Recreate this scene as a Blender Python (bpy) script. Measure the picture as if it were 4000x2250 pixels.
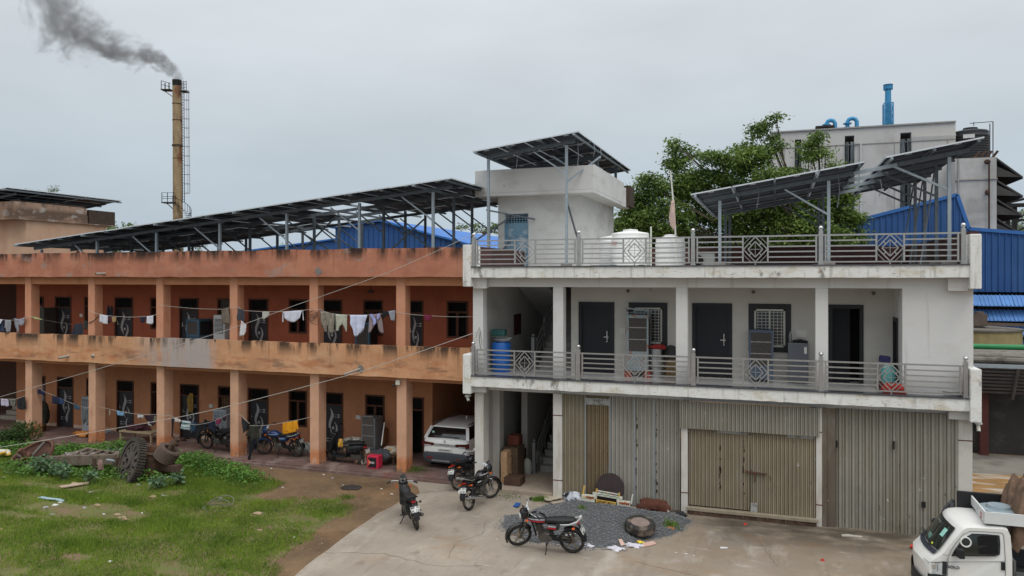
import bpy, bmesh, math, random
import numpy as np
from mathutils import Vector, Matrix, Euler
R=math.radians; rnd=random.Random(7)
for o in list(bpy.data.objects): bpy.data.objects.remove(o)
SC=bpy.context.scene; COL=SC.collection
# ---------------------------------------------------------------- camera
F=2960.;TH=math.atan(1030/F);S=math.sin(TH);CC=math.cos(TH);HC=6.41;HY=1083
cd=bpy.data.cameras.new('camera');cam=bpy.data.objects.new('camera',cd);COL.objects.link(cam)
cam.location=(0,0,HC);cam.rotation_euler=(R(90),0,TH);cd.sensor_width=36;cd.lens=36*F/4000;cd.shift_y=-42/4000
cd.clip_start=.1;cd.clip_end=3000;SC.camera=cam
# ---------------------------------------------------------------- sky, sun, exposure
SUN_EL,SUN_AZ=58,40      # sun high, to the right and behind the camera, veiled by cloud
W=bpy.data.worlds.new('World');SC.world=W;W.use_nodes=True
nt=W.node_tree;nt.nodes.clear()
def nd(nt,t,ins=None,**pr):
    n=nt.nodes.new(t)
    for k,v in pr.items(): setattr(n,k,v)
    for k,v in (ins or {}).items():
        s=n.inputs[k]
        if isinstance(v,bpy.types.NodeSocket): nt.links.new(v,s)
        else: s.default_value=v
    return n
tc=nd(nt,'ShaderNodeTexCoord').outputs['Generated']
sky=nd(nt,'ShaderNodeTexSky',sky_type='NISHITA',sun_disc=False,sun_elevation=R(SUN_EL),sun_rotation=R(90+SUN_AZ),air_density=1.5,dust_density=4)
sep=nd(nt,'ShaderNodeSeparateXYZ',{0:tc}).outputs
ramp=nd(nt,'ShaderNodeValToRGB',{0:sep[2]});e=ramp.color_ramp.elements
e[0].position=0;e[0].color=(.43,.515,.59,1);e[1].position=1;e[1].color=(1.5,1.56,1.62,1)
for p,c in ((.10,(.45,.53,.60,1)),(.20,(.50,.555,.60,1)),(.33,(.60,.64,.67,1)),(.6,(1.05,1.09,1.13,1))):
    q=e.new(p);q.color=c
sm=nd(nt,'ShaderNodeVectorMath',{0:tc,1:(1.6,1.6,5)},operation='MULTIPLY').outputs[0]
nz=nd(nt,'ShaderNodeTexNoise',{'Vector':sm,'Scale':1.6,'Detail':5,'Roughness':.5})
mr=nd(nt,'ShaderNodeMapRange',{0:nz.outputs[0],1:.3,2:.7,3:.93,4:1.09})
cl=nd(nt,'ShaderNodeVectorMath',{0:ramp.outputs[0],'Scale':mr.outputs[0]},operation='SCALE')
hs=nd(nt,'ShaderNodeHueSaturation',{'Saturation':.5,'Value':.012,'Color':sky.outputs[0]})
ad=nd(nt,'ShaderNodeVectorMath',{0:cl.outputs[0],1:hs.outputs[0]},operation='ADD')
bg=nd(nt,'ShaderNodeBackground',{0:ad.outputs[0],1:1.0})
nd(nt,'ShaderNodeOutputWorld',{0:bg.outputs[0]})
sl=bpy.data.lights.new('sun','SUN');sun=bpy.data.objects.new('sun',sl);COL.objects.link(sun)
sl.energy=.9;sl.angle=R(28);sl.color=(1,.975,.94)
sd=Vector((math.cos(R(SUN_EL))*math.sin(R(SUN_AZ)),-math.cos(R(SUN_EL))*math.cos(R(SUN_AZ)),math.sin(R(SUN_EL))))
sun.rotation_euler=sd.to_track_quat('Z','Y').to_euler();sun.location=(10,-10,30)
SC.view_settings.view_transform='Standard';SC.view_settings.look='None';SC.view_settings.exposure=.06;SC.view_settings.gamma=1
SC.cycles.max_bounces=6;SC.cycles.volume_bounces=1;SC.cycles.volume_step_rate=1.0;SC.cycles.transparent_max_bounces=12
# ---------------------------------------------------------------- photo helpers: a pixel of the 4000x2250 photo -> a point on a plane of the place
def at(px,py,Y):
    u=(px-2000)/F;v=(HY-py)/F;t=Y/(CC+u*S);return Vector(((-S+u*CC)*t,Y,HC+v*t))
def X(px,Y): return at(px,HY,Y).x
def gnd(px,py,z=0.):
    u=(px-2000)/F;v=(HY-py)/F;t=(z-HC)/v;return Vector(((-S+u*CC)*t,(CC+u*S)*t,z))
# ---------------------------------------------------------------- materials
def lin(c):
    o=[]
    for v in c[:3]:
        v=v/255.;o.append(v/12.92 if v<=.04045 else ((v+.055)/1.055)**2.4)
    return (*o,1)
MATS={}
def M(name,col,rough=.75,metal=0,var=.12,sc=3,layers=(),bump=0,bsc=25,spec=.35,pos=False,alpha=None,emit=None,waves=None):
    if name in MATS: return MATS[name]
    m=bpy.data.materials.new(name);m.use_nodes=True;nt=m.node_tree;b=nt.nodes['Principled BSDF'];MATS[name]=m
    co=nd(nt,'ShaderNodeNewGeometry').outputs['Position'] if pos else nd(nt,'ShaderNodeTexCoord').outputs['Object']
    c=lin(col)
    lo=tuple(v*(1-var) for v in c[:3])+(1,);hi=tuple(min(1,v*(1+var)) for v in c[:3])+(1,)
    n=nd(nt,'ShaderNodeTexNoise',{'Vector':co,'Scale':sc,'Detail':6,'Roughness':.6})
    f=nd(nt,'ShaderNodeMapRange',{0:n.outputs[0],1:.3,2:.7}).outputs[0]
    cur=nd(nt,'ShaderNodeMix',{'Factor':f,'A':lo,'B':hi},data_type='RGBA') if 0 else None
    mx=nt.nodes.new('ShaderNodeMixRGB');nt.links.new(f,mx.inputs[0]);mx.inputs[1].default_value=lo;mx.inputs[2].default_value=hi
    cur=mx.outputs[0];sp=None
    for ly in layers:
        lc,ls,l0,l1,ls_=ly[:5];masks=ly[5] if len(ly)>5 else ()
        vm=nd(nt,'ShaderNodeVectorMath',{0:co,1:tuple(ls) if hasattr(ls,'__len__') else (ls,)*3},operation='MULTIPLY').outputs[0]
        nn=nd(nt,'ShaderNodeTexNoise',{'Vector':vm,'Scale':1,'Detail':7,'Roughness':.62}).outputs[0]
        ff=nd(nt,'ShaderNodeMapRange',{0:nn,1:l0,2:l1,3:0,4:ls_}).outputs[0]
        for mk in masks:   # (axis,a,b,c,d) rises a->b, falls c->d
            if sp is None: sp=nd(nt,'ShaderNodeSeparateXYZ',{0:co}).outputs
            r1=nd(nt,'ShaderNodeMapRange',{0:sp['XYZ'.index(mk[0].upper())],1:mk[1],2:mk[2]}).outputs[0]
            ff=nd(nt,'ShaderNodeMath',{0:ff,1:r1},operation='MULTIPLY').outputs[0]
            if len(mk)>3:
                r2=nd(nt,'ShaderNodeMapRange',{0:sp['XYZ'.index(mk[0].upper())],1:mk[3],2:mk[4],3:1,4:0}).outputs[0]
                ff=nd(nt,'ShaderNodeMath',{0:ff,1:r2},operation='MULTIPLY').outputs[0]
        mx=nt.nodes.new('ShaderNodeMixRGB');nt.links.new(ff,mx.inputs[0]);nt.links.new(cur,mx.inputs[1]);mx.inputs[2].default_value=lin(lc);cur=mx.outputs[0]
    nt.links.new(cur,b.inputs['Base Color'])
    b.inputs['Roughness'].default_value=rough;b.inputs['Metallic'].default_value=metal;b.inputs['Specular IOR Level'].default_value=spec
    if bump:
        bn=nd(nt,'ShaderNodeTexNoise',{'Vector':co,'Scale':bsc,'Detail':8,'Roughness':.65})
        bp=nd(nt,'ShaderNodeBump',{'Strength':bump,'Distance':.02,'Height':bn.outputs[0]});nt.links.new(bp.outputs[0],b.inputs['Normal'])
    if emit: b.inputs['Emission Color'].default_value=lin(emit[0]);b.inputs['Emission Strength'].default_value=emit[1]
    return m
def foliage(name,c1,c2,sc=1.2,rough=.6):
    m=bpy.data.materials.new(name);m.use_nodes=True;nt=m.node_tree;b=nt.nodes['Principled BSDF'];MATS[name]=m
    co=nd(nt,'ShaderNodeNewGeometry').outputs['Position']
    n=nd(nt,'ShaderNodeTexNoise',{'Vector':co,'Scale':sc,'Detail':4})
    n2=nd(nt,'ShaderNodeTexNoise',{'Vector':co,'Scale':sc*14,'Detail':1})
    a=nd(nt,'ShaderNodeMath',{0:n.outputs[0],1:n2.outputs[0]},operation='ADD').outputs[0]
    f=nd(nt,'ShaderNodeMapRange',{0:a,1:.7,2:1.3}).outputs[0]
    mx=nt.nodes.new('ShaderNodeMixRGB');nt.links.new(f,mx.inputs[0]);mx.inputs[1].default_value=lin(c1);mx.inputs[2].default_value=lin(c2)
    nt.links.new(mx.outputs[0],b.inputs['Base Color']);b.inputs['Roughness'].default_value=rough;b.inputs['Specular IOR Level'].default_value=.25
    tr=nd(nt,'ShaderNodeBsdfTranslucent',{0:mx.outputs[0]});ms=nd(nt,'ShaderNodeMixShader',{0:.3,1:b.outputs[0],2:tr.outputs[0]})
    nt.links.new(ms.outputs[0],nt.nodes['Material Output'].inputs[0]);return m
# ---------------------------------------------------------------- mesh builder
ORG={}
class MB:
    def __init__(s): s.v=[];s.f=[];s.m=[];s.mi=0
    def add(s,vs,fs):
        k=len(s.v);s.v+=[tuple(p) for p in vs];s.f+=[tuple(k+i for i in f) for f in fs];s.m+=[s.mi]*len(fs)
    def box(s,x0,x1,y0,y1,z0,z1,mt=None):
        vs=[(x,y,z) for x in(x0,x1) for y in(y0,y1) for z in(z0,z1)]
        if mt: vs=[mt@Vector(v) for v in vs]
        s.add(vs,[(0,1,3,2),(4,6,7,5),(0,4,5,1),(2,3,7,6),(0,2,6,4),(1,5,7,3)]);return s
    def cbox(s,c,d,rot=(0,0,0)):
        m=Matrix.Translation(c)@Euler(rot).to_matrix().to_4x4();return s.box(-d[0]/2,d[0]/2,-d[1]/2,d[1]/2,-d[2]/2,d[2]/2,m)
    def bar(s,p,q,w,h=None):
        p=Vector(p);q=Vector(q);h=h or w;d=q-p;L=d.length
        if L<1e-6:return s
        m=Matrix.Translation(p)@d.to_track_quat('X','Z').to_matrix().to_4x4();return s.box(0,L,-w/2,w/2,-h/2,h/2,m)
    def tube(s,pts,r,n=8,cap=True):
        pts=[Vector(p) for p in pts];rs=r if hasattr(r,'__len__') else [r]*len(pts);vs=[];up=None
        for i,p in enumerate(pts):
            t=(pts[min(i+1,len(pts)-1)]-pts[max(i-1,0)])
            t=t.normalized() if t.length>1e-9 else Vector((0,0,1))
            if up is None: up=t.orthogonal().normalized()
            a=(up-t*up.dot(t));a=a.normalized() if a.length>1e-6 else t.orthogonal().normalized();up=a;b=t.cross(a)
            for j in range(n):
                w=2*math.pi*j/n;vs.append(p+a*rs[i]*math.cos(w)+b*rs[i]*math.sin(w))
        fs=[(i*n+j,i*n+(j+1)%n,(i+1)*n+(j+1)%n,(i+1)*n+j) for i in range(len(pts)-1) for j in range(n)]
        if cap: fs+=[tuple(range(n-1,-1,-1)),tuple(range((len(pts)-1)*n,len(pts)*n))]
        s.add(vs,fs);return s
    def cyl(s,p,q,r,r2=None,n=14): return s.tube([p,q],[r,r if r2 is None else r2],n)
    def lathe(s,prof,n=20,mt=None):
        vs=[];mt=mt or Matrix()
        for r,z in prof:
            for j in range(n):
                w=2*math.pi*j/n;vs.append(mt@Vector((r*math.cos(w),r*math.sin(w),z)))
        fs=[(i*n+j,i*n+(j+1)%n,(i+1)*n+(j+1)%n,(i+1)*n+j) for i in range(len(prof)-1) for j in range(n)]
        if prof[0][0]>1e-4: fs.append(tuple(range(n-1,-1,-1)))
        if prof[-1][0]>1e-4: fs.append(tuple(range((len(prof)-1)*n,len(prof)*n)))
        s.add(vs,fs);return s
    def torus(s,R0,r,mt=None,n=28,k=8,a0=0,a1=2*math.pi):
        mt=mt or Matrix();full=abs(a1-a0-2*math.pi)<1e-6;N=n if full else n+1
        vs=[mt@Vector(((R0+r*math.cos(b))*math.cos(a),(R0+r*math.cos(b))*math.sin(a),r*math.sin(b))) for a in [a0+(a1-a0)*i/n for i in range(N)] for b in [2*math.pi*j/k for j in range(k)]]
        fs=[(i*k+j,((i+1)%N)*k+j,((i+1)%N)*k+(j+1)%k,i*k+(j+1)%k) for i in range(n) for j in range(k)];s.add(vs,fs);return s
    def prism(s,pts,y0,y1,ax='y',mt=None):  # polygon in xz (ax y), xy (ax z) or yz (ax x)
        g={'y':lambda a,b,c:(a,c,b),'z':lambda a,b,c:(a,b,c),'x':lambda a,b,c:(c,a,b)}[ax];n=len(pts)
        vs=[g(a,b,y0) for a,b in pts]+[g(a,b,y1) for a,b in pts]
        if mt: vs=[mt@Vector(v) for v in vs]
        s.add(vs,[tuple(range(n)),tuple(range(2*n-1,n-1,-1))]+[(i,(i+1)%n,n+(i+1)%n,n+i) for i in range(n)]);return s
    def loft(s,secs,close=True):  # list of closed rings, same length
        n=len(secs[0]);vs=[p for r in secs for p in r]
        fs=[(i*n+j,i*n+(j+1)%n,(i+1)*n+(j+1)%n,(i+1)*n+j) for i in range(len(secs)-1) for j in range(n)]
        if close: fs+=[tuple(range(n-1,-1,-1)),tuple(range((len(secs)-1)*n,len(secs)*n))]
        s.add(vs,fs);return s
    def ball(s,c,r,n=12,m=8):
        r=r if hasattr(r,'__len__') else (r,r,r)
        return s.lathe([(max(math.sin(math.pi*i/m),1e-5),-math.cos(math.pi*i/m)) for i in range(m+1)],n,Matrix.Translation(c)@Matrix.Diagonal((*r,1)))
    def build(s,name,mat=None,parent=None,smooth=False,org=None,bevel=0,local=False):
        if org is None:
            if local: org=Vector((0,0,0))
            elif parent is not None: org=ORG[parent.as_pointer()]
            else:
                a=np.array(s.v);org=Vector(((a[:,0].min()+a[:,0].max())/2,(a[:,1].min()+a[:,1].max())/2,a[:,2].min()))
        org=Vector(org)
        me=bpy.data.meshes.new(name);me.from_pydata([(x-org.x,y-org.y,z-org.z) for x,y,z in s.v],[],s.f)
        mats=mat if isinstance(mat,(list,tuple)) else [mat]
        for m in mats:
            if m: me.materials.append(m)
        if len(mats)>1: me.polygons.foreach_set('material_index',s.m)
        bm=bmesh.new();bm.from_mesh(me);bmesh.ops.recalc_face_normals(bm,faces=bm.faces);bm.to_mesh(me);bm.free()
        if smooth:
            me.polygons.foreach_set('use_smooth',[True]*len(me.polygons))
            try: me.set_sharp_from_angle(angle=R(40))
            except Exception: pass
        me.update()
        o=bpy.data.objects.new(name,me);COL.objects.link(o)
        if parent is not None: o.parent=parent
        else: o.location=org
        ORG[o.as_pointer()]=org
        if bevel:
            b=o.modifiers.new('bevel','BEVEL');b.width=bevel;b.segments=2;b.limit_method='ANGLE'
        return o
def each(name,mat,parent,boxes,**k):
    for q in boxes: o=MB().box(*q).build(name,mat,parent,**k)
    return o
def tag(o,label=None,cat=None,group=None,kind=None):
    if label:o['label']=label
    if cat:o['category']=cat
    if group:o['group']=group
    if kind:o['kind']=kind
    return o
def thing(name,label,cat,loc=(0,0,0),group=None,rz=0,local=False):
    o=bpy.data.objects.new(name,None);COL.objects.link(o);o.location=loc;o.rotation_euler=(0,0,rz);o.empty_display_size=.2
    ORG[o.as_pointer()]=Vector((0,0,0)) if local else Vector(loc);return tag(o,label,cat,group)
def dup(root,loc=None,rz=None,label=None,group=None,parent=None):
    r=root.copy();COL.objects.link(r)
    if loc is not None:r.location=loc
    if rz is not None:r.rotation_euler=rz if hasattr(rz,'__len__') else (0,0,rz)
    if label:r['label']=label
    if group:r['group']=group
    if parent is not None:r.parent=parent
    for ch in root.children: dup(ch,parent=r)
    return r
def text(name,s,size,mat,parent,mt,ext=.002,bold=0,spacing=1,local=True):
    cu=bpy.data.curves.new(name,'FONT');cu.body=s;cu.size=size;cu.extrude=ext;cu.align_x='CENTER';cu.align_y='CENTER';cu.offset=bold;cu.space_character=spacing
    t=bpy.data.objects.new(name,cu);COL.objects.link(t);bpy.context.view_layer.update()
    me=bpy.data.meshes.new_from_object(t.evaluated_get(bpy.context.evaluated_depsgraph_get()));bpy.data.objects.remove(t)
    if not local: mt=Matrix.Translation(-ORG[parent.as_pointer()])@mt
    me.transform(mt);me.materials.clear();me.materials.append(mat);o=bpy.data.objects.new(name,me);COL.objects.link(o);o.parent=parent;ORG[o.as_pointer()]=ORG.get(parent.as_pointer(),Vector());return o
def facing(x,y,z,rz=0): return Matrix.Translation((x,y,z))@Matrix.Rotation(rz,4,'Z')@Matrix.Rotation(R(90),4,'X')   # text standing up, read from -Y
def quads(name,P,mat,parent=None,org=(0,0,0),nv=4):
    me=bpy.data.meshes.new(name);n=len(P);P=P-np.array(org);me.vertices.add(n*nv);me.vertices.foreach_set('co',P.reshape(-1).astype(np.float32))
    me.loops.add(n*nv);me.loops.foreach_set('vertex_index',np.arange(n*nv,dtype=np.int32));me.polygons.add(n)
    me.polygons.foreach_set('loop_start',np.arange(0,n*nv,nv,dtype=np.int32));me.materials.append(mat);me.update(calc_edges=True);me.validate()
    o=bpy.data.objects.new(name,me);COL.objects.link(o)
    if parent is not None:o.parent=parent
    else:o.location=org
    ORG[o.as_pointer()]=Vector(org);return o
npr=np.random.RandomState(5)
def leaves(cen,size,asp=.45,flat=.5,nr=None):
    """leaf quads: cen (n,3); random orientation, flattened towards horizontal"""
    n=len(cen);a=npr.uniform(0,2*np.pi,n);el=npr.normal(-.25,flat,n);d=np.stack([np.cos(a)*np.cos(el),np.sin(a)*np.cos(el),np.sin(el)],1)
    up=npr.normal(0,.6,(n,3))+np.array([0,0,1.]);w=np.cross(d,up);w/=np.linalg.norm(w,axis=1)[:,None]+1e-9
    s=size*npr.uniform(.6,1.3,n)[:,None];p=np.stack([cen,cen+d*s*.5+w*s*asp*.5,cen+d*s,cen+d*s*.5-w*s*asp*.5],1);return p
# ---------------------------------------------------------------- palette
orangeU=M('orange_plaster_upper',(174,115,91),.9,var=.16,sc=1.3,pos=True,bump=.25,bsc=14,layers=[
 ((200,152,124),(.9,.9,1.6),.5,.75,.5),((150,88,66),(1.4,1.4,3),.52,.7,.5),
 ((52,38,32),(1.7,1,.35),.46,.58,.95,(('z',6.88,7.24),)),((38,30,26),(2.6,1,.5),.52,.58,.9,(('z',7.0,7.34),)),((150,140,132),(1.1,1,2.4),.6,.68,.55),
 ((96,62,46),(7,3,.25),.53,.7,.5,(('z',6.3,7.3),))])
orangeM=M('orange_plaster_middle',(196,146,108),.9,var=.16,sc=1.4,pos=True,bump=.25,bsc=14,layers=[
 ((218,178,144),(.8,1,1.2),.5,.75,.6),((178,112,72),(1.2,1,4.5),.5,.66,.75,(('z',3.15,3.3,3.6,4.1),)),
 ((120,92,76),(.9,1,3.5),.54,.66,.7,(('z',3.2,3.3,3.6,3.9),)),
 ((166,160,158),(3.5,1,.6),.30,.5,.85,(('x',-22.4,-20.6,-18.9,-18.5),)),
 ((56,44,36),(1.9,1,.4),.48,.58,.92,(('z',3.72,4.12),)),((34,28,24),(2.4,1,.5),.55,.6,.9,(('z',3.95,4.22),)),((90,66,52),(7,3,.22),.54,.7,.55,(('z',3.2,4.2),))])
orangeC=M('orange_plaster_column',(205,159,130),.9,var=.1,sc=2,pos=True,bump=.2,bsc=14,layers=[
 ((192,122,78),(3,3,2.4),.35,.5,.9,(('z',.05,.1,.48,.66),)),((130,104,84),(4,4,3),.45,.58,.9,(('z',-.2,0,.2,.5),)),((170,96,66),(3,3,1),.58,.72,.5)])
orangeIn=M('orange_wall_ground_floor',(184,127,92),.9,var=.1,sc=1.5,pos=True,bump=.12,layers=[((214,200,184),(3,3,9),.3,.6,.8,(('z',-.1,0,.24,.26),)),((150,96,68),(2,2,1),.55,.75,.5)])
orangeUp=M('orange_wall_upper_floor',(166,94,68),.9,var=.1,sc=1.5,pos=True,bump=.12,layers=[((140,70,48),(2,2,1),.55,.75,.5)])
peach=M('peach_plaster',(190,156,130),.9,var=.1,sc=1.2,pos=True,bump=.15,layers=[((176,120,96),(1.2,1.2,.5),.5,.75,.6)])
peachD=M('peach_plaster_stained',(156,128,108),.9,var=.16,sc=1.4,pos=True,bump=.2,layers=[((92,74,62),(.8,.8,1.6),.36,.52,.9,(('z',8.9,9.2,9.55,9.75),)),((60,52,46),(2,2,.6),.5,.6,.8,(('z',9.4,9.9),)),((186,178,170),(1.5,1.5,3),.55,.65,.6)])
whiteW=M('white_plaster',(204,203,200),.88,var=.05,sc=.9,pos=True,bump=.12,layers=[((186,182,172),(.8,.8,1.4),.5,.7,.5),((160,154,142),(2,2,.4),.62,.74,.35),((146,138,122),(5,5,.3),.6,.72,.4)])
whiteF=M('white_fascia_weathered',(220,219,214),.88,var=.07,sc=2,pos=True,bump=.3,bsc=18,layers=[((186,176,150),(1.5,1.5,3),.52,.66,.7),((84,80,72),(6,6,36),.60,.68,.65),((80,72,62),(2.4,2,1.4),.60,.68,.7),((112,106,94),(7,3,.7),.56,.7,.45),((160,120,80),(5,5,1.5),.66,.72,.6)])
whiteC=M('white_cap_plaster',(202,201,197),.88,var=.06,sc=1,pos=True,bump=.15,layers=[((176,172,162),(1,1,2),.5,.66,.6),((120,114,104),(4,4,4),.62,.7,.5,(('z',9.2,9.5,9.9,10.3),))])
concB=M('plant_wall_concrete',(188,184,176),.9,var=.08,sc=.35,pos=True,layers=[((140,134,124),(.3,.3,.14),.5,.66,.7),((120,118,114),(1.6,1.6,.12),.58,.7,.5),((190,186,178),(.15,.15,.5),.5,.6,.5)])
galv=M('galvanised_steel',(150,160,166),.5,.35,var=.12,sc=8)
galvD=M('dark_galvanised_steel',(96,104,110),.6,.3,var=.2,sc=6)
steel=M('stainless_rail',(172,170,166),.34,.75,var=.14,sc=9,layers=[((120,100,76),9,.62,.7,.6)])
cell=M('solar_backsheet',(34,42,54),.6,var=.3,sc=2,layers=[((66,68,72),(.8,.8,.8),.5,.7,.5)])
alu=M('panel_frame_aluminium',(205,210,212),.4,.3,var=.05)
dkdoor=M('dark_door_paint',(36,37,41),.5,var=.15,sc=6)
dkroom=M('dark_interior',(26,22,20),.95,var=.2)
brown=M('brown_painted_timber',(86,52,36),.65,var=.2,sc=8)
motif=M('silver_door_inlay',(168,166,164),.4,.2,var=.12,sc=14,layers=[((150,60,50),12,.66,.7,.7)])
grille=M('black_iron_grille',(28,26,26),.6,var=.2)
redtile=M('veranda_tiles',(108,86,80),.55,var=.18,sc=1.5,pos=True,bump=.08,layers=[((150,132,124),(1.2,1.2,1),.48,.66,.75),((140,74,66),(1.5,1.5,1),.6,.68,.5),((84,66,60),(3,3,1),.55,.65,.5)])
marble=M('marble_floor',(188,188,186),.18,var=.06,sc=1.5,pos=True,layers=[((120,122,124),(5,16,1),.56,.64,.5)],spec=.6)
granite=M('granite_edge',(70,72,78),.25,var=.2,sc=20,spec=.6)
conc=M('yard_concrete',(150,139,125),.9,var=.13,sc=.9,pos=True,bump=.3,bsc=9,layers=[((128,110,90),(.5,.5,1),.25,.55,.75,(('x',-4.2,-1.4),('y',14.6,17.4))),((132,122,110),(.55,.35,1),.46,.64,.7),((180,172,160),(1.2,.5,1),.54,.7,.55),((112,98,82),(2.2,1.5,1),.58,.68,.5),((140,112,84),(.5,.8,1),.58,.7,.6),((90,80,70),(14,9,1),.66,.72,.5),((118,108,96),(3,.35,1),.56,.68,.45),((190,184,174),(.9,4,1),.62,.7,.4),((62,56,46),(.6,1.1,1),.36,.56,.85,(('x',-2.6,-1.2),('y',18.6,20.3)))])
concD=M('damp_concrete',(110,100,88),.85,var=.18,sc=1.2,pos=True,bump=.3,bsc=9,layers=[((64,58,48),(.5,.9,1),.42,.56,.9,(('y',17.6,20.2),)),((136,124,108),(.8,.5,1),.48,.66,.8,(('y',16,17,18.8,19.6),)),((128,96,66),(.7,.7,1),.58,.7,.5)])
dirt=M('bare_earth',(112,90,66),.95,var=.2,sc=1.1,pos=True,bump=.5,bsc=12,layers=[((84,66,48),(.6,.6,1),.46,.62,.8),((150,128,104),(5,5,1),.6,.68,.6),((140,104,70),(.4,.4,1),.55,.7,.6)])
soil=M('grass_soil',(98,94,54),.95,var=.25,sc=1.6,pos=True,bump=.4,bsc=16,layers=[((96,104,54),(2.6,2.6,1),.44,.6,.7),((116,96,74),(.8,1.1,1),.48,.6,.95),((140,122,98),(6,6,1),.62,.7,.6)])
blueS=M('blue_roof_sheet',(50,108,180),.6,var=.12,sc=.5,pos=True,layers=[((96,140,190),(.5,.3,.5),.5,.7,.4)])
blueW=M('blue_wall_sheet',(40,82,138),.6,var=.14,sc=.5,pos=True,layers=[((66,104,150),(.6,.6,.15),.5,.7,.6),((40,60,90),(3,3,.3),.58,.7,.5)])
bluelv=M('blue_louvre_sheet',(86,132,190),.5,var=.2,sc=1,pos=True)
rubber=M('tyre_rubber',(44,42,40),.85,var=.2,sc=12,layers=[((104,92,78),6,.56,.68,.5)])
blackp=M('black_paint',(20,21,23),.28,var=.1,spec=.5)
blackm=M('black_plastic',(30,30,32),.6,var=.15)
chrome=M('chrome',(200,200,200),.2,.9,var=.05)
metalD=M('dirty_alloy',(88,84,78),.55,.4,var=.25,sc=12)
rust=M('rusty_iron',(86,66,54),.85,var=.3,sc=5,bump=.3,layers=[((120,72,44),4,.55,.65,.7),((62,58,56),7,.5,.6,.6)])
# ================================================================ ground
def sheet(name,pts,z,mat):
    b=MB();b.add([(x,y,z) for x,y in pts],[tuple(range(len(pts)))]);o=b.build(name,mat,org=(0,0,0));return tag(o,kind='structure')
g=MB();g.add([(-900,-60,0),(900,-60,0),(900,1600,0),(-900,1600,0)],[(0,1,2,3)]);tag(g.build('ground',dirt,org=(0,0,0)),kind='structure')
def wob(pts,n,a,seed=1):
    q=random.Random(seed);o=[]
    for i in range(len(pts)):
        p,r=pts[i],pts[(i+1)%len(pts)];L=math.hypot(r[0]-p[0],r[1]-p[1]);k=max(1,int(L*n))
        for j in range(k):
            t=j/k;o.append((p[0]+(r[0]-p[0])*t+q.uniform(-a,a),p[1]+(r[1]-p[1])*t+q.uniform(-a,a)))
    return o
EDGE=[(-9.6,8),(-9.76,13.8),(-9.98,15.9),(-10.2,18.2),(-9.98,20.3)]
yard=EDGE+[(-10.35,20.9),(-10.85,21.3),(-10.95,21.66),(-8.0,21.7),(-6,21.15),(12,21.15),(12,8)]
b=MB();yp=wob(yard,2.0,.03);b.add([(x,y,.012) for x,y in yp]+[(x,y,-.05) for x,y in yp],[tuple(range(len(yp)))]+[(i,(i+1)%len(yp),len(yp)+(i+1)%len(yp),len(yp)+i) for i in range(len(yp))])
tag(b.build('concrete_yard',conc,org=(0,0,0)),kind='structure')
0 and sheet('damp_concrete_apron',wob([(-2.4,20.95),(-2.9,19.0),(-1.9,17.9),(.6,17.3),(3.2,16.9),(6,17),(9,18),(9,21.05)],1.5,.12,3),.016,concD)
wetm=M('rust_coloured_puddle',(156,120,76),.35,var=.3,sc=1.2,pos=True,layers=[((196,190,180),(.5,1.6,1),.5,.6,.8),((116,112,104),(.3,.8,1),.55,.62,.8)])
sheet('back_lane_concrete',[(4.5,21.2),(30,21.2),(30,31.6),(4.5,31.6)],.008,M('lane_concrete',(128,122,112),.85,var=.2,sc=.6,pos=True,layers=[((84,80,74),(.4,.4,1),.5,.62,.7)]))
sheet('ochre_puddle',wob([(5.2,24.2),(8.3,23.9),(14,24.4),(14,28.2),(9,28.6),(5.2,28.4)],1.2,.15,5),.014,wetm)
sheet('grass_field_soil',wob([tuple(gnd(a,c))[:2] for a,c in ((-700,1645),(0,1665),(330,1730),(640,1800),(760,1810),(850,1815),(930,1835),(1010,1865),(1070,1893),(1000,1945),(1080,1958),(1170,1942),(1320,1954),(1360,2000),(1280,2045),(1190,2120),(1100,2195),(1020,2290),(900,2500),(-2500,3200))],1.2,.18,6),.006,soil)
# ================================================================ orange building
YF,YW=21.95,23.9          # column line, back wall
XL=-46.;XR=-8.92
OB=thing('orange_apartment_block','two storey orange plastered block with open verandas, black streaked parapets and painted dark doors','building',(XL/2+XR/2,YF,0))
Z0,Z1,Z2=.12,3.51,6.72
def wallops(b,x0,x1,z0,z1,y0,y1,ops):
    xs=x0
    for a,c,p,q in sorted(ops):
        if a>xs+1e-4: b.box(xs,a,y0,y1,z0,z1)
        if p>z0+1e-4: b.box(a,c,y0,y1,z0,p)
        if q<z1-1e-4: b.box(a,c,y0,y1,q,z1)
        xs=c
    if xs<x1: b.box(xs,x1,y0,y1,z0,z1)
W_=YW
def rng(a,c): return X(a,W_),X(c,W_)
dL=[rng(*p) for p in ((223,287),(456,523),(703,778),(969,1049),(1257,1341),(1591,1656.5))]
dU=[rng(*p) for p in ((215,279),(448,520),(700.5,776),(971,1048),(1253,1337),(1588.6,1654))]
wL=[(X(178,W_)-1.0,X(178,W_)),(X(410,W_)-1.0,X(410,W_)),(X(589,W_),X(589,W_)+1.02),(X(852,W_),X(852,W_)+1.02),rng(1128,1199.5),rng(1427,1503)]
wU=[(X(171,W_)-1.0,X(171,W_)),(X(402,W_)-1.0,X(402,W_)),(X(588,W_),X(588,W_)+1.02),(X(849,W_),X(849,W_)+1.02),rng(1128.5,1199),rng(1419.6,1496),rng(1745,1829)]
XS=X(64,W_);XE=X(1689,W_)
b=MB();wallops(b,XS,XE,Z0,3.36,W_,W_+.2,[(a,c,Z0,2.22) for a,c in dL]+[(a,c,.88,2.22) for a,c in wL])
b.box(XE-.2,XE,W_+.2,29.5,Z0,3.36);b.box(XS,XS+.2,W_+.2,28.5,Z0,3.36)
b.build('ground_floor_wall',orangeIn,OB)
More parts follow.
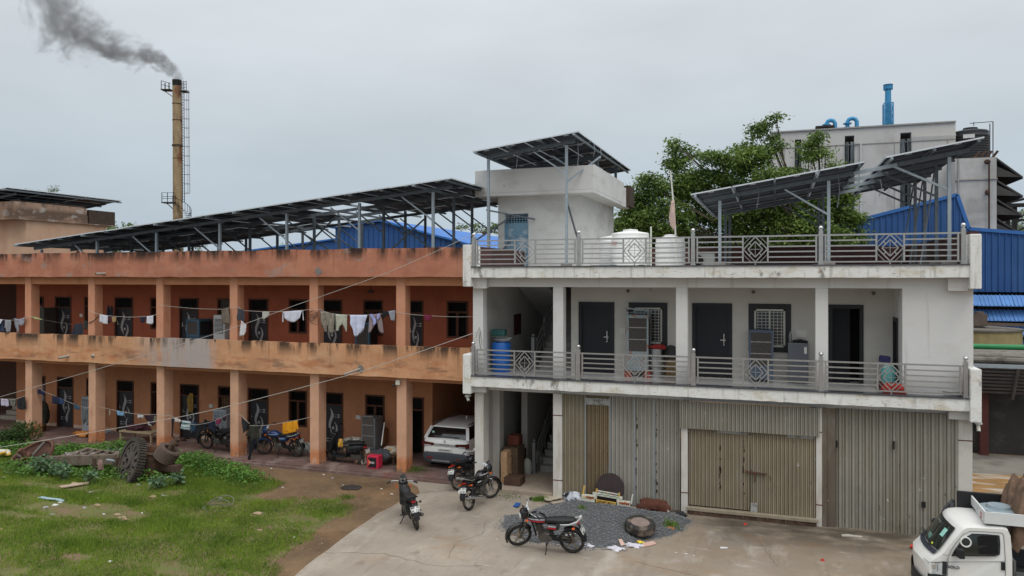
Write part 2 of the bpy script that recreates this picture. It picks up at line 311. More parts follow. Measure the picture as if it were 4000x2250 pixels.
b=MB();wallops(b,XS,XR,Z1,6.57,W_,W_+.2,[(a,c,Z1,5.6) for a,c in dU]+[(a,c,4.33,5.6) for a,c in wU])
b.box(XS,XS+.2,W_+.2,28.5,Z1,6.57);b.build('upper_floor_wall',orangeUp,OB)
b=MB();b.box(XL,XR,W_+.6,W_+.62,.1,3.3);b.box(XL,XR,W_+.6,W_+.62,3.6,6.5);b.box(XL,XS,28.3,28.5,0,6.6)
# carport and stair bays lie deeper than the rooms
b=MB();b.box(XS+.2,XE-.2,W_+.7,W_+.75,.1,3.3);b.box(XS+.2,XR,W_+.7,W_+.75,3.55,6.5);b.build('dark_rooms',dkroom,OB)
each('rear_wall',M('rear_wall_brown',(104,74,62),.9,var=.1,pos=True),OB,[(XL,XS,28.3,28.5,0,6.57),(XE,XR,29.3,29.5,0,3.36)])
b=MB();b.box(XL,XR,21.75,30,3.36,3.51);b.box(XL,XR,22.0,22.25,3.05,3.36);b.box(XL,XR,YF+.02,YF+.3,6.14,6.57);b.build('floor_slab',orangeIn,OB)
b=MB();b.box(XL,XR,21.88,30,6.57,6.72);b.build('roof_slab',M('roof_concrete',(120,116,110),.95,var=.15,sc=1),OB)
b=MB();b.box(XL,XR,21.6,30,-.05,.12);b.box(XL,XR-.02,21.45,21.6,-.05,.075);b.build('veranda_floor',redtile,OB)
b=MB()
n=60
def wavy(b,x0,x1,y0,y1,z0,zt,amp=.015,n=70,seed=3):
    q=random.Random(seed);vs=[]
    for i in range(n+1):
        x=x0+(x1-x0)*i/n;h=zt+q.uniform(-amp,amp);l=z0+q.uniform(-amp,amp)*.7;vs+=[(x,y0,l),(x,y1,l),(x,y1,h),(x,y0,h)]
    b.add(vs,[(4*i+j,4*i+(j+1)%4,4*i+4+(j+1)%4,4*i+4+j) for i in range(n) for j in range(4)]+[(0,1,2,3),(4*n+3,4*n+2,4*n+1,4*n)])
wavy(b,XL,XR,21.74,21.87,3.19,4.21);b.build('balcony_parapet',orangeM,OB)
b=MB();wavy(b,XL,XR,21.70,21.85,6.42,7.34,.02,70,5);b.build('roof_parapet',orangeU,OB)
cx=[X(p,YF) for p in (96,349,617,904,1210,1549)]
cx=[cx[5]-3.28*(5-i) for i in range(6)]+[]
for i,x in enumerate(cx+[cx[0]-3.28]):
    MB().box(x,x+.35,YF,YF+.46,Z0-.02,3.36).build('column',orangeC,OB,bevel=.015)
    MB().box(x-.02,x+.31,YF,YF+.38,Z1,6.57).build('column',M('orange_plaster_upper_column',(198,142,112),.9,var=.08,sc=2,pos=True,bump=.2,bsc=14,layers=[((180,104,72),(3,3,1),.55,.72,.5)]),OB,bevel=.015)
MB().box(X(1810,21.9)-.05,XR,23.2,23.7,Z0,3.36).box(XR-.5,XR-.1,26.5,27,Z0,3.3).build('column',orangeUp,OB)
# doors with their inlay
MOT=[[(290,420),(305,470),(302,520),(277,600),(270,655),(283,710),(320,765),(303,700),(297,650),(312,600),(340,530),(332,480)],
     [(340,600),(364,640),(371,690),(352,750),(327,800),(320,850),(345,905),(358,880),(364,800),(392,705),(384,650),(362,618)]]
def q4(bm,*p): bm.add(p,[(0,1,2,3)])
def door(x0,x1,z0,z1,y,opened=False,flip=False,plain=False,curtain=False):
    w=x1-x0;zt=z1-.42
    fr=MB();t=.055
    fr.box(x0,x0+t,y-.02,y+.1,z0,z1).box(x1-t,x1,y-.02,y+.1,z0,z1).box(x0+t,x1-t,y-.02,y+.1,z1-t,z1).box(x0+t,x1-t,y-.015,y+.08,zt-.05,zt)
    fo=fr.build('door_frame',brown,OB)
    gr=MB()
    for i in range(1,10): gr.bar((x0+t+(w-2*t)*i/10,y+.05,zt),(x0+t+(w-2*t)*i/10,y+.05,z1-t),.014)
    for i in range(1,5): gr.bar((x0+t,y+.04,zt+(z1-zt-t)*i/5),(x1-t,y+.04,zt+(z1-zt-t)*i/5),.014)
    gr.build('transom_grille',grille,fo,org=ORG[OB.as_pointer()])
    if opened:
        return fo
    lf=MB().box(x0+t,x1-t,y+.05,y+.09,z0+.02,zt-.05).build('door_leaf',M('dark_speckled_door',(48,48,52),.55,var=.18,sc=3,layers=[((96,92,90),30,.64,.7,.6)]),OB)
    ox=(205,455);oz=(385,965)
    def mp(p): return (x0+t+(p[0]-ox[0])/(ox[1]-ox[0])*(w-2*t),zt-.05-(p[1]-oz[0])/(oz[1]-oz[0])*(zt-.07-z0))
    if not plain:
        mo=MB()
        for c in MOT: mo.prism([mp(p) for p in c],y+.035,y+.052)
        c=mp((331,684));mo.prism([(c[0]+.052*math.cos(a*math.pi/6),c[1]+.058*math.sin(a*math.pi/6)) for a in range(12)],y+.035,y+.052)
        for bx,by in ((372,510),(372,540),(290,826),(290,858)):
            c=mp((bx,by));mo.box(c[0]-.11,c[0]+.11,y+.04,y+.051,c[1]-.006,c[1]+.006);s_=1 if bx>330 else -1
            mo.box(c[0]+s_*.11-.05,c[0]+s_*.11+.03,y+.036,y+.052,c[1]-.02,c[1]+.025)
        mo.build('door_inlay',motif,lf,org=ORG[OB.as_pointer()])
    hx=x0+t+.08;MB().bar((hx,y+.03,z0+.95),(hx,y+.03,z0+1.12),.02).bar((hx,y+.03,z0+1.0),(hx+.12,y+.02,z0+1.0),.015).build('door_handle',chrome,lf,org=ORG[OB.as_pointer()])
    return lf
for i,(a,c) in enumerate(dL): door(a,c,Z0,2.22,W_,opened=(i==5))
for i,(a,c) in enumerate(dU): door(a,c,Z1,5.6,W_)
def window(x0,x1,z0,z1,y,board=None):
    w=x1-x0;t=.06;zt=z1-.36;fr=MB()
    fr.box(x0,x0+t,y-.02,y+.1,z0,z1).box(x1-t,x1,y-.02,y+.1,z0,z1).box(x0+t,x1-t,y-.02,y+.1,z1-t,z1).box(x0+t,x1-t,y-.02,y+.1,z0,z0+t).box(x0+t,x1-t,y-.015,y+.09,zt-.06,zt).box(x0+w/2-.045,x0+w/2+.045,y-.01,y+.08,z0+t,zt-.06)
    fo=fr.build('window',brown,OB);gr=MB()
    for k in range(1,9):
        xx=x0+t+(w-2*t)*k/9;gr.bar((xx,y+.11,z0+t),(xx,y+.11,z1-t),.014)
    for k in range(1,9):
        zz=z0+(z1-z0)*k/9;gr.bar((x0+t,y+.12,zz),(x1-t,y+.12,zz),.012)
    gr.build('window_grille',grille,fo,org=ORG[OB.as_pointer()])
    if board: MB().box(x0+t,x1-t,y+.125,y+.14,z0+t,board[1]).build('window_board',M(board[0][0],board[0][1],.8,var=.2,sc=3),fo,org=ORG[OB.as_pointer()])
wb=('white_window_sheet',(176,180,186));tb=('tan_board',(122,92,66));gb=('grey_board',(104,100,92))
for i,(a,c) in enumerate(wL): window(a,c,.88,2.22,W_,{0:(wb,1.86),1:(wb,1.86),3:(tb,1.86)}.get(i))
for i,(a,c) in enumerate(wU): window(a,c,4.33,5.6,W_,{0:(wb,5.2),1:(wb,5.2),3:(gb,5.55),5:(tb,5.25)}.get(i))
# switch boards and slips stuck on the walls
for (px,py,w,h) in ((318,1232,.16,.13),(825,1586,.17,.13),(1400,1630,.2,.14)):
    p=at(px,py,W_-.015);MB().box(p.x-w/2,p.x+w/2,p.y-.02,p.y+.015,p.z-h/2,p.z+h/2).build('switch_board',M('switch_plastic',(206,204,196),.5,var=.05),OB)
# rain spouts
def spout(px,py,d=(.0,-.45,-.05),r=.045):
    p=at(px,py,21.74);q=p+Vector(d);b=MB();b.cyl(p+Vector((0,.05,0)),q,r,n=12);b.mi=1;b.cyl(q,q+Vector(d).normalized()*.004,r*.8,n=12);b.build('rain_spout',[M('pvc_pipe',(150,146,138),.5,var=.1),dkroom],OB,smooth=True)
spout(415,1068,(-.12,-.35,-.02));spout(270,1390,(-.2,-.3,-.06));spout(1408,1440,(-.38,-.4,-.16),.035)
spout(365,1385,(0,-.04,-.08),.06)
p=at(1408,1440,21.73);b=MB();b2=MB();b2.prism([(p.x+.13*math.cos(a)*rnd.uniform(.8,1.1),p.z+.13*math.sin(a)*rnd.uniform(.8,1.1)) for a in np.arange(0,6.28,.6)],21.725,21.745);p=at(1244,1061,21.7);b.prism([(p.x+.14*math.cos(a)*rnd.uniform(.8,1.1),p.z+.13*math.sin(a)*rnd.uniform(.8,1.1)) for a in np.arange(0,6.28,.6)],21.69,21.71)
cpm=M('cement_patch',(124,118,112),.95,var=.15,sc=8);b.build('cement_patch',cpm,OB);b2.build('cement_patch',cpm,OB)
# steps in the left bay
b=MB()
for i in range(6): b.box(XS-1.5,XS-.05,24.3+.28*i,24.3+.28*(i+1)+.02,Z0,Z0+.17*(i+1))
b.build('steps',M('step_concrete',(150,140,128),.8,var=.15,sc=4),OB)
# stair head room on the roof, with its cap
tx=-33.1
b=MB().box(-37,tx-.12,26.1,30.6,Z2,9.15);b.build('stair_head_wall',peach,OB)
b=MB().box(-37.5,tx,25.5,29.3,9.1,9.93).box(-37.5,tx,29.3,29.35,9.1,9.55).box(-37.5,tx+.02,29.35,31.1,9.1,9.14);b.build('stair_head_cap',peachD,OB)
MB().box(tx-.25,tx-.06,29.5,31.1,9.14,9.86).build('broken_cap_end',M('mouldy_brick',(70,58,50),.95,var=.3,sc=4),OB)
# ================================================================ white building
D=20.7;YC=21.07;YB=22.6
WB=thing('white_balcony_block','two storey white plastered block with steel balcony rails above rows of corrugated metal shutters','building',(-2.1,YC,0))
xl,xr=X(1838,D),X(3788,D)
def fascia(z0,z1,nm,seed):
    b=MB();wavy(b,xl,xr,D,D+.16,z0,z1,.012,60,seed);return b.build(nm,whiteF,WB)
fascia(6.40,6.70,'roof_fascia',1);fascia(3.20,3.49,'balcony_fascia',2)
MB().box(xl-.02,xr+.02,D-.03,D+.22,6.70,6.73).build('roof_edge_strip',granite,WB);MB().box(xl,xr,D-.03,D+.25,3.49,3.52).build('balcony_edge_strip',granite,WB)
MB().box(xl,xr,D+.16,YB,3.36,3.5).build('balcony_slab',whiteW,WB)
MB().box(xl,xr,D+.22,YB,3.50,3.515).build('balcony_floor',marble,WB)
MB().box(-8.6,4.5,YB,31,3.36,3.515).build('floor_slab',marble,WB)
MB().box(xl-.1,xr+.05,D+.16,31,6.55,6.70).build('roof_slab',whiteW,WB)
# end blocks and brackets
e0=X(1810,D);e1=X(1839,D);e2=X(3788,D);e3=X(3833,D)
for (a,c,z0,z1,nm) in ((e0,e1+.01,6.13,7.37,'roof_end_pier'),(e2,e3,6.13,7.44,'roof_end_pier'),(e0,e1+.01,2.97,4.14,'balcony_end_pier'),(e2,e3,2.95,4.22,'balcony_end_pier')):
    MB().box(a,c,D-.06,D+.75,z0,z1).build(nm,whiteF,WB,bevel=.02)
each('corner_bracket',whiteW,WB,[(e1,e1+.42,D+.2,YC+.02,6.08,6.40),(e2-.42,e2,D+.2,YC+.02,6.08,6.4),(e1,e1+.4,D+.2,YC,3.0,3.2),(e2-.4,e2,D+.2,YC,2.96,3.2)])
# roof side parapets behind the piers and dark rear parapet
par=M('old_red_parapet',(72,46,42),.9,var=.25,sc=1,pos=True,layers=[((50,36,32),(1.2,1.2,.6),.5,.62,.7)])
b=MB();b.box(-8.7,4.7,30.8,31,6.7,7.55);b.box(-8.78,-8.6,21.6,30.8,6.7,7.35);b.box(4.55,4.75,21.5,30.8,6.7,7.55);b.box(-.6,.1,26,26.6,6.7,7.0);b.build('rear_parapet',par,WB)
# columns, beams, walls
ucol=[(1847,1887),(2160,2200),(2640,2686),(3185,3235)]
b=MB().box(-8.6,4.53,YC,YC+.3,6.13,6.55);b.build('upper_beam',whiteW,WB)
for a,c in ucol: MB().box(X(a,YC),X(c,YC),YC-.0,YC+.32,3.5,6.13).build('column',whiteW,WB,bevel=.012)
xw=X(3525,YC);xe=X(3802,YC)
b=MB();b.box(xw,xe,YC,YC+.23,3.5,6.13);b.box(xw,xw+.2,YC+.23,YC+.4,3.5,6.13);b.box(xe-.2,xe,YC+.23,31,0,6.55);b.build('corner_wall',whiteW,WB)
b=MB().box(xw,xw+.2,YB,23.4,3.5,6.13).build('side_wall',whiteW,WB)
# side return wall with the door facing left
b=MB();b.box(xw+.0,xw+.18,YC+.4,YB,5.3,6.13);b.box(xw,xw+.18,YC+.4,21.75,3.5,5.3);b.build('return_wall',whiteW,WB)
b=MB().box(xw-.02,xw+.1,21.75,21.85,3.51,5.35).box(xw-.02,xw+.1,YB-.1,YB-.02,3.51,5.35).box(xw-.02,xw+.1,21.85,YB-.1,5.25,5.35).box(xw+.04,xw+.08,21.85,YB-.1,3.51,5.25).build('side_door',dkdoor,WB)
def xb(p): return X(p,YB)
stx=(X(1895,YC)+.0,X(2231,22.6))
wd=[(xb(2261),xb(2400)),(xb(2704),xb(2860)),(xb(3236),xb(3373))];ww=[(xb(2456),xb(2607)),(xb(2924),xb(3090))]
x0w=xb(2231)
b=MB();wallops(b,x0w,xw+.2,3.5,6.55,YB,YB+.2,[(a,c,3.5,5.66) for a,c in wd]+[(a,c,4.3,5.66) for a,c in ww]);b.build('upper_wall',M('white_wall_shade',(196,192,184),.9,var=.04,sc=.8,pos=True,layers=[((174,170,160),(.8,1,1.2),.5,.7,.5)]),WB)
for i,(a,c) in enumerate(wd):
    MB().box(a,a+.1,YB-.03,YB+.1,3.51,5.66).box(c-.1,c,YB-.03,YB+.1,3.51,5.66).box(a+.1,c-.1,YB-.03,YB+.1,5.55,5.66).build('door_frame',dkdoor,WB)
    if i<2:
        d=MB().box(a+.1,c-.1,YB+.03,YB+.07,3.53,5.55).build('door_leaf',M('charcoal_door_leaf',(32,33,38),.5,var=.08),WB)
        h=a+.1+(c-a-.2)*.86;MB().bar((h,YB+.01,4.5),(h,YB+.01,4.78),.025).bar((h-.1,YB,4.6),(h+.05,YB,4.6),.025).ball((h,YB,4.46),.03).build('door_latch',chrome,d,org=ORG[WB.as_pointer()],smooth=True)
    else:
        MB().box(a+.1,a+.55,YB+.06,YB+.1,3.53,5.55).build('door_leaf',M('black_curtained_door',(22,24,28),.7),WB)
for a,c in ww:
    f=MB().box(a,a+.15,YB-.03,YB+.1,4.3,5.66).box(c-.15,c,YB-.03,YB+.1,4.3,5.66).box(a+.15,c-.15,YB-.03,YB+.1,5.51,5.66).box(a+.15,c-.15,YB-.03,YB+.1,4.3,4.44).build('window_surround',dkdoor,WB)
    a+=.15;c-=.15;k=MB();s_=.05
    k.box(a,a+s_,YB+.0,YB+.05,4.44,5.51).box(c-s_,c,YB,YB+.05,4.44,5.51).box(a,c,YB,YB+.048,5.46,5.508).box(a,c,YB,YB+.048,4.442,4.49).box((a+c)/2-.02,(a+c)/2+.02,YB,YB+.05,4.49,5.46)
    k.build('window_frame',M('cream_frame',(206,206,190),.5,var=.05),f,org=ORG[WB.as_pointer()])
    k=MB()
    for i in range(1,8): k.bar((a+(c-a)*i/8,YB+.0,4.44),(a+(c-a)*i/8,YB+.0,5.51),.012)
    for i in range(1,12): k.bar((a,YB-.01,4.44+1.07*i/12),(c,YB-.01,4.44+1.07*i/12),.012)
    k.build('window_grille',steel,f,org=ORG[WB.as_pointer()])
    k=MB().box(a,c,YB+.08,YB+.09,4.44,5.51).build('window_pane',M('dim_glass',(52,54,50),.15,var=.4,sc=2,spec=.6),f,org=ORG[WB.as_pointer()])
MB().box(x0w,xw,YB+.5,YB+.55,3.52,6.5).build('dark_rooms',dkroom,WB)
# stair well on the left, both floors
for z0,z1 in ((.1,3.36),(3.5,6.55)):
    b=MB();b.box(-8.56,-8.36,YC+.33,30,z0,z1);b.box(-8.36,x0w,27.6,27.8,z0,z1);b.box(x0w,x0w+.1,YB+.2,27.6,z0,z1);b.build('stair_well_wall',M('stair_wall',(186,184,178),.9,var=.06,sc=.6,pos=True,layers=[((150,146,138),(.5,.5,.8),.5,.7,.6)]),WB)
p=at(1962,1270,24.6)
MB().box(-8.36,-8.33,24.2,24.9,4.45,5.15).build('wall_hatch',M('maroon_board',(70,36,34),.7,var=.2),WB)
def stairs(x0,x1,y0,z0,n,rise,run):
    b=MB();
    for i in range(n): b.box(x0,x1,y0+run*i,y0+run*(i+1)+.01,z0,z0+rise*(i+1));b.box(x0-.02,x1,y0+run*i-.02,y0+run*i+.03,z0+rise*(i+1)-.02,z0+rise*(i+1)+.012)
    return b
sx0,sx1=X(2110,23.4),x0w-.02
for zb,y0 in ((3.51,23.3),(.14,23.4)):
    s_=stairs(sx0,sx1,y0,zb,13,.19,.28).build('staircase',M('stair_stone',(140,138,132),.7,var=.15,sc=3),WB)
    r_=MB();r_.box(sx0-.16,sx0-.06,y0-.35,y0-.25,zb,zb+1.0);r_.ball((sx0-.11,y0-.3,zb+1.06),.05)
    for hh in (.35,.6,.85): r_.bar((sx0-.08,y0,zb+hh),(sx0-.08,y0+3.6,zb+hh+2.45),.04)
    for k_ in range(0,13,3): r_.bar((sx0-.08,y0+.28*k_,zb+.19*k_),(sx0-.08,y0+.28*k_,zb+.19*k_+.95),.03)
    r_.build('stair_rail',M('stair_rail_steel',(130,130,130),.4,.5,var=.1),s_,org=ORG[WB.as_pointer()])
b=MB();b.prism([(25.6,6.5),(23.3,6.5),(21.9,6.5),(27.6,4.6),(27.6,5.2)],-7.4,-6.9,'x');
# ceiling flight seen from below
MB().add([(-8.36,22.9,6.53),(sx0,22.9,6.53),(sx0,27.6,5.0),(-8.36,27.6,5.0),(-8.36,23.0,6.54),(sx0,23.0,6.54)],[(0,1,2,3)])
bb=MB();bb.prism([(23.6,6.54),(27.6,4.9),(27.6,5.1),(24.2,6.54)],-8.36,sx0-.1,'x');bb.build('sloping_ceiling',whiteW,WB)
# ground floor: plinth, pillars, beams
stn=M('pillar_plaster',(200,196,188),.88,var=.06,sc=1.5,pos=True,bump=.2,layers=[((150,128,104),(4,4,.5),.53,.7,.6),((170,164,152),(2,2,1.5),.5,.7,.5)])
MB().box(-8.4,-5.86,21.12,27.6,-.05,.14).build('porch_floor',M('porch_concrete',(150,136,120),.9,var=.15,sc=2,pos=True,bump=.3,bsc=8),WB,bevel=.02)
MB().box(-8.6,4.5,YC+.05,31,3.05,3.36).build('ground_beam',whiteW,WB)
for a,c,y0,y1,z0 in ((1854,1889,YC,YC+.45,0),(2160,2195,YC-.03,YC+.3,0),(2660,2686,YC-.1,YC+.25,0),(3188,3211,YC-.1,YC+.25,0),(3743,3799,YC-.02,YC+.35,0)):
    MB().box(X(a,y0),X(c,y0),y0,y1,z0,3.06).build('pillar',stn,WB,bevel=.012)
    if a>2000: MB().box(X(a,y0)-.004,X(c,y0)+.004,y0-.004,y1,.55,.575).box(X(a,y0)-.004,X(c,y0)+.004,y0-.004,y1,2.42,2.445).build('pillar_groove',M('rust_groove',(90,44,34),.8),WB)
MB().box(X(1917,22.2),X(1951,22.2),22.2,22.6,.13,3.06).build('pillar',stn,WB,bevel=.012)
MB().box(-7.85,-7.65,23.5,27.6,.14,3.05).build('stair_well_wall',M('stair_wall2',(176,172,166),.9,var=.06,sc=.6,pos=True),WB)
# shutters: corrugated sheets, each leaf its own
def corr(x0,x1,z0,z1,y,pitch=.125,dep=.03,lean=0):
    b=MB();n=max(1,round((x1-x0)/pitch));w=(x1-x0)/n;pr=[]
    for i in range(n):
        a=x0+i*w;pr+=[(a,0),(a+w*.12,0),(a+w*.2,-dep*.8),(a+w*.34,-dep*.8),(a+w*.4,-dep*.25),(a+w*.46,-dep*.8),(a+w*.52,-dep*.1),(a+w*.58,-dep),(a+w*.9,-dep)]
    pr.append((x1,0));vs=[]
    jz=rnd.uniform(-.02,.02)
    for x,d in pr: vs+=[(x,y+d,z0+jz),(x,y+d+lean,z1)]
    b.add(vs,[(2*i,2*i+2,2*i+3,2*i+1) for i in range(len(pr)-1)])
    k=len(vs);vs2=[(x,yy+.012,z) for x,yy,z in vs];b.add(vs2,[(2*i,2*i+1,2*i+3,2*i+2) for i in range(len(pr)-1)]);return b
def shm(nm,c,sc=1):
    return M(nm,c,.7,var=.12,sc=1.2,pos=True,layers=[((118,108,86),(2.2,2.2,.4),.5,.7,.4),((150,148,140),(3,3,.6),.54,.7,.35),((44,42,40),(11,11,2.6),.67,.685,.95),((200,204,206),(8,8,5),.68,.7,.8),((96,86,70),(1.4,1.4,1.4),.5,.66,.5,(('z',-.4,0,.3,.7),))])
tan=shm('tan_shutter',(140,129,108));tan2=shm('brown_shutter',(120,104,80));gry=shm('grey_shutter',(150,146,136));gry2=shm('taupe_shutter',(142,137,125));drk=shm('dark_taupe_shutter',(96,86,74))
SH=[(2197,2290,tan,0,3.056,.12),(2290,2382,tan2,0,3.052,.115),(2382,2478,gry,0,3.056,.11),(2478,2556,gry,0,3.055,.1),(2556,2658,gry,0,3.054,.1)]
ys=YC+.04
for a,c,m,z0,z1,p in SH: corr(X(a,ys)+.004,X(c,ys)-.004,.02,z1,ys,p).build('metal_shutter',m,WB)
for px in (2288,2383,2479,2556): x_=X(px,ys);MB().box(x_-.014,x_+.014,ys-.045,ys-.03,.05,3.0).build('shutter_strip',galv,WB)
# centre bay: fixed header and two hinged leaves above a brick sill
yc=YC+.0
corr(X(2658,yc),X(3200,yc),2.33,3.055,yc-.14,.1,.03).build('metal_shutter',gry2,WB)
gx0,gxm,gx1=X(2692,yc),X(2930,yc),X(3186,yc)
for a,c,m in ((gx0,gxm-.01,tan),(gxm+.01,gx1,tan)):
    lf=corr(a,c,.22,2.3,yc-.03,.098,.028,.0).build('shutter_leaf',m,WB)
q=MB();q.bar((gxm-.12,yc-.09,1.27),(gxm+.42,yc-.09,1.24),.045,.03);q.bar((gxm+.12,yc-.11,1.24),(gxm+.13,yc-.11,1.02),.03);q.build('sliding_bolt',M('rust_bolt',(84,58,44),.8,var=.2),WB)
MB().box(gx0,gx1,yc-.0,yc+.05,2.2,2.36).box(gx0-.03,gx0,yc-.02,yc+.05,.2,2.36).box(gx1,gx1+.05,yc-.02,yc+.05,.2,2.36).build('shutter_frame',drk,WB)
b=MB();b.box(gx0-.05,gx1+.05,yc-.22,yc+.2,.13,.2);b.mi=1
for i in range(42):
    x_=gx0+(gx1-gx0)*i/42;b.box(x_+.005,x_+.075,yc-.2+rnd.uniform(-.015,.015),yc,.012,.128)
b.build('brick_sill',[M('sill_concrete',(142,130,112),.9,var=.15,sc=4),M('dirty_brick',(84,66,54),.95,var=.3,sc=5)],WB)
# right bay
xa=X(3206,ys)
b=MB();b.box(xa,X(3262,ys),ys-.12,ys-.08,.0,3.05).bar(((xa+X(3262,ys))/2,ys-.13,.02),((xa+X(3262,ys))/2,ys-.13,2.98),.02);b.build('flat_panel',drk,WB)
corr(X(3262,ys),X(3500,ys),.0,3.055,ys,.165,.032).build('metal_shutter',gry2,WB)
corr(X(3500,ys),X(3743,ys),.0,3.052,ys-.03,.165,.032).build('metal_shutter',gry2,WB)
for px,py,w,h in ((3266,1735,.07,.18),(3491,1740,.05,.2),(3608,1972,.09,.14)):
    p=at(px,py,ys-.1);MB().box(p.x-w/2,p.x+w/2,ys-.1,ys-.07,p.z-h/2,p.z+h/2).build('shutter_latch',grille,WB)
zp=M('worn_zinc_patch',(150,150,146),.6,var=.3,sc=12,pos=True,layers=[((90,84,74),(6,6,9),.52,.62,.7)])
for a,c,y0,y1,yy in ((2288,2380,1556,1582,ys-.036),(2800,2918,1667,1694,yc-.064),(3075,3178,1688,1712,yc-.064),(2932,2958,1965,2003,yc-.064)):
    MB().box(X(a,yy),X(c,yy),yy-.004,yy,at((a+c)/2,y1,yy).z,at((a+c)/2,y0,yy).z).build('worn_patch',zp,WB)
for a in (2479,2557,2804,2897):
    for k in range(9):
        yy=(ys-.047) if a<2600 else yc-.064;h=rnd.uniform(.03,.14);z_=rnd.uniform(.4,2.7 if a<2600 else 2.1);x_=X(a+6,yy)+rnd.uniform(-.015,.015);MB().box(x_,x_+rnd.uniform(.015,.035),yy-.003,yy,z_,z_+h).build('paint_chip',grille,WB)
# hanging bulb and ceiling roses
p=at(2543,1138,21.9);b=MB();b.tube([(p.x+.0,21.9,6.55),(p.x+.02,21.9,6.3),(p.x-.01,21.9,6.16),(p.x,21.9,p.z+.05)],.006,5);b.mi=1;b.ball((p.x,21.9,p.z),.05);b.build('hanging_bulb',[grille,M('frosted_bulb',(190,186,176),.3)],WB,smooth=True)
for px,py in ((2453,1137),(2943,1141),(3412,1146)):
    p=at(px,py,YB-.03);MB().ball((p.x,YB-.03,p.z),(.05,.04,.05)).build('lamp_holder',M('lamp_holder',(110,100,90),.6),WB)
p=at(3130,1305,YB-.01);MB().box(p.x-.14,p.x+.14,YB-.03,YB+.0,p.z-.09,p.z+.09).build('switch_board',M('switch_plastic',(206,204,196),.5,var=.05),WB)
p=at(2432,1294,YB-.01);MB().box(p.x-.09,p.x+.09,YB-.03,YB+.0,p.z-.09,p.z+.09).build('switch_board',MATS['switch_plastic'],WB)
# rails
def railing(label,z,Y,posts,name='balcony_railing'):
    T=thing(name,label,'railing',((posts[0]+posts[-1])/2,Y,z));o=ORG[T.as_pointer()]
    for x in posts:
        p=MB();p.box(x-.05,x+.05,Y-.05,Y+.05,z,z+.86).box(x-.065,x+.065,Y-.065,Y+.065,z,z+.03);po=p.build('rail_post',steel,T)
        MB().cyl((x,Y,z+.86),(x,Y,z+.89),.03).ball((x,Y,z+.935),.058,14,10).build('finial',chrome,po,org=o,smooth=True)
    for a,c in zip(posts[:-1],posts[1:]):
        a+=.06;c-=.06;m=(a+c)/2;b=MB()
        b.bar((a-.02,Y,z+.75),(c+.02,Y,z+.75),.04);b.bar((a-.02,Y,z+.07),(c+.02,Y,z+.07),.034)
        for x in (a+.05,c-.05,m-.31,m+.31): b.bar((x,Y,z+.07),(x,Y,z+.75),.05,.04)
        for k in range(4):
            h=z+.07+.68*(k+1)/5
            for p,q in ((a+.05,m-.31),(m+.31,c-.05)): b.bar((p,Y,h),(q,Y,h),.034)
        bo=b.build('rail_panel',steel,T);d=MB();h=z+.41
        for r_,w in ((.305,.026),(.19,.026)):
            P=[(m-r_*.97,h),(m,h+r_*1.08),(m+r_*.97,h),(m,h-r_*1.08)]
            for i in range(4): d.bar((P[i][0],Y-.01,P[i][1]),(P[(i+1)%4][0],Y-.01,P[(i+1)%4][1]),w)
        for s1 in (-1,1):
            d.bar((m-.18,Y,h),(m+.18,Y,h),.012) if s1>0 else d.bar((m,Y,h-.2),(m,Y,h+.2),.012)
            for s2 in (-1,1):
                d.bar((m+s1*.30,Y+.012,h+s2*.13),(m+s1*.11,Y+.012,h+s2*.33),.014);d.bar((m+s1*.10,Y-.012,h+s2*.1),(m+s1*.145,Y-.012,h+s2*.155),.03,.02)
        d.bar((m,Y,z),(m,Y,z+.08),.03);d.build('diamond_ornament',steel,bo,org=o)
    return T
RY=D+.09
railing('dull steel roof railing with round finials and diamond ornaments along the white roof edge',6.73,RY,[X(p,RY) for p in (1851,2261,2707.5,3206.5,3762.7)],'roof_railing')
railing('dull steel balcony railing with diamond ornaments in front of the dark upper floor doors',3.52,RY,[X(p,RY) for p in (1849,2260,2709.6,3207,3771.7)])
# stair tower on the white roof
tf,tb=26.1,31.5;ta,tc_=-9.62,-6.48
da,dc=X(1970,tf),X(2064,tf)
b=MB();wallops(b,ta,tc_,6.7,9.42,tf,tf+.2,[(da,dc,6.7,8.72)]);b.box(ta,ta+.2,tf+.2,tb,6.7,9.42);b.box(tc_-.2,tc_,tf+.2,tb,6.7,9.42);b.box(ta,tc_,tb,tb+.2,6.7,9.42);b.build('stair_tower_wall',whiteC,WB)
b=MB();b.box(-10.3,-5.9,25.5,31.0,9.32,9.44);b.box(-10.3,-5.9,25.5,25.62,9.44,10.27);b.box(-6.02,-5.9,25.62,31,9.44,10.3);b.box(-10.3,-10.18,25.62,31,9.44,10.27);b.box(-6.2,-5.85,31,31.9,9.3,10.1);b.build('stair_tower_cap',whiteC,WB,bevel=.015)
MB().box(-6.3,-5.7,31.2,32.2,9.35,10.2).build('cap_spout_box',M('mouldy_brick',(70,58,50)),WB)
bd=M('peeling_blue_door',(116,150,172),.6,var=.1,sc=3,layers=[((170,182,188),2.6,.55,.58,.9),((84,104,120),9,.64,.68,.6)])
d=MB().box(da+.04,dc-.04,tf+.08,tf+.12,6.72,8.4).box(da+.04,dc-.04,tf+.06,tf+.08,7.9,7.93).box(da+.04,dc-.04,tf+.06,tf+.08,7.3,7.33).box(da,da+.04,tf+.02,tf+.12,6.72,8.7).box(dc-.04,dc,tf+.02,tf+.12,6.72,8.7).build('blue_roof_door',bd,WB)
g=MB()
for i in range(9): g.bar((da+.04+(dc-da-.08)*i/8,tf+.08,8.4),(da+.04+(dc-da-.08)*i/8,tf+.08,8.72),.02)
for i in range(4): g.bar((da,tf+.07,8.44+.08*i),(dc,tf+.07,8.44+.08*i),.018)
g.build('door_grille',bd,d,org=ORG[WB.as_pointer()])
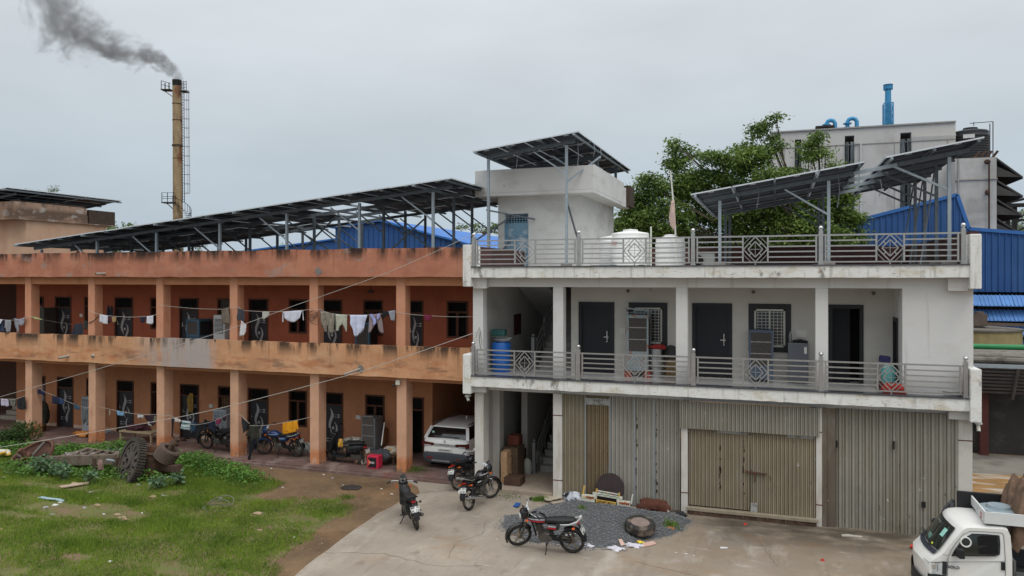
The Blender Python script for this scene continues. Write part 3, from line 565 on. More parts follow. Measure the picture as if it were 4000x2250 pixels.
MB().box(da,dc,tf+.6,tf+.62,6.72,8.72).build('dark_doorway',dkroom,WB)
# ================================================================ solar arrays
def solar(label,x0,x1,y0,y1,za,zb,rows,posts,zbase,nx,ny,skip=(),group='solar panel arrays on the roofs',br=True,jit=.0,xbr=()):
    """plane rises from za at x0 to zb at x1; rafters along x on each row of posts"""
    T=thing('solar_array',label,'solar array',((x0+x1)/2,y0,zbase),group=group)
    zx=lambda x:za+(zb-za)*(x-x0)/(x1-x0);o=ORG[T.as_pointer()];sl=math.atan2(zb-za,x1-x0)
    w=(x1-x0)/nx/math.cos(sl)-.02;l=(y1-y0)/ny-.02
    b=MB();b.mi=0;b.box(-w/2+.02,w/2-.02,-l/2+.02,l/2-.02,-.012,.012);b.mi=1
    for s in (-1,1):
        b.box(s*w/2-.018 if s>0 else -w/2,w/2 if s>0 else -w/2+.018,-l/2,l/2,-.02,.02);b.box(-w/2,w/2,s*l/2-.018 if s>0 else -l/2,l/2 if s>0 else -l/2+.018,-.0195,.0195)
    b.mi=1;b.box(-w/2+.02,w/2-.02,-.006,.006,-.0145,-.012);b.box(-.08,.08,-l/2+.1,-l/2+.2,-.03,-.012)
    p0=None
    for i in range(nx):
        for j in range(ny):
            if (i,j) in skip: continue
            x=x0+(x1-x0)*(i+.5)/nx;y=y0+(y1-y0)*(j+.5)/ny
            if p0 is None:
                p0=b.build('solar_panel',[cell,alu],T,org=(0,0,0));q=p0
            else:
                q=p0.copy();COL.objects.link(q)
            q.location=Vector((x,y,zx(x)+rnd.uniform(-jit,jit)))-o;q.rotation_euler=(0,-sl,0)
    for y in rows:
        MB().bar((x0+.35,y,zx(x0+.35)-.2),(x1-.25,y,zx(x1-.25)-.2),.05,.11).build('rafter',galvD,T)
    np_=max(2,int((x1-x0)/1.15))
    for i in range(np_+1):
        x=x0+.15+(x1-x0-.3)*i/np_
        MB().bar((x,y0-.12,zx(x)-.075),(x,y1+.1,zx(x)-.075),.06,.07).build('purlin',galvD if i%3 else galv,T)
    for ri,y in enumerate(rows):
        for k,x in enumerate(posts):
            zt=zx(x)-.28
            if zt<zbase+.1: continue
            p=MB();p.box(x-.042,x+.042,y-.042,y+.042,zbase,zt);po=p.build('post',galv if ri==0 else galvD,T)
            MB().box(x-.16,x+.16,y-.16,y+.16,zbase-.01,zbase+.14).build('post_foot',MATS.get('cement_patch'),po,org=o)
            if br and x-x0>1.6: MB().bar((x,y-.02,zt-.95),(x-1.15,y-.02,zx(x-1.15)-.3),.045).build('brace',galv if ri==0 else galvD,po,org=o)
    for (xa,ya,zq,xb_,yb_,zw) in xbr: MB().bar((xa,ya,zq),(xb_,yb_,zw),.05).build('cross_brace',galvD,T)
    return T
X0=-29.43;X1=-9.94;zxo=lambda x:7.76+(9.64-7.76)*(x-X0)/(X1-X0)
rw=[23.2,24.92,26.66,28.45];ps=[-28.66,-25.66,-22.65,-19.65,-16.69,-13.7,-10.88]
xbr=[]
for i,(xa,xc,ya) in enumerate(((-16.69,-13.9,24.92),(-13.7,-10.9,24.92),(-12.9,-10.2,26.66),(-18.6,-15.9,26.66))):
    xbr.append((xa,ya+.1,zxo(xa)-.5,xc,ya+.1,6.8) if i%2==0 else (xa,ya+.1,zxo(xa)-.5,xc,ya+.1,6.8))
xbr+=[(-17.9,24.8,6.8,-15.6,24.8,8.75),(-14.1,24.8,6.8,-12.0,24.8,8.5),(-10.8,23.4,6.8,-8.95,26.4,8.8),(-9.4,24.9,6.8,-8.95,27.5,8.8)]
skip=[(11,1),(11,2),(12,1),(10,3),(9,3),(12,3),(11,3),(8,2)]
solar('long lean-to of dark solar panels on steel posts along the orange block roof',X0,X1,22.6,30.4,7.76,9.64,rw,ps,Z2,17,4,skip,xbr=xbr,jit=.012)
T=solar('solar panel roof on tall posts above the white stair tower',-9.84,-6.08,24.1,33.6,10.72,11.18,[24.6],[X(1908,24.6),X(2213,24.6)],6.72,4,5,(),xbr=((X(2213,24.6),24.6,9.0,-6.55,26.0,7.6),(X(1900,24.6),24.6,8.75,-8.2,26.05,8.5)))
o=ORG[T.as_pointer()]
for y in (28.,31.5):
    MB().bar((-9.6,y,10.55),(-6.2,y,10.97),.07,.16).build('rafter',galvD,T)
    for x in (-9.0,-6.35): MB().box(x-.05,x+.05,y-.05,y+.05,9.4,10.5 if x<-8 else 10.85).build('post',galvD,T)
MB().bar((-6.4,28,9.9),(-7.3,25.2,10.6),.05).bar((X(2213,24.6),24.62,9.6),(-5.9,26.5,10.7),.05).build('brace',galv,T)
solar('lower solar panel table beside the tree on the white block roof',-2.33,2.28,22.3,30.7,8.79,9.51,[22.8,25.4,27.9],[X(2812,22.8),X(3237,22.8)],6.72,4,4,())
solar('higher solar panel table at the right end of the white block roof',2.75,5.06,22.3,31.8,9.6,10.0,[22.8,24.5,26.3,28.0],[X(3708,22.8)],6.72,2,5,(),br=False)
T=bpy.data.objects[-1] if 0 else None
b=MB()
# braces of the right table and rafters bridging the gap
T2=[o_ for o_ in COL.objects if o_.get('label','').startswith('higher solar')][0]
for y in (22.8,24.5,26.3,28.0): MB().bar((2.03,y,9.27),(3.1,y,9.455),.048,.10).build('rafter',galv,T2)
for i,y in enumerate((22.8,24.5,26.3,28.0)):
    MB().bar((4.3,y,8.75),(2.95,y,9.45),.055).build('brace',galv if i==0 else galvD,T2);
    if i: MB().bar((4.3,y-.05,9.5),(3.75,y-1.2,6.75),.035).build('brace',galvD,T2)
solar('tilted dark solar panels lying over the orange stair head room',-37.5,-33.0,25.0,31.4,9.95,10.5,[25.6,30.6],[],9.9,4,3,(),br=False)
# loose white cables hanging from the tables
for (px,py,Y,l) in ((2018,560,25,.9),(2256,548,25.5,1.1),(2320,560,26,.45),(2345,580,27,.4),(3275,690,24,.9),(2960,720,23.5,.7),(3440,700,24.5,.5)):
    p=at(px,py,Y);MB().tube([p,p+Vector((.03,0,-l*.5)),p+Vector((-.03,.05,-l))],.012,5).build('hanging_cable',galv,[o_ for o_ in COL.objects if o_.get('label','').startswith(('solar panel roof' if px<2500 else 'lower solar'))][0])
# ================================================================ tanks and roof clutter
def ribtank(name,label,c,r,h,mat,group,n=10,lid=True,lettering=None,cap=None):
    T=thing(name,label,'water tank',c,group=group);x,y,z=c
    pr=[(r*.98,0)]
    for i in range(n):
        a=h*.8*i/n;s_=h*.8/n;pr+=[(r*.97,a+s_*.08),(r,a+s_*.25),(r,a+s_*.8),(r*.97,a+s_*.97)]
    pr+=[(r*.95,h*.82),(r*.96,h*.9),(r*.9,h*.93),(r*.5,h*.97),(r*.4,h*.98)]
    MB().lathe(pr,36,Matrix.Translation(c)).build('tank_body',mat,T,smooth=True)
    MB().lathe([(r*.38,h*.96),(r*.4,h*1.0),(r*.38,h*1.03),(.01,h*1.05)],24,Matrix.Translation(c)).build('tank_lid',cap or mat,T,smooth=True)
    return T
wt=M('white_tank_plastic',(226,226,222),.45,var=.03,sc=2,layers=[((196,196,190),(3,3,.8),.55,.7,.5)])
T=ribtank('water_tank','white ribbed water tank half hidden behind another near the stair tower',(-5.0,25.3,6.78),.66,1.05,wt,'white tanks on the roof')
T=ribtank('water_tank','large white ribbed water tank with red lettering behind the second rail bay',(-4.4,24.2,6.78),.62,1.12,wt,'white tanks on the roof')
text('tank_lettering','\u0917\u0902\u0917\u093e' if 0 else 'aqua',.14,M('red_print',(176,60,44),.6),T,facing(-4.72,24.2-.58,7.42),local=False) if 0 else None
b=MB();
for i in range(6): b.box(-4.9+.055*i,-4.865+.055*i,23.68,23.70,7.44,7.5+(.012 if i%2 else 0))
b.box(-4.91,-4.6,23.68,23.70,7.5,7.512);b.build('tank_lettering',M('red_print',(176,60,44),.6),T)
MB().box(-5.6,-3.9,23.7,24.9,6.7,6.79).build('tank_stand',M('green_stand',(40,64,56),.7),T)
ribtank('water_tank','white ribbed water tank standing apart right of the pale upright pipe',(-3.1,23.9,6.72),.46,.98,wt,'white tanks on the roof')
p=at(2543,885,23.6);tag(MB().cyl((p.x,23.6,6.72),(p.x,23.6,p.z),.025).build('upright_pipe',M('cream_pipe',(206,206,192),.5)), 'thin cream upright pipe between the white roof tanks','pipe')
# flag pole with a faded cloth
T=thing('flag_pole','leaning white pole with a limp faded pink cloth tied to it','flag pole',at(2646,1000,23.2))
a=at(2644,1030,23.2);bb=at(2619,667,23.2);MB().tube([a,(a+bb)/2+Vector((.03,0,0)),bb],[.03,.025,.02],8).build('pole',M('white_pole',(206,206,196),.5),T)
pk=M('faded_pink_cloth',(196,172,160),.9,var=.12,sc=3,layers=[((196,180,90),(6,6,2),.62,.68,.8),((176,120,120),3,.58,.7,.6)])
def cloth(name,label,cat,poly,Y,mat,group=None,amp=.03,fr=22,thick=.008,parent=None,seed=0,axis=None):
    """a hanging cloth: outline in photo pixels on the plane Y, meshed, rippled and given thickness"""
    P=[at(a,c,Y) for a,c in poly];xs=[p.x for p in P];zs=[p.z for p in P]
    bm=bmesh.new();vs=[bm.verts.new((p.x,0,p.z)) for p in P];f=bm.faces.new(vs)
    bmesh.ops.triangulate(bm,faces=[f])
    st=max(.05,(max(zs)-min(zs))/10)
    for ax,lo,hi in ((0,min(xs),max(xs)),(2,min(zs),max(zs))):
        k=lo+st
        while k<hi:
            no=(1,0,0) if ax==0 else (0,0,1);c0=(k,0,0) if ax==0 else (0,0,k)
            bmesh.ops.bisect_plane(bm,geom=bm.verts[:]+bm.edges[:]+bm.faces[:],plane_co=c0,plane_no=no);k+=st
    ph=seed*1.7+xs[0]*3;zt=max(zs)
    for v in bm.verts:
        d=(zt-v.co.z);v.co.y=amp*math.sin(v.co.x*fr+ph+d*2)*(0.35+min(1,d*2.5))+amp*.6*math.sin(v.co.x*fr*2.3+d*5+ph)
    me=bpy.data.meshes.new(name);c=Vector(((min(xs)+max(xs))/2,Y,min(zs)))
    for v in bm.verts: v.co=v.co+Vector((0,Y,0))-c
    bm.normal_update();bm.to_mesh(me);bm.free();me.materials.append(mat);me.polygons.foreach_set('use_smooth',[True]*len(me.polygons))
    o=bpy.data.objects.new(name,me);COL.objects.link(o);s_=o.modifiers.new('thickness','SOLIDIFY');s_.thickness=thick
    if parent is not None:
        o.parent=parent;o.location=c-ORG[parent.as_pointer()]
    else: o.location=c
    ORG[o.as_pointer()]=c
    return tag(o,label,cat,group)
cloth('cloth',None,None,[(2622,785),(2634,780),(2640,900),(2634,902),(2618,880),(2612,850)],23.15,pk,parent=T,amp=.05,fr=30)
# stool and motor seen through the roof rail
p=at(2745,1010,23.5);b=MB();b.cbox((p.x+.1,23.5,6.92),(.5,.35,.4));b.mi=1;b.lathe([(.02,0),(.16,.01),(.16,.03),(.02,.04)],16,Matrix.Translation((p.x-.12,23.3,6.92))@Matrix.Rotation(R(90),4,'X'))
tag(b.build('pump_box',[M('grey_enamel',(150,150,144),.6,var=.1),dkroom]),'small grey boxed pump unit behind the roof railing','pump box')
# ================================================================ far: blue sheds
T=thing('blue_shed','blue sheet metal shed with a low gable behind the orange block roof','shed',(-27,50,0))
sw=MB();pts=[at(1310,892,50),at(1499,866,50),at(1535,870,50),at(1854,962,50)]
P=[(pts[0].x,0),(pts[0].x,pts[0].z),(pts[1].x,pts[1].z),(pts[3].x+3,pts[3].z-.8),(pts[3].x+3,0)]
sw.prism(P,50,80)
for i in range(40):
    x=P[0][0]+.3+i*.42
    if x<P[3][0]:
        zt=P[1][1] if x<P[2][0] else P[2][1]+(P[3][1]-P[2][1])*(x-P[2][0])/(P[3][0]-P[2][0]);sw.box(x,x+.05,49.93,50,0,zt-.15)
sw.build('shed_wall',blueW,T)
b=MB();b.loft([[(pts[1].x-.2,y,pts[1].z+.02),(P[3][0]+.4,y,P[3][1]-.1),(P[3][0]+.4,y,P[3][1]+.02),(pts[1].x-.2,y,pts[1].z+.16)] for y in (49.7,80.2)])
b.loft([[(pts[0].x-.3,y,pts[0].z),(pts[1].x-.2,y,pts[1].z+.02),(pts[1].x-.2,y,pts[1].z+.16),(pts[0].x-.3,y,pts[0].z+.12)] for y in (49.7,80.2)]);b.build('shed_roof',blueS,T)
T=thing('blue_shed','low blue sheet metal shed seen under the left part of the solar lean-to','shed',(-38,52,0))
a=at(1030,975,52);c=at(1312,938,52);b=MB();b.prism([(a.x-6,0),(a.x-6,a.z-.6),(c.x,c.z),(c.x+1,0)],52,70)
for i in range(26): b.box(a.x+i*.45,a.x+i*.45+.05,51.95,52,0,7.9)
b.build('shed_wall',blueW,T);b=MB();b.loft([[(a.x-6,y,a.z-.58),(c.x,y,c.z+.02),(c.x,y,c.z+.14),(a.x-6,y,a.z-.46)] for y in (51.8,70)]);b.build('shed_roof',blueS,T)
# right blue shed
T=thing('blue_shed','tall blue sheet shed with sloped gable and louvres right of the white block','shed',(8,42,0))
a,c,d,e_=at(3222,890,42),at(3738,756,42),at(3784,889,42),at(4060,905,42)
P=[(a.x-4,5.7),(a.x-4,a.z-1.1),(a.x,a.z),(c.x,c.z),(d.x,d.z),(e_.x+14,e_.z-1.6),(e_.x+14,5.7)]
b=MB();b.prism(P,42,60)
def ztop(x):
    for (x0_,z0_),(x1_,z1_) in zip(P[1:-2],P[2:-1]):
        if x0_<=x<=x1_: return z0_+(z1_-z0_)*(x-x0_)/(x1_-x0_)
    return 6
x=P[0][0]+.1
while x<P[-1][0]-.1: b.box(x,x+.05,41.94,42,5.72,ztop(x)-.12);x+=.27
b.build('shed_wall',blueW,T)
b=MB()
for (p,q) in zip(P[1:-2],P[2:-1]): b.bar((p[0],41.93,p[1]-.06),(q[0],41.93,q[1]-.06),.06,.16)
b.build('roof_trim',M('blue_trim',(52,104,170),.5),T)
for i,zz in enumerate((5.55,4.85,4.15,3.45)):
    b=MB();x=8.6;k=0
    while x<17: b.add([(x,41.9,zz),(x+.14,41.9,zz),(x+.14,41.35,zz-.5),(x,41.35,zz-.5)],[(0,1,2,3)]);b.box(x+.14,x+.17,41.32,41.36,zz-.52,zz-.44);b.add([(x+.14,41.9,zz+.03),(x+.17,41.9,zz+.03),(x+.17,41.33,zz-.48),(x+.14,41.33,zz-.48)],[(0,1,2,3)]);x+=.17
    o=b.build('louvre',bluelv,T);s_=o.modifiers.new('thickness','SOLIDIFY');s_.thickness=.02
MB().box(8.2,24,42.2,42.4,2.8,5.8).build('dark_opening',dkroom,T)
# foreshed canopy, pipe, tank on it
T=thing('open_shed','dark open shed with grey corrugated roof and slatted eaves at the right edge','shed',(12,33,0))
cg=M('corrugated_asbestos',(120,116,108),.9,var=.2,sc=1.2,pos=True,layers=[((70,66,60),(1,1,1),.5,.6,.7)])
b=MB()
zr=lambda y:3.42-(y-31.5)*.02
for i in range(9): b.cyl((6.5,31.5+i*.62,zr(31.5+i*.62)),(22,31.5+i*.62,zr(31.5+i*.62)),.11,n=8)
b.build('corrugated_roof',cg,T)
b=MB()
for i in range(9): b.box(6.5,22,31.2-i*.02,31.3-i*.02,3.25-.12*i,3.31-.12*i)
for xx in (8.1,10.4,12.6): b.bar((xx,31.1,3.3),(xx-.25,30.9,2.1),.07)
b.build('slatted_eave',M('dark_slats',(60,54,50),.9,var=.2,sc=3),T)
MB().box(6.5,22,31.75,31.95,0,3.28).build('rear_wall',M('sooty_wall',(52,50,48),.95,var=.3,sc=.8,pos=True,layers=[((84,82,78),(.6,1,.8),.52,.64,.7)]),T)
MB().box(X(3830,31.3),X(3862,31.3),31.3,31.6,0,2.4).build('post',M('maroon_post',(78,40,36),.8,var=.2),T)
p=at(3800,1353,32.0);tag(MB().cyl((6.6,32.0,p.z),(22,32.0,p.z+.05),.10,n=14).build('green_pipe',M('green_pipe_paint',(44,128,76),.5,var=.1),smooth=True),'long bright green pipe running above the dark open shed','pipe')
T=thing('settling_tank','round yellowish tank with a motor on its rim behind the green pipe','tank',(9.5,37,3.0))
c=at(3862,1320,37);b=MB();b.lathe([(1.75,2.4),(1.75,c.z+.3),(1.7,c.z+.3)],30,Matrix.Translation((c.x-.3,38,0)));b.build('tank_wall',M('yellow_tank',(150,136,96),.8,var=.15,sc=3),T)
MB().lathe([(1.8,c.z+.28),(1.8,c.z+.36),(.01,c.z+.5)],30,Matrix.Translation((c.x-.3,38,0))).build('tank_cover',M('grey_cover',(104,98,90),.8,var=.15),T)
MB().cbox((c.x-.3,37.2,c.z+.75),(.5,.5,.5)).cyl((c.x-.3,37.2,c.z+.9),(c.x-.3,37.2,c.z+1.1),.18).bar((c.x-1.2,37,c.z+.6),(16,37,c.z+.5),.12).build('motor',M('motor_grey',(96,84,74),.7,var=.2),T)
p=at(3815,1428,25);tag(MB().bar((4.75,22.4,at(3815,1428,22.4).z),(13,22.6,at(4100,1436,22.6).z+.0),.07,.09).build('steel_beam',galv),'pale steel beam sticking out right from the balcony corner','beam')
# white industrial plant
PY=60
T=thing('factory_building','tall pale concrete factory block with dark vertical duct slots behind the tree','building',(6,PY,0))
zt0,zt1=17.2,17.28;xL,xR=X(3007,PY),X(3733,PY)
sl_=[(3105,3130,545,1200),(3300,3337,530,1200),(3517,3560,518,1200)]
ops=[(X(a,PY),X(c,PY),2,at((a+c)/2,y,PY).z) for a,c,y,_ in sl_]
b=MB();wallops(b,xL,xR,0,zt0,PY,PY+.5,ops);b.box(xL,xL+.5,PY+.5,PY+14,0,zt0);b.box(xR-.5,xR,PY+.5,PY+14,0,zt0);b.box(xL,xR,PY+13.5,PY+14,0,zt0);b.build('wall',concB,T)
b=MB()
for p,q in (((3010,600),(3733,575)),): pass
b.box(xL,xR,PY-.04,PY,16.0,16.06);b.box(xL,xR,PY-.12,PY,17.2,17.3)
for px in (3062,3360,3492,3700): b.box(X(px,PY),X(px,PY)+.06,PY-.03,PY,8,16.0)
b.build('wall_joints',M('joint_grey',(150,146,138),.9),T)
MB().box(xL+.5,xR-.5,PY+.9,PY+.95,0,17).build('dark_slot_back',dkroom,T)
for a,c,y,_ in sl_:
    z1=at(0,y+28,PY).z if 0 else at((a+c)/2,y+25,PY).z
    for f0,f1 in ((.08,.42),(.6,.92)):
        xa_=X(a,PY);xb2=X(c,PY);w_=xb2-xa_
        b=MB();b.box(xa_+w_*f0,xa_+w_*f1,PY-.1,PY+.3,3,z1)
        for k in range(5): b.box(xa_+w_*(f0+(f1-f0)*k/5)+.01,xa_+w_*(f0+(f1-f0)*(k+.5)/5),PY-.14,PY-.1,3,z1-.2)
        b.build('vertical_duct',M('streaked_duct',(84,88,88),.7,var=.3,sc=2,layers=[((150,156,158),(4,4,.4),.5,.6,.7)]),T)
b=MB();b.bar((X(3560,PY),PY-.15,at(3560,535,PY).z),(xR,PY-.15,at(3733,529,PY).z),.06);b.bar((X(3337,PY),PY-.15,at(3337,560,PY).z),(X(3362,PY),PY-.15,at(3362,560,PY).z),.06);b.bar((X(3362,PY),PY-.15,at(3362,560,PY).z),(X(3362,PY),PY-.15,9),.1);b.build('conduit',M('pale_pipe',(190,190,184),.6),T)
# annex with canopies
T=thing('factory_annex','lower pale factory annex with rust stained corner pipe and sloped side canopies','building',(13,58,0))
aR=X(3893,58);aL=X(3730,58);az=at(3893,613,58).z
MB().box(aL,aR,58,70,5,az).build('wall',concB,T)
MB().box(aL,aR+.05,57.93,58,at(0,668,58).z if 0 else 12.9,12.98).bar((aL+.2,57.95,9),(aL+.2,57.95,14.4),.08).build('wall_joints',MATS['joint_grey'],T)
q=MB();px=X(3862,57.9);q.tube([(px,57.8,at(3860,630,57.8).z),(px,57.8,6.5)],.055,8);q.ball((px-.1,57.8,at(3860,632,57.8).z),(.2,.1,.17));q.ball((px-.1,57.8,at(3860,752,57.8).z),(.15,.1,.2));q.build('rusty_pipe',M('rust_pipe',(70,52,44),.9,var=.3),T)
for i,(y0_,y1_) in enumerate(((615,702),(700,775),(775,850),(850,925))):
    z0_=at(3893,y0_,58).z;z1_=at(3893,y1_,58).z
    b=MB();b.add([(aR,58,z0_),(aR+1.5,58,z1_+.15),(aR+1.5,70,z1_+.15),(aR,70,z0_),(aR,58,z0_-.12),(aR+1.5,58,z1_),(aR+1.5,70,z1_),(aR,70,z0_-.12)],[(0,1,2,3),(4,5,6,7),(0,1,5,4),(2,3,7,6),(1,2,6,5)]);b.prism([(aR,z1_+.2),(aR+1.4,z1_+.12),(aR,z1_+.9)],58.02,58.05)
    b.build('side_canopy',M('weathered_canopy',(70,66,60),.9,var=.3,sc=1),T)
b=MB();z_=az
for i in range(4): b.bar((aR-1.2+i*.35,58.5,z_),(aR-.9+i*.35,58.3,z_+.45),.12)
tag(b.build('scrap_steel',rust),'little heap of dark scrap steel on the annex roof edge','scrap')
T=ribtank('water_tank','big black ribbed water tank on the factory annex roof',(X(3790,61),61,az-.1),1.18,2.55,M('black_tank_plastic',(40,42,44),.5,var=.1),None,12)
p=at(3786,531,59.7);MB().box(p.x-.35,p.x+.35,59.76,59.80,p.z-.13,p.z+.13).build('tank_label',M('white_print',(196,196,190),.6),T)
text('tank_lettering','AQUA',.2,MATS['red_print'],T,facing(p.x,59.74,p.z-.02),local=False) if 0 else None
b=MB();c0=X(3790,61)
for s_ in (-1,1): b.bar((c0+1.2,60.6+s_*.4,az),(c0+1.2,60.6+s_*.4,az+2.75),.05)
b.bar((c0-.2,60.2,az+2.72),(c0+1.2,60.2,az+2.75),.04);b.bar((c0+.0,60,az+2.5),(c0,60,az+2.75),.04);b.build('tank_rail',grille,T)
# blue bent pipes and blue vent stack on the plant roof
pb=M('sky_blue_pipe',(62,138,182),.5,var=.12,sc=3)
for i,(a,c,yt,yb,lab) in enumerate(((3228,3262,470,505,'left of the two bent blue pipes, with a dark bracket at its foot'),(3310,3347,463,500,'right of the two bent blue pipes on the factory roof'))):
    A=at(a,yb,62);Bp=at(c,yb,62);zt=at((a+c)/2,yt,62).z;r_=.22
    pts=[(A.x,62,17.1),(A.x,62,zt-.25),(A.x+.1,62,zt-.06),(A.x+.28,62,zt),(Bp.x-.28,62,zt),(Bp.x-.1,62,zt-.06),(Bp.x,62,zt-.25),(Bp.x,62,17.1)]
    r_=.15;b=MB().tube(pts,r_,12);b.lathe([(.3,0),(.3,.08)],14,Matrix.Translation((A.x,62,17.9)));b.lathe([(.26,0),(.26,.08)],14,Matrix.Translation((A.x,62,17.6)))
    o=b.build('bent_pipe',[pb],smooth=True);tag(o,lab,'pipe','bent blue pipes on the factory roof')
b=MB();p=at(3222,505,60.5)
b.cbox((p.x,60.5,17.5),(1.3,.8,.12));b.cbox((p.x,60.5,17.3),(.7,.6,.35));b.cbox((p.x+.1,60.3,16.9),(.9,.5,.25))
for i in range(5): b.bar((p.x-.5+i*.2,60,16.6),(p.x-.6+i*.25,60.3,17.2),.06)
tag(b.build('duct_bracket',M('dark_bracket',(52,48,46),.8,var=.3)),'dark bracket with ducting on the parapet under the left blue pipe','bracket')
T=thing('vent_stack','tall blue vent stack with a lattice base and slotted cap on the factory roof','stack',(X(3468,66),66,17))
xs_=X(3469,66);z_=lambda py:at(3469,py,66).z
MB().cyl((xs_,66,z_(490)),(xs_,66,z_(350)),.25,.22,16).build('pipe',pb,T,smooth=True)
b=MB();b.lathe([(.25,z_(352)),(.31,z_(348)),(.31,z_(336)),(.37,z_(331))],16,Matrix.Translation((xs_,66,0)))
for i in range(8): a=i*math.pi/4;b.box(-.02,.02,.29,.34,z_(352),z_(334),Matrix.Translation((xs_,66,0))@Matrix.Rotation(a,4,'Z'))
b.build('slotted_cap',pb,T)
b=MB();hw=.33;zz=[z_(490),z_(462),z_(434),z_(404)]
for sx in (-1,1):
    for sy in (-1,1): b.bar((xs_+sx*hw,66+sy*hw,zz[0]),(xs_+sx*hw,66+sy*hw,zz[-1]),.07)
for a_,c_ in zip(zz[:-1],zz[1:]):
    b.bar((xs_-hw,66-hw,a_),(xs_+hw,66-hw,c_),.05);b.bar((xs_-hw,66-hw,c_),(xs_+hw,66-hw,c_),.05);b.bar((xs_+hw,66-hw,a_),(xs_+hw,66+hw,c_),.05)
b.build('lattice_base',pb,T)
# dark steel frame tower, far right
T=thing('steel_gantry','dark steel frame gantry with a pitched roof at the far right edge','gantry',(X(3970,75),75,0))
b=MB()
g0,g1=X(3962,75),X(4060,75)
for x in (g0,g1):
    for y in (75,77): b.bar((x,y,0),(x,y,at(3965,800,75).z),.35)
for zz in (at(3965,805,75).z,at(3965,860,75).z,at(3965,910,75).z): b.bar((g0,75,zz),(g1,75,zz),.2)
for zz in (860,910): b.bar((g0,75,at(3965,zz,75).z),(g1,75,at(3965,zz-50,75).z),.15)
b.bar((g0-1,74.8,at(3950,798,75).z),(g0+1.2,74.8,at(4000,772,75).z),.2);b.bar((g0-.9,74.8,at(3950,798,75).z-.1),(g1,74.8,at(3950,798,75).z-.1),.3)
b.build('frame',grille,T)
# ================================================================ chimney and smoke
CD=115.
def dp(px,py,d):  # point at a depth along the view axis
    u=(px-2000)/F;v=(HY-py)/F;return Vector(((-S+u*CC)*d,(CC+u*S)*d,HC+v*d))
T=thing('factory_chimney','tall rust streaked steel chimney with ladder cage and platforms, smoking','chimney',(dp(698,860,CD).x,dp(698,860,CD).y,0))
o=ORG[T.as_pointer()];cxx,cyy=o.x,o.y;ztop=dp(690,312,CD).z;Z=lambda py:dp(690,py,CD).z
chm=M('rusty_chimney_steel',(150,130,100),.85,var=.12,sc=.5,bump=.1,layers=[((116,74,50),(.9,.9,.35),.49,.6,.85),((168,150,120),(.8,.8,.3),.53,.62,.7),((90,66,54),(2.4,2.4,.5),.56,.66,.7)])
lean=.35
def cxz(z): return cxx-lean*(z/ztop-.0)
b=MB().tube([(cxz(z),cyy,z) for z in np.linspace(0,ztop-.9,8)],[.80,.78,.74,.71,.68,.66,.64,.63],28);b.build('stack_shell',chm,T,smooth=True)
MB().tube([(cxz(ztop),cyy,ztop-.9),(cxz(ztop),cyy,ztop)],[.64,.66],28).build('sooty_rim',M('soot',(34,32,30),.9),T,smooth=True)
b=MB()
for py in (406,470,570,620): b.lathe([(.70,0),(.70,.08)],24,Matrix.Translation((cxz(Z(py)),cyy,Z(py))))
b.lathe([(.78,0),(.78,.22)],24,Matrix.Translation((cxz(Z(570)),cyy,Z(571))));b.build('flange',M('flange_dark',(70,58,46),.8),T)
right=Vector((CC,S,0));fw=Vector((-S,CC,0))
def loc(z,r,f=0): return Vector((cxz(z),cyy,z))+right*r+fw*f
# top platform
b=MB();zp=Z(352)
b.cbox(loc(zp,-1.45),(1.5,1.3,.12),(0,0,TH));b.cbox(loc(Z(358),1.2),(1.0,1.2,.12),(0,0,TH));b.bar(loc(zp-.1,-1.9),loc(zp-1.0,-.6),.1)
for r_ in (-2.1,-1.5,-.9): b.bar(loc(zp,r_,-.6),loc(zp+1.3 if r_<-2 else zp+1.0,r_,-.6),.07);b.bar(loc(zp,r_,.6),loc(zp+1.3,r_,.6),.07)
for h in (.45,1.0): b.bar(loc(zp+h+.3,-2.1,-.6),loc(zp+h-.1,-.7,-.6),.07)
for r_ in (.9,1.3,1.68): b.bar(loc(Z(358),r_,-.6),loc(Z(358)+1.5,r_,-.6),.06)
for h in (.5,1.0,1.4): b.bar(loc(Z(358)+h,.7,-.6),loc(Z(358)+h,1.7,-.6),.05)
b.build('top_platform',grille,T)
b=MB();l0,l1=Z(790),Z(322)
for r_ in (.86,1.16): b.bar(loc(l0,r_-.05,-.2),loc(l1,r_,-.2),.07)
k=l0
while k<l1: b.bar(loc(k,.86,-.2),loc(k,1.16,-.2),.05);k+=.42
b.build('ladder',grille,T)
b=MB();c0,c1=Z(755),Z(355);cgm=M('cage_grey',(120,118,116),.6)
for r_,f in ((1.95,-.2),(1.7,-.5),(1.7,.1)): b.bar(loc(c0,r_,f),loc(c1,r_-.05,f),.035)
k=c0
while k<=c1+.1: b.tube([loc(k,1.05,-.5),loc(k,1.6,-.6),loc(k,1.95,-.2),loc(k,1.6,.2),loc(k,1.05,.1)],.03,5);k+=(c1-c0)/11
b.build('ladder_cage',cgm,T)
b=MB();zp=Z(793)
b.cbox(loc(zp,-1.0,-.3),(2.1,1.5,.14),(0,0,TH));b.bar(loc(zp-.1,-1.6),loc(zp-1.1,-.5),.1)
for r_ in (-1.95,-1.1,-.2): b.bar(loc(zp,r_,-1),loc(zp+1.5,r_,-1),.07)
for h in (.6,.9,1.45): b.bar(loc(zp+h,-1.95,-1),loc(zp+h,.1,-1),.06)
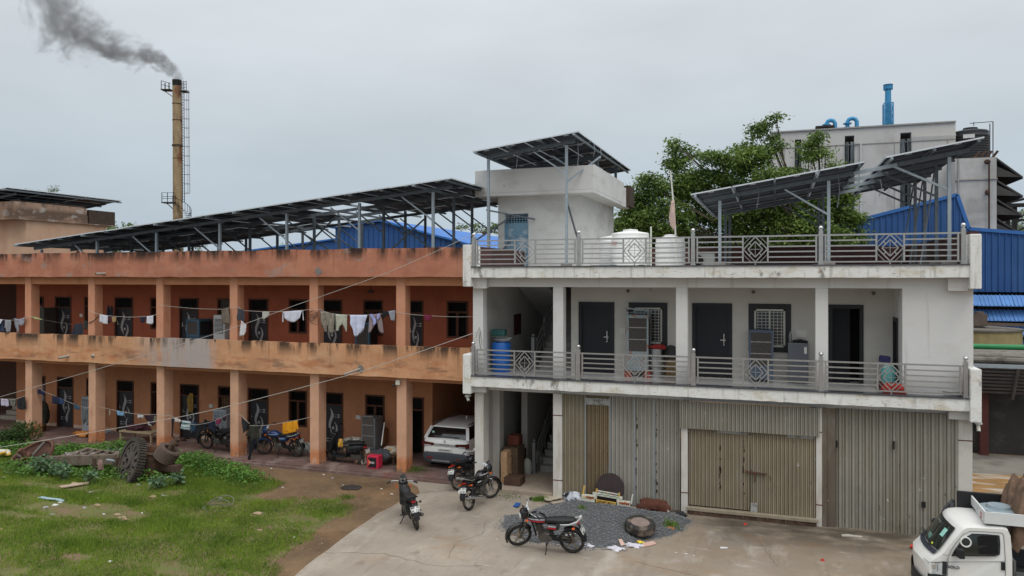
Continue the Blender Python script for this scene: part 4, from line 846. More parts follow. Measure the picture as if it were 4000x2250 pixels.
for i in range(12):
    a=-1.6+i*.24;z2=zp-.2-i*.24;b.cbox(loc(z2,1.35*math.cos(a)*.9+.25,1.2*math.sin(a)),(.9,.28,.06),(0,0,a))
    b.bar(loc(z2,1.9*math.cos(a),1.7*math.sin(a)),loc(z2+1.1,1.9*math.cos(a),1.7*math.sin(a)),.04)
    if i: b.bar(pl,loc(z2+1.1,1.9*math.cos(a),1.7*math.sin(a)),.06)
    pl=loc(z2+1.1,1.9*math.cos(a),1.7*math.sin(a))
b.build('spiral_stair',grille,T)
# smoke: a noisy volume in one closed tapering hull
P0=dp(697,312,CD);P1=dp(200,-90,CD+3);ax=(P1-P0);L=ax.length
sm=bpy.data.materials.new('smoke');sm.use_nodes=True;nt=sm.node_tree;nt.nodes.clear()
co=nd(nt,'ShaderNodeTexCoord').outputs['Object'];sp=nd(nt,'ShaderNodeSeparateXYZ',{0:co}).outputs
n1=nd(nt,'ShaderNodeTexNoise',{'Vector':co,'Scale':.16,'Detail':2});w1=nd(nt,'ShaderNodeVectorMath',{0:n1.outputs['Color'],1:(.5,.5,.5)},operation='SUBTRACT').outputs[0]
xf=nd(nt,'ShaderNodeMapRange',{0:sp[0],1:0.,2:L,3:0,4:1}).outputs[0]
amp=nd(nt,'ShaderNodeMapRange',{0:xf,1:0,2:.6,3:.2,4:6}).outputs[0]
ws=nd(nt,'ShaderNodeVectorMath',{0:w1,'Scale':amp},operation='SCALE').outputs[0]
cw=nd(nt,'ShaderNodeVectorMath',{0:co,1:ws},operation='ADD').outputs[0]
# sag of the plume's axis
SG=[(0,0),(.1,-.7),(.22,-.1),(.36,1.2),(.52,2.9),(.68,4.1),(.82,3.3),(.93,1.6),(1,0)]
fc=nt.nodes.new('ShaderNodeFloatCurve');nt.links.new(xf,fc.inputs['Value']);cv=fc.mapping.curves[0]
cv.points[0].location=(0,1/6);cv.points[1].location=(1,1/6)
for a,c in SG[1:-1]: cv.points.new(a,(c+1)/6)
fc.mapping.update()
sag=nd(nt,'ShaderNodeMath',{0:nd(nt,'ShaderNodeMath',{0:fc.outputs[0],1:6.0},operation='MULTIPLY').outputs[0],1:1.0},operation='SUBTRACT').outputs[0];cmb=nd(nt,'ShaderNodeCombineXYZ',{2:sag}).outputs[0]
cw=nd(nt,'ShaderNodeVectorMath',{0:cw,1:cmb},operation='ADD').outputs[0]
cs=nd(nt,'ShaderNodeSeparateXYZ',{0:cw}).outputs;yz=nd(nt,'ShaderNodeCombineXYZ',{1:cs[1],2:cs[2]}).outputs[0]
dist=nd(nt,'ShaderNodeVectorMath',{0:yz},operation='LENGTH').outputs['Value']
rad=nd(nt,'ShaderNodeMapRange',{0:xf,1:0,2:1,3:.72,4:4.8}).outputs[0]
rel=nd(nt,'ShaderNodeMath',{0:dist,1:rad},operation='DIVIDE').outputs[0]
n2=nd(nt,'ShaderNodeTexNoise',{'Vector':cw,'Scale':.5,'Detail':7,'Roughness':.62}).outputs[0]
n2=nd(nt,'ShaderNodeMapRange',{0:n2,1:.3,2:.7,3:-1,4:1}).outputs[0]
n2=nd(nt,'ShaderNodeMath',{0:n2,1:1.05},operation='MULTIPLY').outputs[0]
rr=nd(nt,'ShaderNodeMath',{0:rel,1:n2},operation='SUBTRACT').outputs[0]
den=nd(nt,'ShaderNodeMapRange',{0:rr,1:.25,2:.95,3:1,4:0}).outputs[0]
fall=nd(nt,'ShaderNodeMapRange',{0:xf,1:0,2:1,3:0,4:1}).outputs[0]
fr_=nt.nodes.new('ShaderNodeFloatCurve') if 0 else None
dd=nd(nt,'ShaderNodeMath',{0:1.0,1:nd(nt,'ShaderNodeMath',{0:xf,1:9.},operation='MULTIPLY').outputs[0]},operation='ADD').outputs[0]
dd=nd(nt,'ShaderNodeMath',{0:2.3,1:dd},operation='DIVIDE').outputs[0]
den=nd(nt,'ShaderNodeMath',{0:den,1:dd},operation='MULTIPLY').outputs[0]
vol=nd(nt,'ShaderNodeVolumePrincipled',{'Color':(.33,.33,.34,1),'Density':den,'Anisotropy':.2})
nd(nt,'ShaderNodeOutputMaterial',{'Volume':vol.outputs[0]})
rot=ax.to_track_quat('X','Z');hull=MB();secs=[]
for i in range(9):
    f=i/8;r_=2.2+9*f;secs.append([(L*f,r_*math.cos(a),-float(np.interp(f,[q_[0] for q_ in SG],[q_[1] for q_ in SG]))+r_*math.sin(a)) for a in np.linspace(0,2*math.pi,14,endpoint=False)])
hull.loft(secs);o=hull.build('smoke',sm,org=(0,0,0));o.location=P0+Vector((0,0,-.3));o.rotation_euler=rot.to_euler();tag(o,kind='stuff')
# ================================================================ trees
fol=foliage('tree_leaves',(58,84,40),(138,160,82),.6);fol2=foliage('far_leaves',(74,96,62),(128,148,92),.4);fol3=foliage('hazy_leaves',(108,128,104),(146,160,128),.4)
bark=M('bark',(84,74,62),.95,var=.25,sc=4,bump=.3)
def tree(name,label,lobes,Y,base,mat,size=.2,dens=230,spread=1.,trunk=.28,group=None,zb=0):
    T=thing(name,label,'tree',(base,Y,zb),group=group);cen=[];tr=MB();hub=Vector((base,Y,zb+ (at(0,0,Y).z*0+3.2)))
    C_=[]
    for (cx_,cy_,rx,ry) in lobes:
        c=at(cx_,cy_,Y);sc_=(at(cx_+1,cy_,Y)-at(cx_,cy_,Y)).length;a_,b_=rx*sc_,ry*sc_
        c.y+=rnd.uniform(-.5,.5)*spread*3*min(1,a_);C_.append((c,a_,b_));n=int(dens*math.pi*a_*b_)+60
        # layered sprays: clumps inside the lobe
        nc=max(3,int(n/34));u=npr.normal(0,1,(nc,3));u/=np.linalg.norm(u,axis=1)[:,None];rr_=npr.uniform(.25,1,nc)[:,None]**.5
        cc=np.array(c)+u*rr_*np.array([a_,max(a_,b_)*.8,b_])
        per=34;q=np.repeat(cc,per,0)+npr.normal(0,1,(nc*per,3))*np.array([.24,.24,.10])*(size/.2)**.5;cen.append(q)
    hub.z=min(c.z for c,_,_ in C_)-.4;hub.z=max(hub.z,zb+1.5)
    tr.tube([(base,Y,zb-.1),(base+.1,Y+.1,(zb+hub.z)/2),hub],[trunk,trunk*.8,trunk*.7],10)
    for c,a_,b_ in C_:
        mid=hub.lerp(c,.5)+Vector((rnd.uniform(-.4,.4),rnd.uniform(-.3,.3),-.3));tr.tube([hub,mid,c],[trunk*.3,trunk*.12,.015],6)
        for k in range(3): tr.tube([mid,c+Vector((rnd.uniform(-a_,a_)*.8,rnd.uniform(-a_,a_)*.5,rnd.uniform(-b_,b_)*.6))],[.04,.01],4)
    tr.build('trunk',bark,T,smooth=True)
    quads('crown',leaves(np.concatenate(cen),size,.5,.45),mat,T,org=(base,Y,zb))
    return T
big=[(2640,630,38,62),(2690,590,12,36),(2640,560,18,14),(2560,740,60,55),(2680,735,75,70),(2500,850,60,75),(2470,780,40,50),(2600,880,110,95),(2800,630,55,30),(2752,608,17,14),(2740,700,55,45),
 (2870,690,80,60),(2905,575,38,26),(2955,520,26,30),(2985,488,22,14),(3032,465,16,15),(3018,530,10,26),(3025,580,34,20),(2935,630,95,50),(3035,710,95,50),(3100,672,45,26),(3170,575,38,32),(3195,540,26,20),(3160,610,24,24),(3262,640,26,14),(3225,600,22,14),
 (2780,800,120,90),(2900,840,120,100),(3050,800,110,80),(3180,760,60,50),(3080,900,130,90),(3250,810,80,80),(3330,860,46,45),(3352,925,34,34),(3230,930,100,60),(2700,950,150,70),(2900,960,150,60),(3060,980,150,50),(2520,940,90,60),(3290,760,40,40),(2440,900,50,50)]
tree('shade_tree','large dark green feathery shade tree rising behind the white block roof',big,40,2.0,fol,.18,1300,1,.35)
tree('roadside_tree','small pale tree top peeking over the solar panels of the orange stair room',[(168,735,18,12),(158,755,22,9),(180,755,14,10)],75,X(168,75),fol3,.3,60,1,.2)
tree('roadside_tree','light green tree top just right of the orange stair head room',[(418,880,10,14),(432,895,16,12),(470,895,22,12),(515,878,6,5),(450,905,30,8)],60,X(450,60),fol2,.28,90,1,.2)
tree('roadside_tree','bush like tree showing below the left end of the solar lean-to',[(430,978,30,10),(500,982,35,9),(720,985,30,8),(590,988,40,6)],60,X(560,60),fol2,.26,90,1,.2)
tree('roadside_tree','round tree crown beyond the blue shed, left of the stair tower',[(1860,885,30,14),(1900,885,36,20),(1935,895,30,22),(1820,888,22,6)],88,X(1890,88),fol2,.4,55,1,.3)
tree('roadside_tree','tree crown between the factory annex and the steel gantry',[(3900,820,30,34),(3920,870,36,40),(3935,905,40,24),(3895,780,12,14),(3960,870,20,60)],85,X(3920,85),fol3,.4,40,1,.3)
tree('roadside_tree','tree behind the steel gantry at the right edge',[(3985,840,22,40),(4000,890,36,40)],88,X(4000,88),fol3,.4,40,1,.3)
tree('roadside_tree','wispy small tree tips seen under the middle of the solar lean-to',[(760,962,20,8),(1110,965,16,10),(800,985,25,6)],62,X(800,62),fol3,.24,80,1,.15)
# ================================================================ motorcycles
mud=M('muddy_alloy',(118,108,94),.6,.4,var=.25,sc=14)
seatm=M('seat_vinyl',(26,26,29),.5,var=.15,spec=.45)
redl=M('tail_lamp_red',(150,24,26),.25,spec=.6);amb=M('amber_lens',(196,90,34),.3)
lens=M('headlamp_glass',(190,194,196),.12,var=.03,spec=.7)
platem=M('number_plate',(206,206,200),.5,var=.04);ink=M('plate_ink',(36,36,40),.6)
def ring(x,w,z0,z1,n=12,p=2.6,yc=0):
    zc=(z0+z1)/2;h=(z1-z0)/2;o=[]
    for i in range(n):
        a=2*math.pi*i/n;c,s=math.cos(a),math.sin(a);o.append((x,yc+w*math.copysign(abs(c)**(2/p),c),zc+h*math.copysign(abs(s)**(2/p),s)))
    return o
def motorbike(label,loc,rz,body,stripe=None,stripe2=None,steer=0,lean=-9,alloy=True,plate=('MP 07','BK 4155'),cowl=True,grab='black',guard=False,gaiter=None,rimm=None,z=0,box=None,dirty=False):
    T=thing('motorcycle',label,'motorcycle',(loc[0],loc[1],z+.012),'motorcycles parked around the yard',local=True);T.rotation_euler=(R(lean),0,rz)
    B=lambda b,n,m,p=T,s=True,bv=0:b.build(n,m,p,smooth=s,local=True,bevel=bv)
    ax=Vector((-.42,0,.9)).normalized();hd=Vector((.40,0,.86));St=Matrix.Translation(hd)@Matrix.Rotation(steer,4,ax)@Matrix.Translation(-hd)
    def tr(b,m):
        b.v=[tuple(m@Vector(v)) for v in b.v];return b
    rimm=rimm or mud
    def wheel(cx,m=None,r=.30):
        Wm=Matrix.Translation((cx,0,r))@Matrix.Rotation(R(90),4,'X');b=MB();b.torus(r-.056,.016,Wm,30,6)
        if alloy:
            for i in range(5):
                a=2*math.pi*i/5+.3;e_=Vector((math.cos(a),0,math.sin(a)));c=Vector((cx,0,r));b.bar(c+e_*.03,c+e_*(r-.06),.03,.022)
        else:
            for i in range(16):
                a=2*math.pi*i/16;e_=Vector((math.cos(a),0,math.sin(a)));c=Vector((cx,(-1)**i*.03,r));b.bar(c+e_*.02,Vector((cx,0,r))+e_*(r-.06),.005)
        b.cyl((cx,-.06,r),(cx,.06,r),.055,n=14)
        if m: tr(b,m)
        w=B(b,'wheel',rimm);t=MB().torus(r-.037,.037,Wm@Matrix.Diagonal((1,1,1.05,1)),34,10)
        if m: tr(t,m)
        B(t,'tyre',rubber,w)
    wheel(-.63);wheel(.63,St)
    # front end
    b=MB()
    for s in (-1,1): b.tube([(.63,s*.085,.3),(.53,s*.085,.55),(.41,s*.08,.9)],[.028,.026,.018],8)
    b.cbox((.42,0,.87),(.06,.2,.04));B(tr(b,St),'fork',metalD)
    b=MB();vs=[]
    for i in range(13):
        a=R(-20+i*14);
        for y,dz in ((-.062,-.03),(-.045,.008),(0,.02),(.045,.008),(.062,-.03)): vs.append((.63+(.335+dz)*math.cos(a),y,.30+(.335+dz)*math.sin(a)))
    b.add(vs,[(5*i+j,5*i+j+1,5*i+6+j,5*i+5+j) for i in range(12) for j in range(4)]);B(tr(b,St),'front_mudguard',body)
    b=MB();hb=[(.24,.36,1.0),(.32,.27,1.02),(.39,.12,1.0),(.41,0,.95),(.39,-.12,1.0),(.32,-.27,1.02),(.24,-.36,1.0)];b.tube(hb,.013,8);hbo=B(tr(b,St),'handlebar',chrome)
    b=MB()
    for s in (-1,1): b.cyl((.27,s*.30,1.02),(.21,s*.40,.99),.02,n=10);b.bar((.33,s*.26,1.03),(.33,s*.38,.99),.012)
    B(tr(b,St),'grip',blackm,hbo)
    b=MB();b.loft([ring(.40,.085,.86,1.02),ring(.47,.125,.80,1.06),ring(.545,.12,.79,1.03),ring(.58,.095,.80,.97)])
    if cowl: b.loft([ring(.44,.10,.98,1.04),ring(.50,.09,1.0,1.12),ring(.52,.05,1.05,1.15)])
    ho=B(tr(b,St),'headlamp_cowl',body)
    B(tr(MB().loft([ring(.565,.088,.80,.93),ring(.60,.075,.815,.92)]),St),'headlamp',lens,ho)
    b=MB()
    for s in (-1,1): b.cyl((.40,s*.05,1.035),(.37,s*.05,1.05),.04,n=14)
    B(tr(b,St),'instrument_dials',lens if not dirty else metalD,ho)
    b=MB()
    for s in (-1,1): b.loft([ring(.44,.035,.80,.86,8,2,s*.17),ring(.50,.022,.81,.85,8,2,s*.18)])
    B(tr(b,St),'indicator',amb,ho)
    # tank with stripes
    tk=MB().loft([ring(-.06,.075,.70,.80),ring(.0,.115,.68,.87),ring(.12,.14,.67,.925),ring(.25,.145,.68,.93),ring(.34,.12,.72,.90),ring(.39,.07,.76,.85)]);to=B(tk,'fuel_tank',body)
    B(MB().cyl((.16,0,.92),(.16,0,.937),.035,n=14),'filler_cap',chrome,to)
    for sm_,dz,zz in ((stripe,.0,.80),(stripe2,.0,.755)):
        if sm_:
            b=MB()
            for s in (-1,1): b.loft([ring(-.03,.010,zz,zz+.02,8,2,s*.107),ring(.12,.010,zz-.005,zz+.03,8,2,s*.139),ring(.26,.010,zz,zz+.03,8,2,s*.142),ring(.36,.008,zz+.01,zz+.03,8,2,s*.11)])
            B(b,'tank_stripe',sm_,to)
    B(MB().loft([ring(-.72,.075,.80,.86),ring(-.66,.12,.775,.875),ring(-.45,.135,.75,.865),ring(-.25,.125,.73,.85),ring(-.1,.105,.72,.83),ring(-.03,.08,.73,.80)]),'seat',seatm)
    so=B(MB().loft([ring(-.34,.11,.56,.74),ring(-.2,.135,.52,.74),ring(-.08,.12,.55,.72)]),'side_panel',body)
    for sm_,zz in ((stripe,.66),(stripe2,.615)):
        if sm_:
            b=MB()
            for s in (-1,1): b.box(-.30,-.10,s*.138-.004,s*.138+.004,zz,zz+.035)
            B(b,'panel_stripe',sm_,so)
    tl=B(MB().loft([ring(-.30,.11,.68,.76),ring(-.55,.10,.71,.80),ring(-.74,.085,.75,.83),ring(-.80,.06,.77,.82)]),'tail_cowl',body)
    B(MB().loft([ring(-.77,.07,.73,.80),ring(-.825,.05,.74,.79)]),'tail_lamp',redl,tl)
    b=MB()
    for s in (-1,1): b.bar((-.72,s*.08,.70),(-.72,s*.17,.70),.012);b.loft([ring(-.69,.03,.675,.725,8,2,s*.19),ring(-.75,.025,.68,.72,8,2,s*.19)])
    B(b,'indicator',amb if not dirty else blackm,tl)
    b=MB();gm=steel if grab!='black' else blackm
    for s in (-1,1): b.tube([(-.42,s*.14,.79),(-.6,s*.155,.80),(-.76,s*.12,.86),(-.84,s*.04,.90)],.013,7)
    b.tube([(-.84,.04,.9),(-.85,0,.905),(-.84,-.04,.9)],.016,7)
    if grab=='silver':
        b=MB()
        for s in (-1,1): b.loft([ring(-.40,.012,.735,.76,8,2,s*.145),ring(-.6,.016,.745,.785,8,2,s*.15),ring(-.78,.018,.80,.86,8,2,s*.125),ring(-.86,.016,.88,.93,8,2,s*.06)])
        b.bar((-.86,-.06,.905),(-.86,.06,.905),.04,.05)
        gm=M('silver_grab_rail',(196,196,194),.35,.2,var=.05)
    B(b,'grab_rail',gm)
    # rear mudguard and plate
    b=MB();vs=[]
    for i in range(9):
        a=R(62+i*14)
        for y,dz in ((-.075,-.04),(-.055,.005),(0,.015),(.055,.005),(.075,-.04)): vs.append((-.63+(.345+dz)*math.cos(a),y,.30+(.345+dz)*math.sin(a)))
    b.add(vs,[(5*i+j,5*i+j+1,5*i+6+j,5*i+5+j) for i in range(8) for j in range(4)])
    b.loft([ring(-.80,.06,.70,.74,8),ring(-.98,.07,.40,.43,8)]);B(b,'rear_mudguard',blackm)
    Pm=Matrix.Translation((-.895,0,.60))@Matrix.Rotation(R(-90),4,'Z')@Matrix.Rotation(R(62),4,'X')
    po=B(MB().box(-.115,.115,-.075,.075,-.004,.004,Pm),'number_plate',platem)
    text('plate_text',plate[0]+'\n'+plate[1],.085,ink,po,Pm@Matrix.Translation((0,0,.006)),.001,.001)
    # engine, frame, exhaust
    b=MB();b.loft([ring(-.16,.10,.30,.50),ring(-.05,.13,.27,.50),ring(.08,.12,.27,.47),ring(.16,.07,.30,.42)])
    b.cyl((.02,-.15,.38),(.02,.15,.38),.10,n=16);b.cyl((-.12,-.13,.36),(-.12,.13,.36),.07,n=14)
    for i in range(6): b.cbox((.10+.012*i,0,.48+.033*i),(.16,.17,.014),(0,R(-20),0))
    b.cbox((.14,0,.58),(.1,.12,.2),(0,R(-20),0));B(b,'engine',metalD)
    b=MB();b.tube([(.40,0,.86),(.28,0,.60),(.22,0,.34)],.022,7);b.tube([(.38,0,.84),(.0,0,.72),(-.45,0,.68),(-.75,0,.76)],.02,7)
    for s in (-1,1): b.tube([(-.12,s*.09,.66),(-.18,s*.1,.34),(-.63,s*.1,.30)],.018,6);b.tube([(-.66,s*.12,.34),(-.52,s*.12,.68)],[.026,.02],8)
    b.bar((-.6,.1,.33),(-.1,.1,.40),.03,.09)
    for s in (-1,1): b.cyl((-.10,s*.13,.28),(-.10,s*.28,.28),.014,n=7);b.cyl((-.42,s*.12,.36),(-.42,s*.24,.38),.013,n=7)
    B(b,'frame',blackm)
    b=MB();b.tube([(.18,-.06,.44),(.24,-.1,.30),(.10,-.13,.22),(-.2,-.14,.25)],.018,8);b.tube([(-.2,-.14,.25),(-.35,-.15,.28),(-.82,-.16,.40)],[.03,.045,.048],12);b.tube([(-.82,-.16,.4),(-.86,-.16,.41)],[.048,.03],12);B(b,'exhaust',chrome if not dirty else metalD)
    b=MB();b.tube([(-.05,.12,.30),(-.07,.24,.12),(-.06,.32,.035)],.013,6);b.cbox((-.06,.33,.03),(.06,.05,.02));B(b,'side_stand',blackm)
    if guard:
        b=MB()
        for s in (-1,1): b.tube([(.28,s*.05,.66),(.30,s*.24,.64),(.31,s*.26,.5),(.27,s*.2,.32),(.22,s*.05,.30)],.016,7)
        B(b,'leg_guard',chrome)
    if box:
        b=MB()
        for i in range(4): b.bar((-.75,.16,.36+.07*i),(-.42,.16,.36+.07*i),.012)
        for i in range(3): b.bar((-.72+i*.14,.16,.36),(-.72+i*.14,.16,.57),.012)
        B(b,'saree_guard',metalD)
    return T
red=M('red_decal',(176,30,46),.35);wht=M('white_decal',(170,170,172),.35);blu=M('metallic_blue',(44,62,104),.3,.3,spec=.6);blkg=M('black_glossy',(19,20,22),.22,spec=.6);bls=M('light_blue_decal',(120,150,190),.35)
def mid(a,b_): return ((a[0]+b_[0])/2,(a[1]+b_[1])/2)
def bike(fr,re,**k):
    rz=math.atan2(fr[1]-re[1],fr[0]-re[0]);return rz,mid(fr,re)
def park(label,fr,re,**k):
    rz,m=bike(fr,re);L=math.hypot(fr[0]-re[0],fr[1]-re[1]);return motorbike(label,m,rz,**k)
park('black motorcycle with red and white stripes standing by the gravel heap in the foreground',(-5.72,17.02),(-4.46,17.08),body=blkg,stripe=wht,stripe2=red,steer=.55,lean=-10,alloy=True,grab='silver',box=1,plate=('UP 83','8615'),rimm=M('dusty_rim',(128,116,98),.6,.3,var=.25,sc=10))
park('black motorcycle seen from behind, alone on the concrete edge by the grass',(-9.42,18.36),(-8.6,17.36),body=blackm,steer=-.35,lean=-9,plate=('MP 30','BK 155'),dirty=True)
park('black motorcycle with chrome grab rail and front wheel turned, nearest the round pillar',(-7.72,20.5),(-7.92,19.27),body=blkg,steer=-.55,lean=-8,guard=True,grab='chrome',plate=('MP 34 H','2278'),rimm=M('pale_alloy_rim',(158,152,142),.5,.3,var=.15),stripe=wht)
park('black motorcycle with orange indicators parked between the white car and the pillar',(-8.62,22.15),(-8.98,20.98),body=blackp,steer=.25,lean=-8,plate=('MP 07','N 921'),guard=True,rimm=mud)
park('dusty black motorcycle under the hanging clothes on the veranda',(-19.66,22.55),(-18.45,22.42),body=blackp,steer=.2,lean=-9,grab='black',alloy=False,z=.11,dirty=True,box=1,plate=('UP 78','5821'))
park('dark blue motorcycle on the veranda beside the orange cloth',(-17.1,22.5),(-15.88,22.6),body=blu,stripe=bls,steer=.35,lean=-9,grab='chrome',z=.11,plate=('MP 07','MX 88'))
park('black motorcycle of which only handlebar and mirrors show beyond the white car',(-9.9,26.6),(-9.3,27.8),body=blackp,steer=0,lean=-6,z=.11)
# mirrors for the last one
# ================================================================ scooter
T=thing('scooter','black scooter with a yellow bag on its floorboard on the veranda','scooter',(-13.75,22.42,.13),local=True);T.rotation_euler=(R(-8),0,math.atan2(.15,-1.2))
B=lambda b,n,m,p=T,s=True:b.build(n,m,p,smooth=s,local=True)
for cx_ in (-.6,.62):
    Wm=Matrix.Translation((cx_,0,.21))@Matrix.Rotation(R(90),4,'X');w=B(MB().torus(.13,.02,Wm,20,6).cyl((cx_,-.05,.21),(cx_,.05,.21),.1),'wheel',metalD);B(MB().torus(.165,.05,Wm,26,8),'tyre',rubber,w)
dk=M('scooter_black',(30,31,34),.4,var=.2,layers=[((120,112,100),8,.6,.72,.5)])
B(MB().loft([ring(.60,.10,.35,.46),ring(.66,.12,.30,.44),ring(.80,.10,.25,.36)]),'front_mudguard',dk)
b=MB();b.loft([ring(.50,.17,.24,.40),ring(.54,.20,.30,.62),ring(.47,.19,.45,.80),ring(.38,.12,.72,.92)]);b.loft([ring(.5,.16,.20,.28),ring(.2,.17,.20,.26),ring(-.1,.17,.22,.28)]);B(b,'leg_shield',dk)
b=MB();b.loft([ring(.30,.08,.88,1.0),ring(.38,.13,.90,1.04),ring(.46,.12,.90,1.02),ring(.50,.07,.92,.98)]);b.tube([(.24,.34,1.0),(.33,.15,1.02),(.35,0,1.02),(.33,-.15,1.02),(.24,-.34,1.0)],.015,7)
h=B(b,'handlebar',dk);B(MB().loft([ring(.485,.07,.91,.99),ring(.52,.05,.92,.98)]),'headlamp',lens,h)
b=MB()
for s in (-1,1): b.tube([(.3,s*.24,1.02),(.34,s*.3,1.2)],.008,5);b.cbox((.34,s*.31,1.23),(.02,.11,.08))
B(b,'mirror',blackm,h)
B(MB().loft([ring(-.12,.12,.30,.60),ring(-.25,.17,.36,.68),ring(-.55,.19,.42,.72),ring(-.85,.12,.56,.72)]),'body_panel',dk)
B(MB().loft([ring(-.02,.10,.68,.73),ring(-.1,.14,.68,.77),ring(-.4,.16,.69,.80),ring(-.75,.12,.73,.82),ring(-.82,.08,.75,.80)]),'seat',seatm)
B(MB().loft([ring(-.84,.1,.60,.66),ring(-.89,.07,.60,.66)]),'tail_lamp',redl)
b=MB();b.cbox((-.5,.0,.28),(.42,.2,.16));b.tube([(-.3,-.16,.24),(-.8,-.17,.3)],.045,10);B(b,'engine',metalD)
B(MB().tube([(0,.1,.25),(.02,.28,.03)],.012,6),'side_stand',blackm)
B(MB().box(-.1,.1,-.004,.004,-.06,.06,Matrix.Translation((-.95,0,.5))@Matrix.Rotation(R(90),4,'Z')),'number_plate',platem)
def lump(name,label,cat,c,r,mat,seed=1,n=22,m=14,amp=.25,parent=None,group=None):
    q=random.Random(seed);ph=[q.uniform(0,6) for _ in range(8)];vs=[];c=Vector(c)
    b=MB()
    for i in range(m+1):
        t=math.pi*i/m
        for j in range(n):
            p=2*math.pi*j/n;k=1+amp*(math.sin(3*p+ph[0])*math.sin(2*t+ph[1])+.6*math.sin(5*p+ph[2]+3*t)+.4*math.sin(9*p+ph[3]-5*t))*math.sin(t)
            z=math.cos(t)*r[2]*k;vs.append((c.x+r[0]*k*math.sin(t)*math.cos(p),c.y+r[1]*k*math.sin(t)*math.sin(p),c.z+r[2]*.0+max(z,-r[2]*.55)+r[2]*.55))
    b.add(vs,[(i*n+j,i*n+(j+1)%n,(i+1)*n+(j+1)%n,(i+1)*n+j) for i in range(m) for j in range(n)])
    o=b.build(name,mat,parent,smooth=True);return tag(o,label,cat,group) if label else o
lump('yellow_bag','yellow and orange plastic bag lying against the scooter seat','bag',at(1330,1745,22.3),(.07,.08,.17),M('yellow_plastic',(206,160,50),.5,var=.2,sc=8,layers=[((190,110,70),9,.5,.6,.8)]),3)
# ================================================================ white car
cw_=M('car_white',(232,232,230),.22,var=.02,spec=.6);cgl=M('car_glass',(18,21,23),.06,var=.05,spec=.8);cbl=M('car_cladding',(66,70,76),.55,var=.08)
T=thing('white_car','white compact SUV parked tail out in the end bay of the orange block','car',(-10.12,24.5,.12),local=True);T.rotation_euler=(0,0,R(88))
B=lambda b,n,m,p=T,s=True,bv=0:b.build(n,m,p,smooth=s,local=True,bevel=bv)
def cr(x,w,z0,z1,wt=None,yr=.08):
    wt=w if wt is None else wt;h=[(0,z0),(w-.12,z0),(w-.02,z0+.08),(w,z0+(z1-z0)*.45),(w-.01,z0+(z1-z0)*.8),(wt-.03,z1-.05),(wt-.12,z1),(0,z1+.015)]
    return [(x,y,z) for y,z in h]+[(x,-y,z) for y,z in h[-2:0:-1]]
B(MB().loft([cr(-1.90,.62,.42,.86),cr(-1.88,.76,.34,.95),cr(-1.78,.83,.30,1.0),cr(-1.3,.84,.28,1.0),cr(0,.84,.26,.98),cr(1.2,.84,.28,.92),cr(1.7,.80,.30,.86),cr(1.9,.66,.36,.76)]),'body',cw_,bv=.02)
gh=[(-1.80,.78,.97),(-1.62,.72,1.16),(-1.50,.64,1.34)]
b=MB();b.loft([[(-1.80,.76,.96),(-1.80,-.76,.96),(1.15,-.76,.92),(1.15,.76,.92)],[(-1.52,.63,1.34),(-1.52,-.63,1.34),(.45,-.63,1.36),(.45,.63,1.36)]]);B(b,'cabin',cgl,bv=.03)
b=MB();b.loft([[(x,y*s_,z) for x,y,z in ((-1.60,.64,0),(-1.60,-.64,0),(-1.0,-.66,0),(.2,-.66,0),(.55,-.60,0),(.55,.60,0),(.2,.66,0),(-1.0,.66,0))] for s_,z in ((1,0),)]*0 or [[(-1.60,.62,1.33),(-1.60,-.62,1.33),(-.6,-.65,1.36),(.5,-.6,1.345),(.5,.6,1.345),(-.6,.65,1.36)],[(-1.58,.55,1.375),(-1.58,-.55,1.375),(-.6,-.56,1.43),(.45,-.5,1.39),(.45,.5,1.39),(-.6,.56,1.43)]]);B(b,'roof',cw_,bv=.02)
b=MB()
for s in (-1,1):
    b.bar((-1.4,s*.60,1.42),(.35,s*.60,1.42),.03,.03);b.bar((-1.79,s*.77,.98),(-1.53,s*.645,1.34),.10,.05);b.bar((-.3,s*.78,.98),(-.4,s*.66,1.35),.06,.03)
B(b,'roof_rail_and_pillars',M('grey_rail',(120,120,120),.4),T) if 0 else None
for s in (-1,1):
    B(MB().bar((-1.4,s*.60,1.42),(.35,s*.60,1.42),.03,.03),'roof_rail',M('grey_rail',(120,120,120),.4));B(MB().bar((-1.79,s*.77,.98),(-1.53,s*.645,1.34),.10,.05),'rear_pillar',cw_);B(MB().bar((-.3,s*.78,.98),(-.4,s*.66,1.35),.06,.03),'door_pillar',blackm)
B(MB().prism([(-.22,1.40),(-.10,1.40),(-.2,1.49)],-.02,.02),'antenna_fin',cw_)
# rear glass detail, lamps, plate, bumper
B(MB().box(-.46,.46,-.002,.002,-.06,.06,Matrix.Translation((-1.745,0,1.035))@Matrix.Rotation(R(90),4,'Z')@Matrix.Rotation(R(-35),4,'X')),'parcel_shelf',M('shelf_grey',(92,98,100),.5))
for s in (-1,1):
    B(MB().prism([(s*.36,.80),(s*.40,.87),(s*.80,.90),(s*.835,.87),(s*.83,.76),(s*.5,.77)],-1.915,-1.80,'x'),'tail_lamp',M('dark_red_lamp',(74,16,22),.15,spec=.8))
    B(MB().box(-1.922,-1.9,s*.62-.12,s*.62+.12,.775,.80),'reversing_lamp',lens)
b=MB().box(-1.925,-1.89,-.37,.37,.785,.86);B(b,'tailgate_trim',M('silver_trim',(176,178,178),.3,.3))
text('tailgate_lettering','B R E Z Z A',.07,M('chrome_letters',(92,92,94),.4),T,Matrix.Translation((-1.928,0,.825))@Matrix.Rotation(R(-90),4,'Z')@Matrix.Rotation(R(90),4,'X'),.002,0,1.0)
B(MB().torus(.035,.007,Matrix.Translation((-1.91,0,.93))@Matrix.Rotation(R(90),4,'Y'),16,6),'tail_badge',chrome)
po=B(MB().box(-1.925,-1.90,-.25,.25,.60,.70),'number_plate',platem)
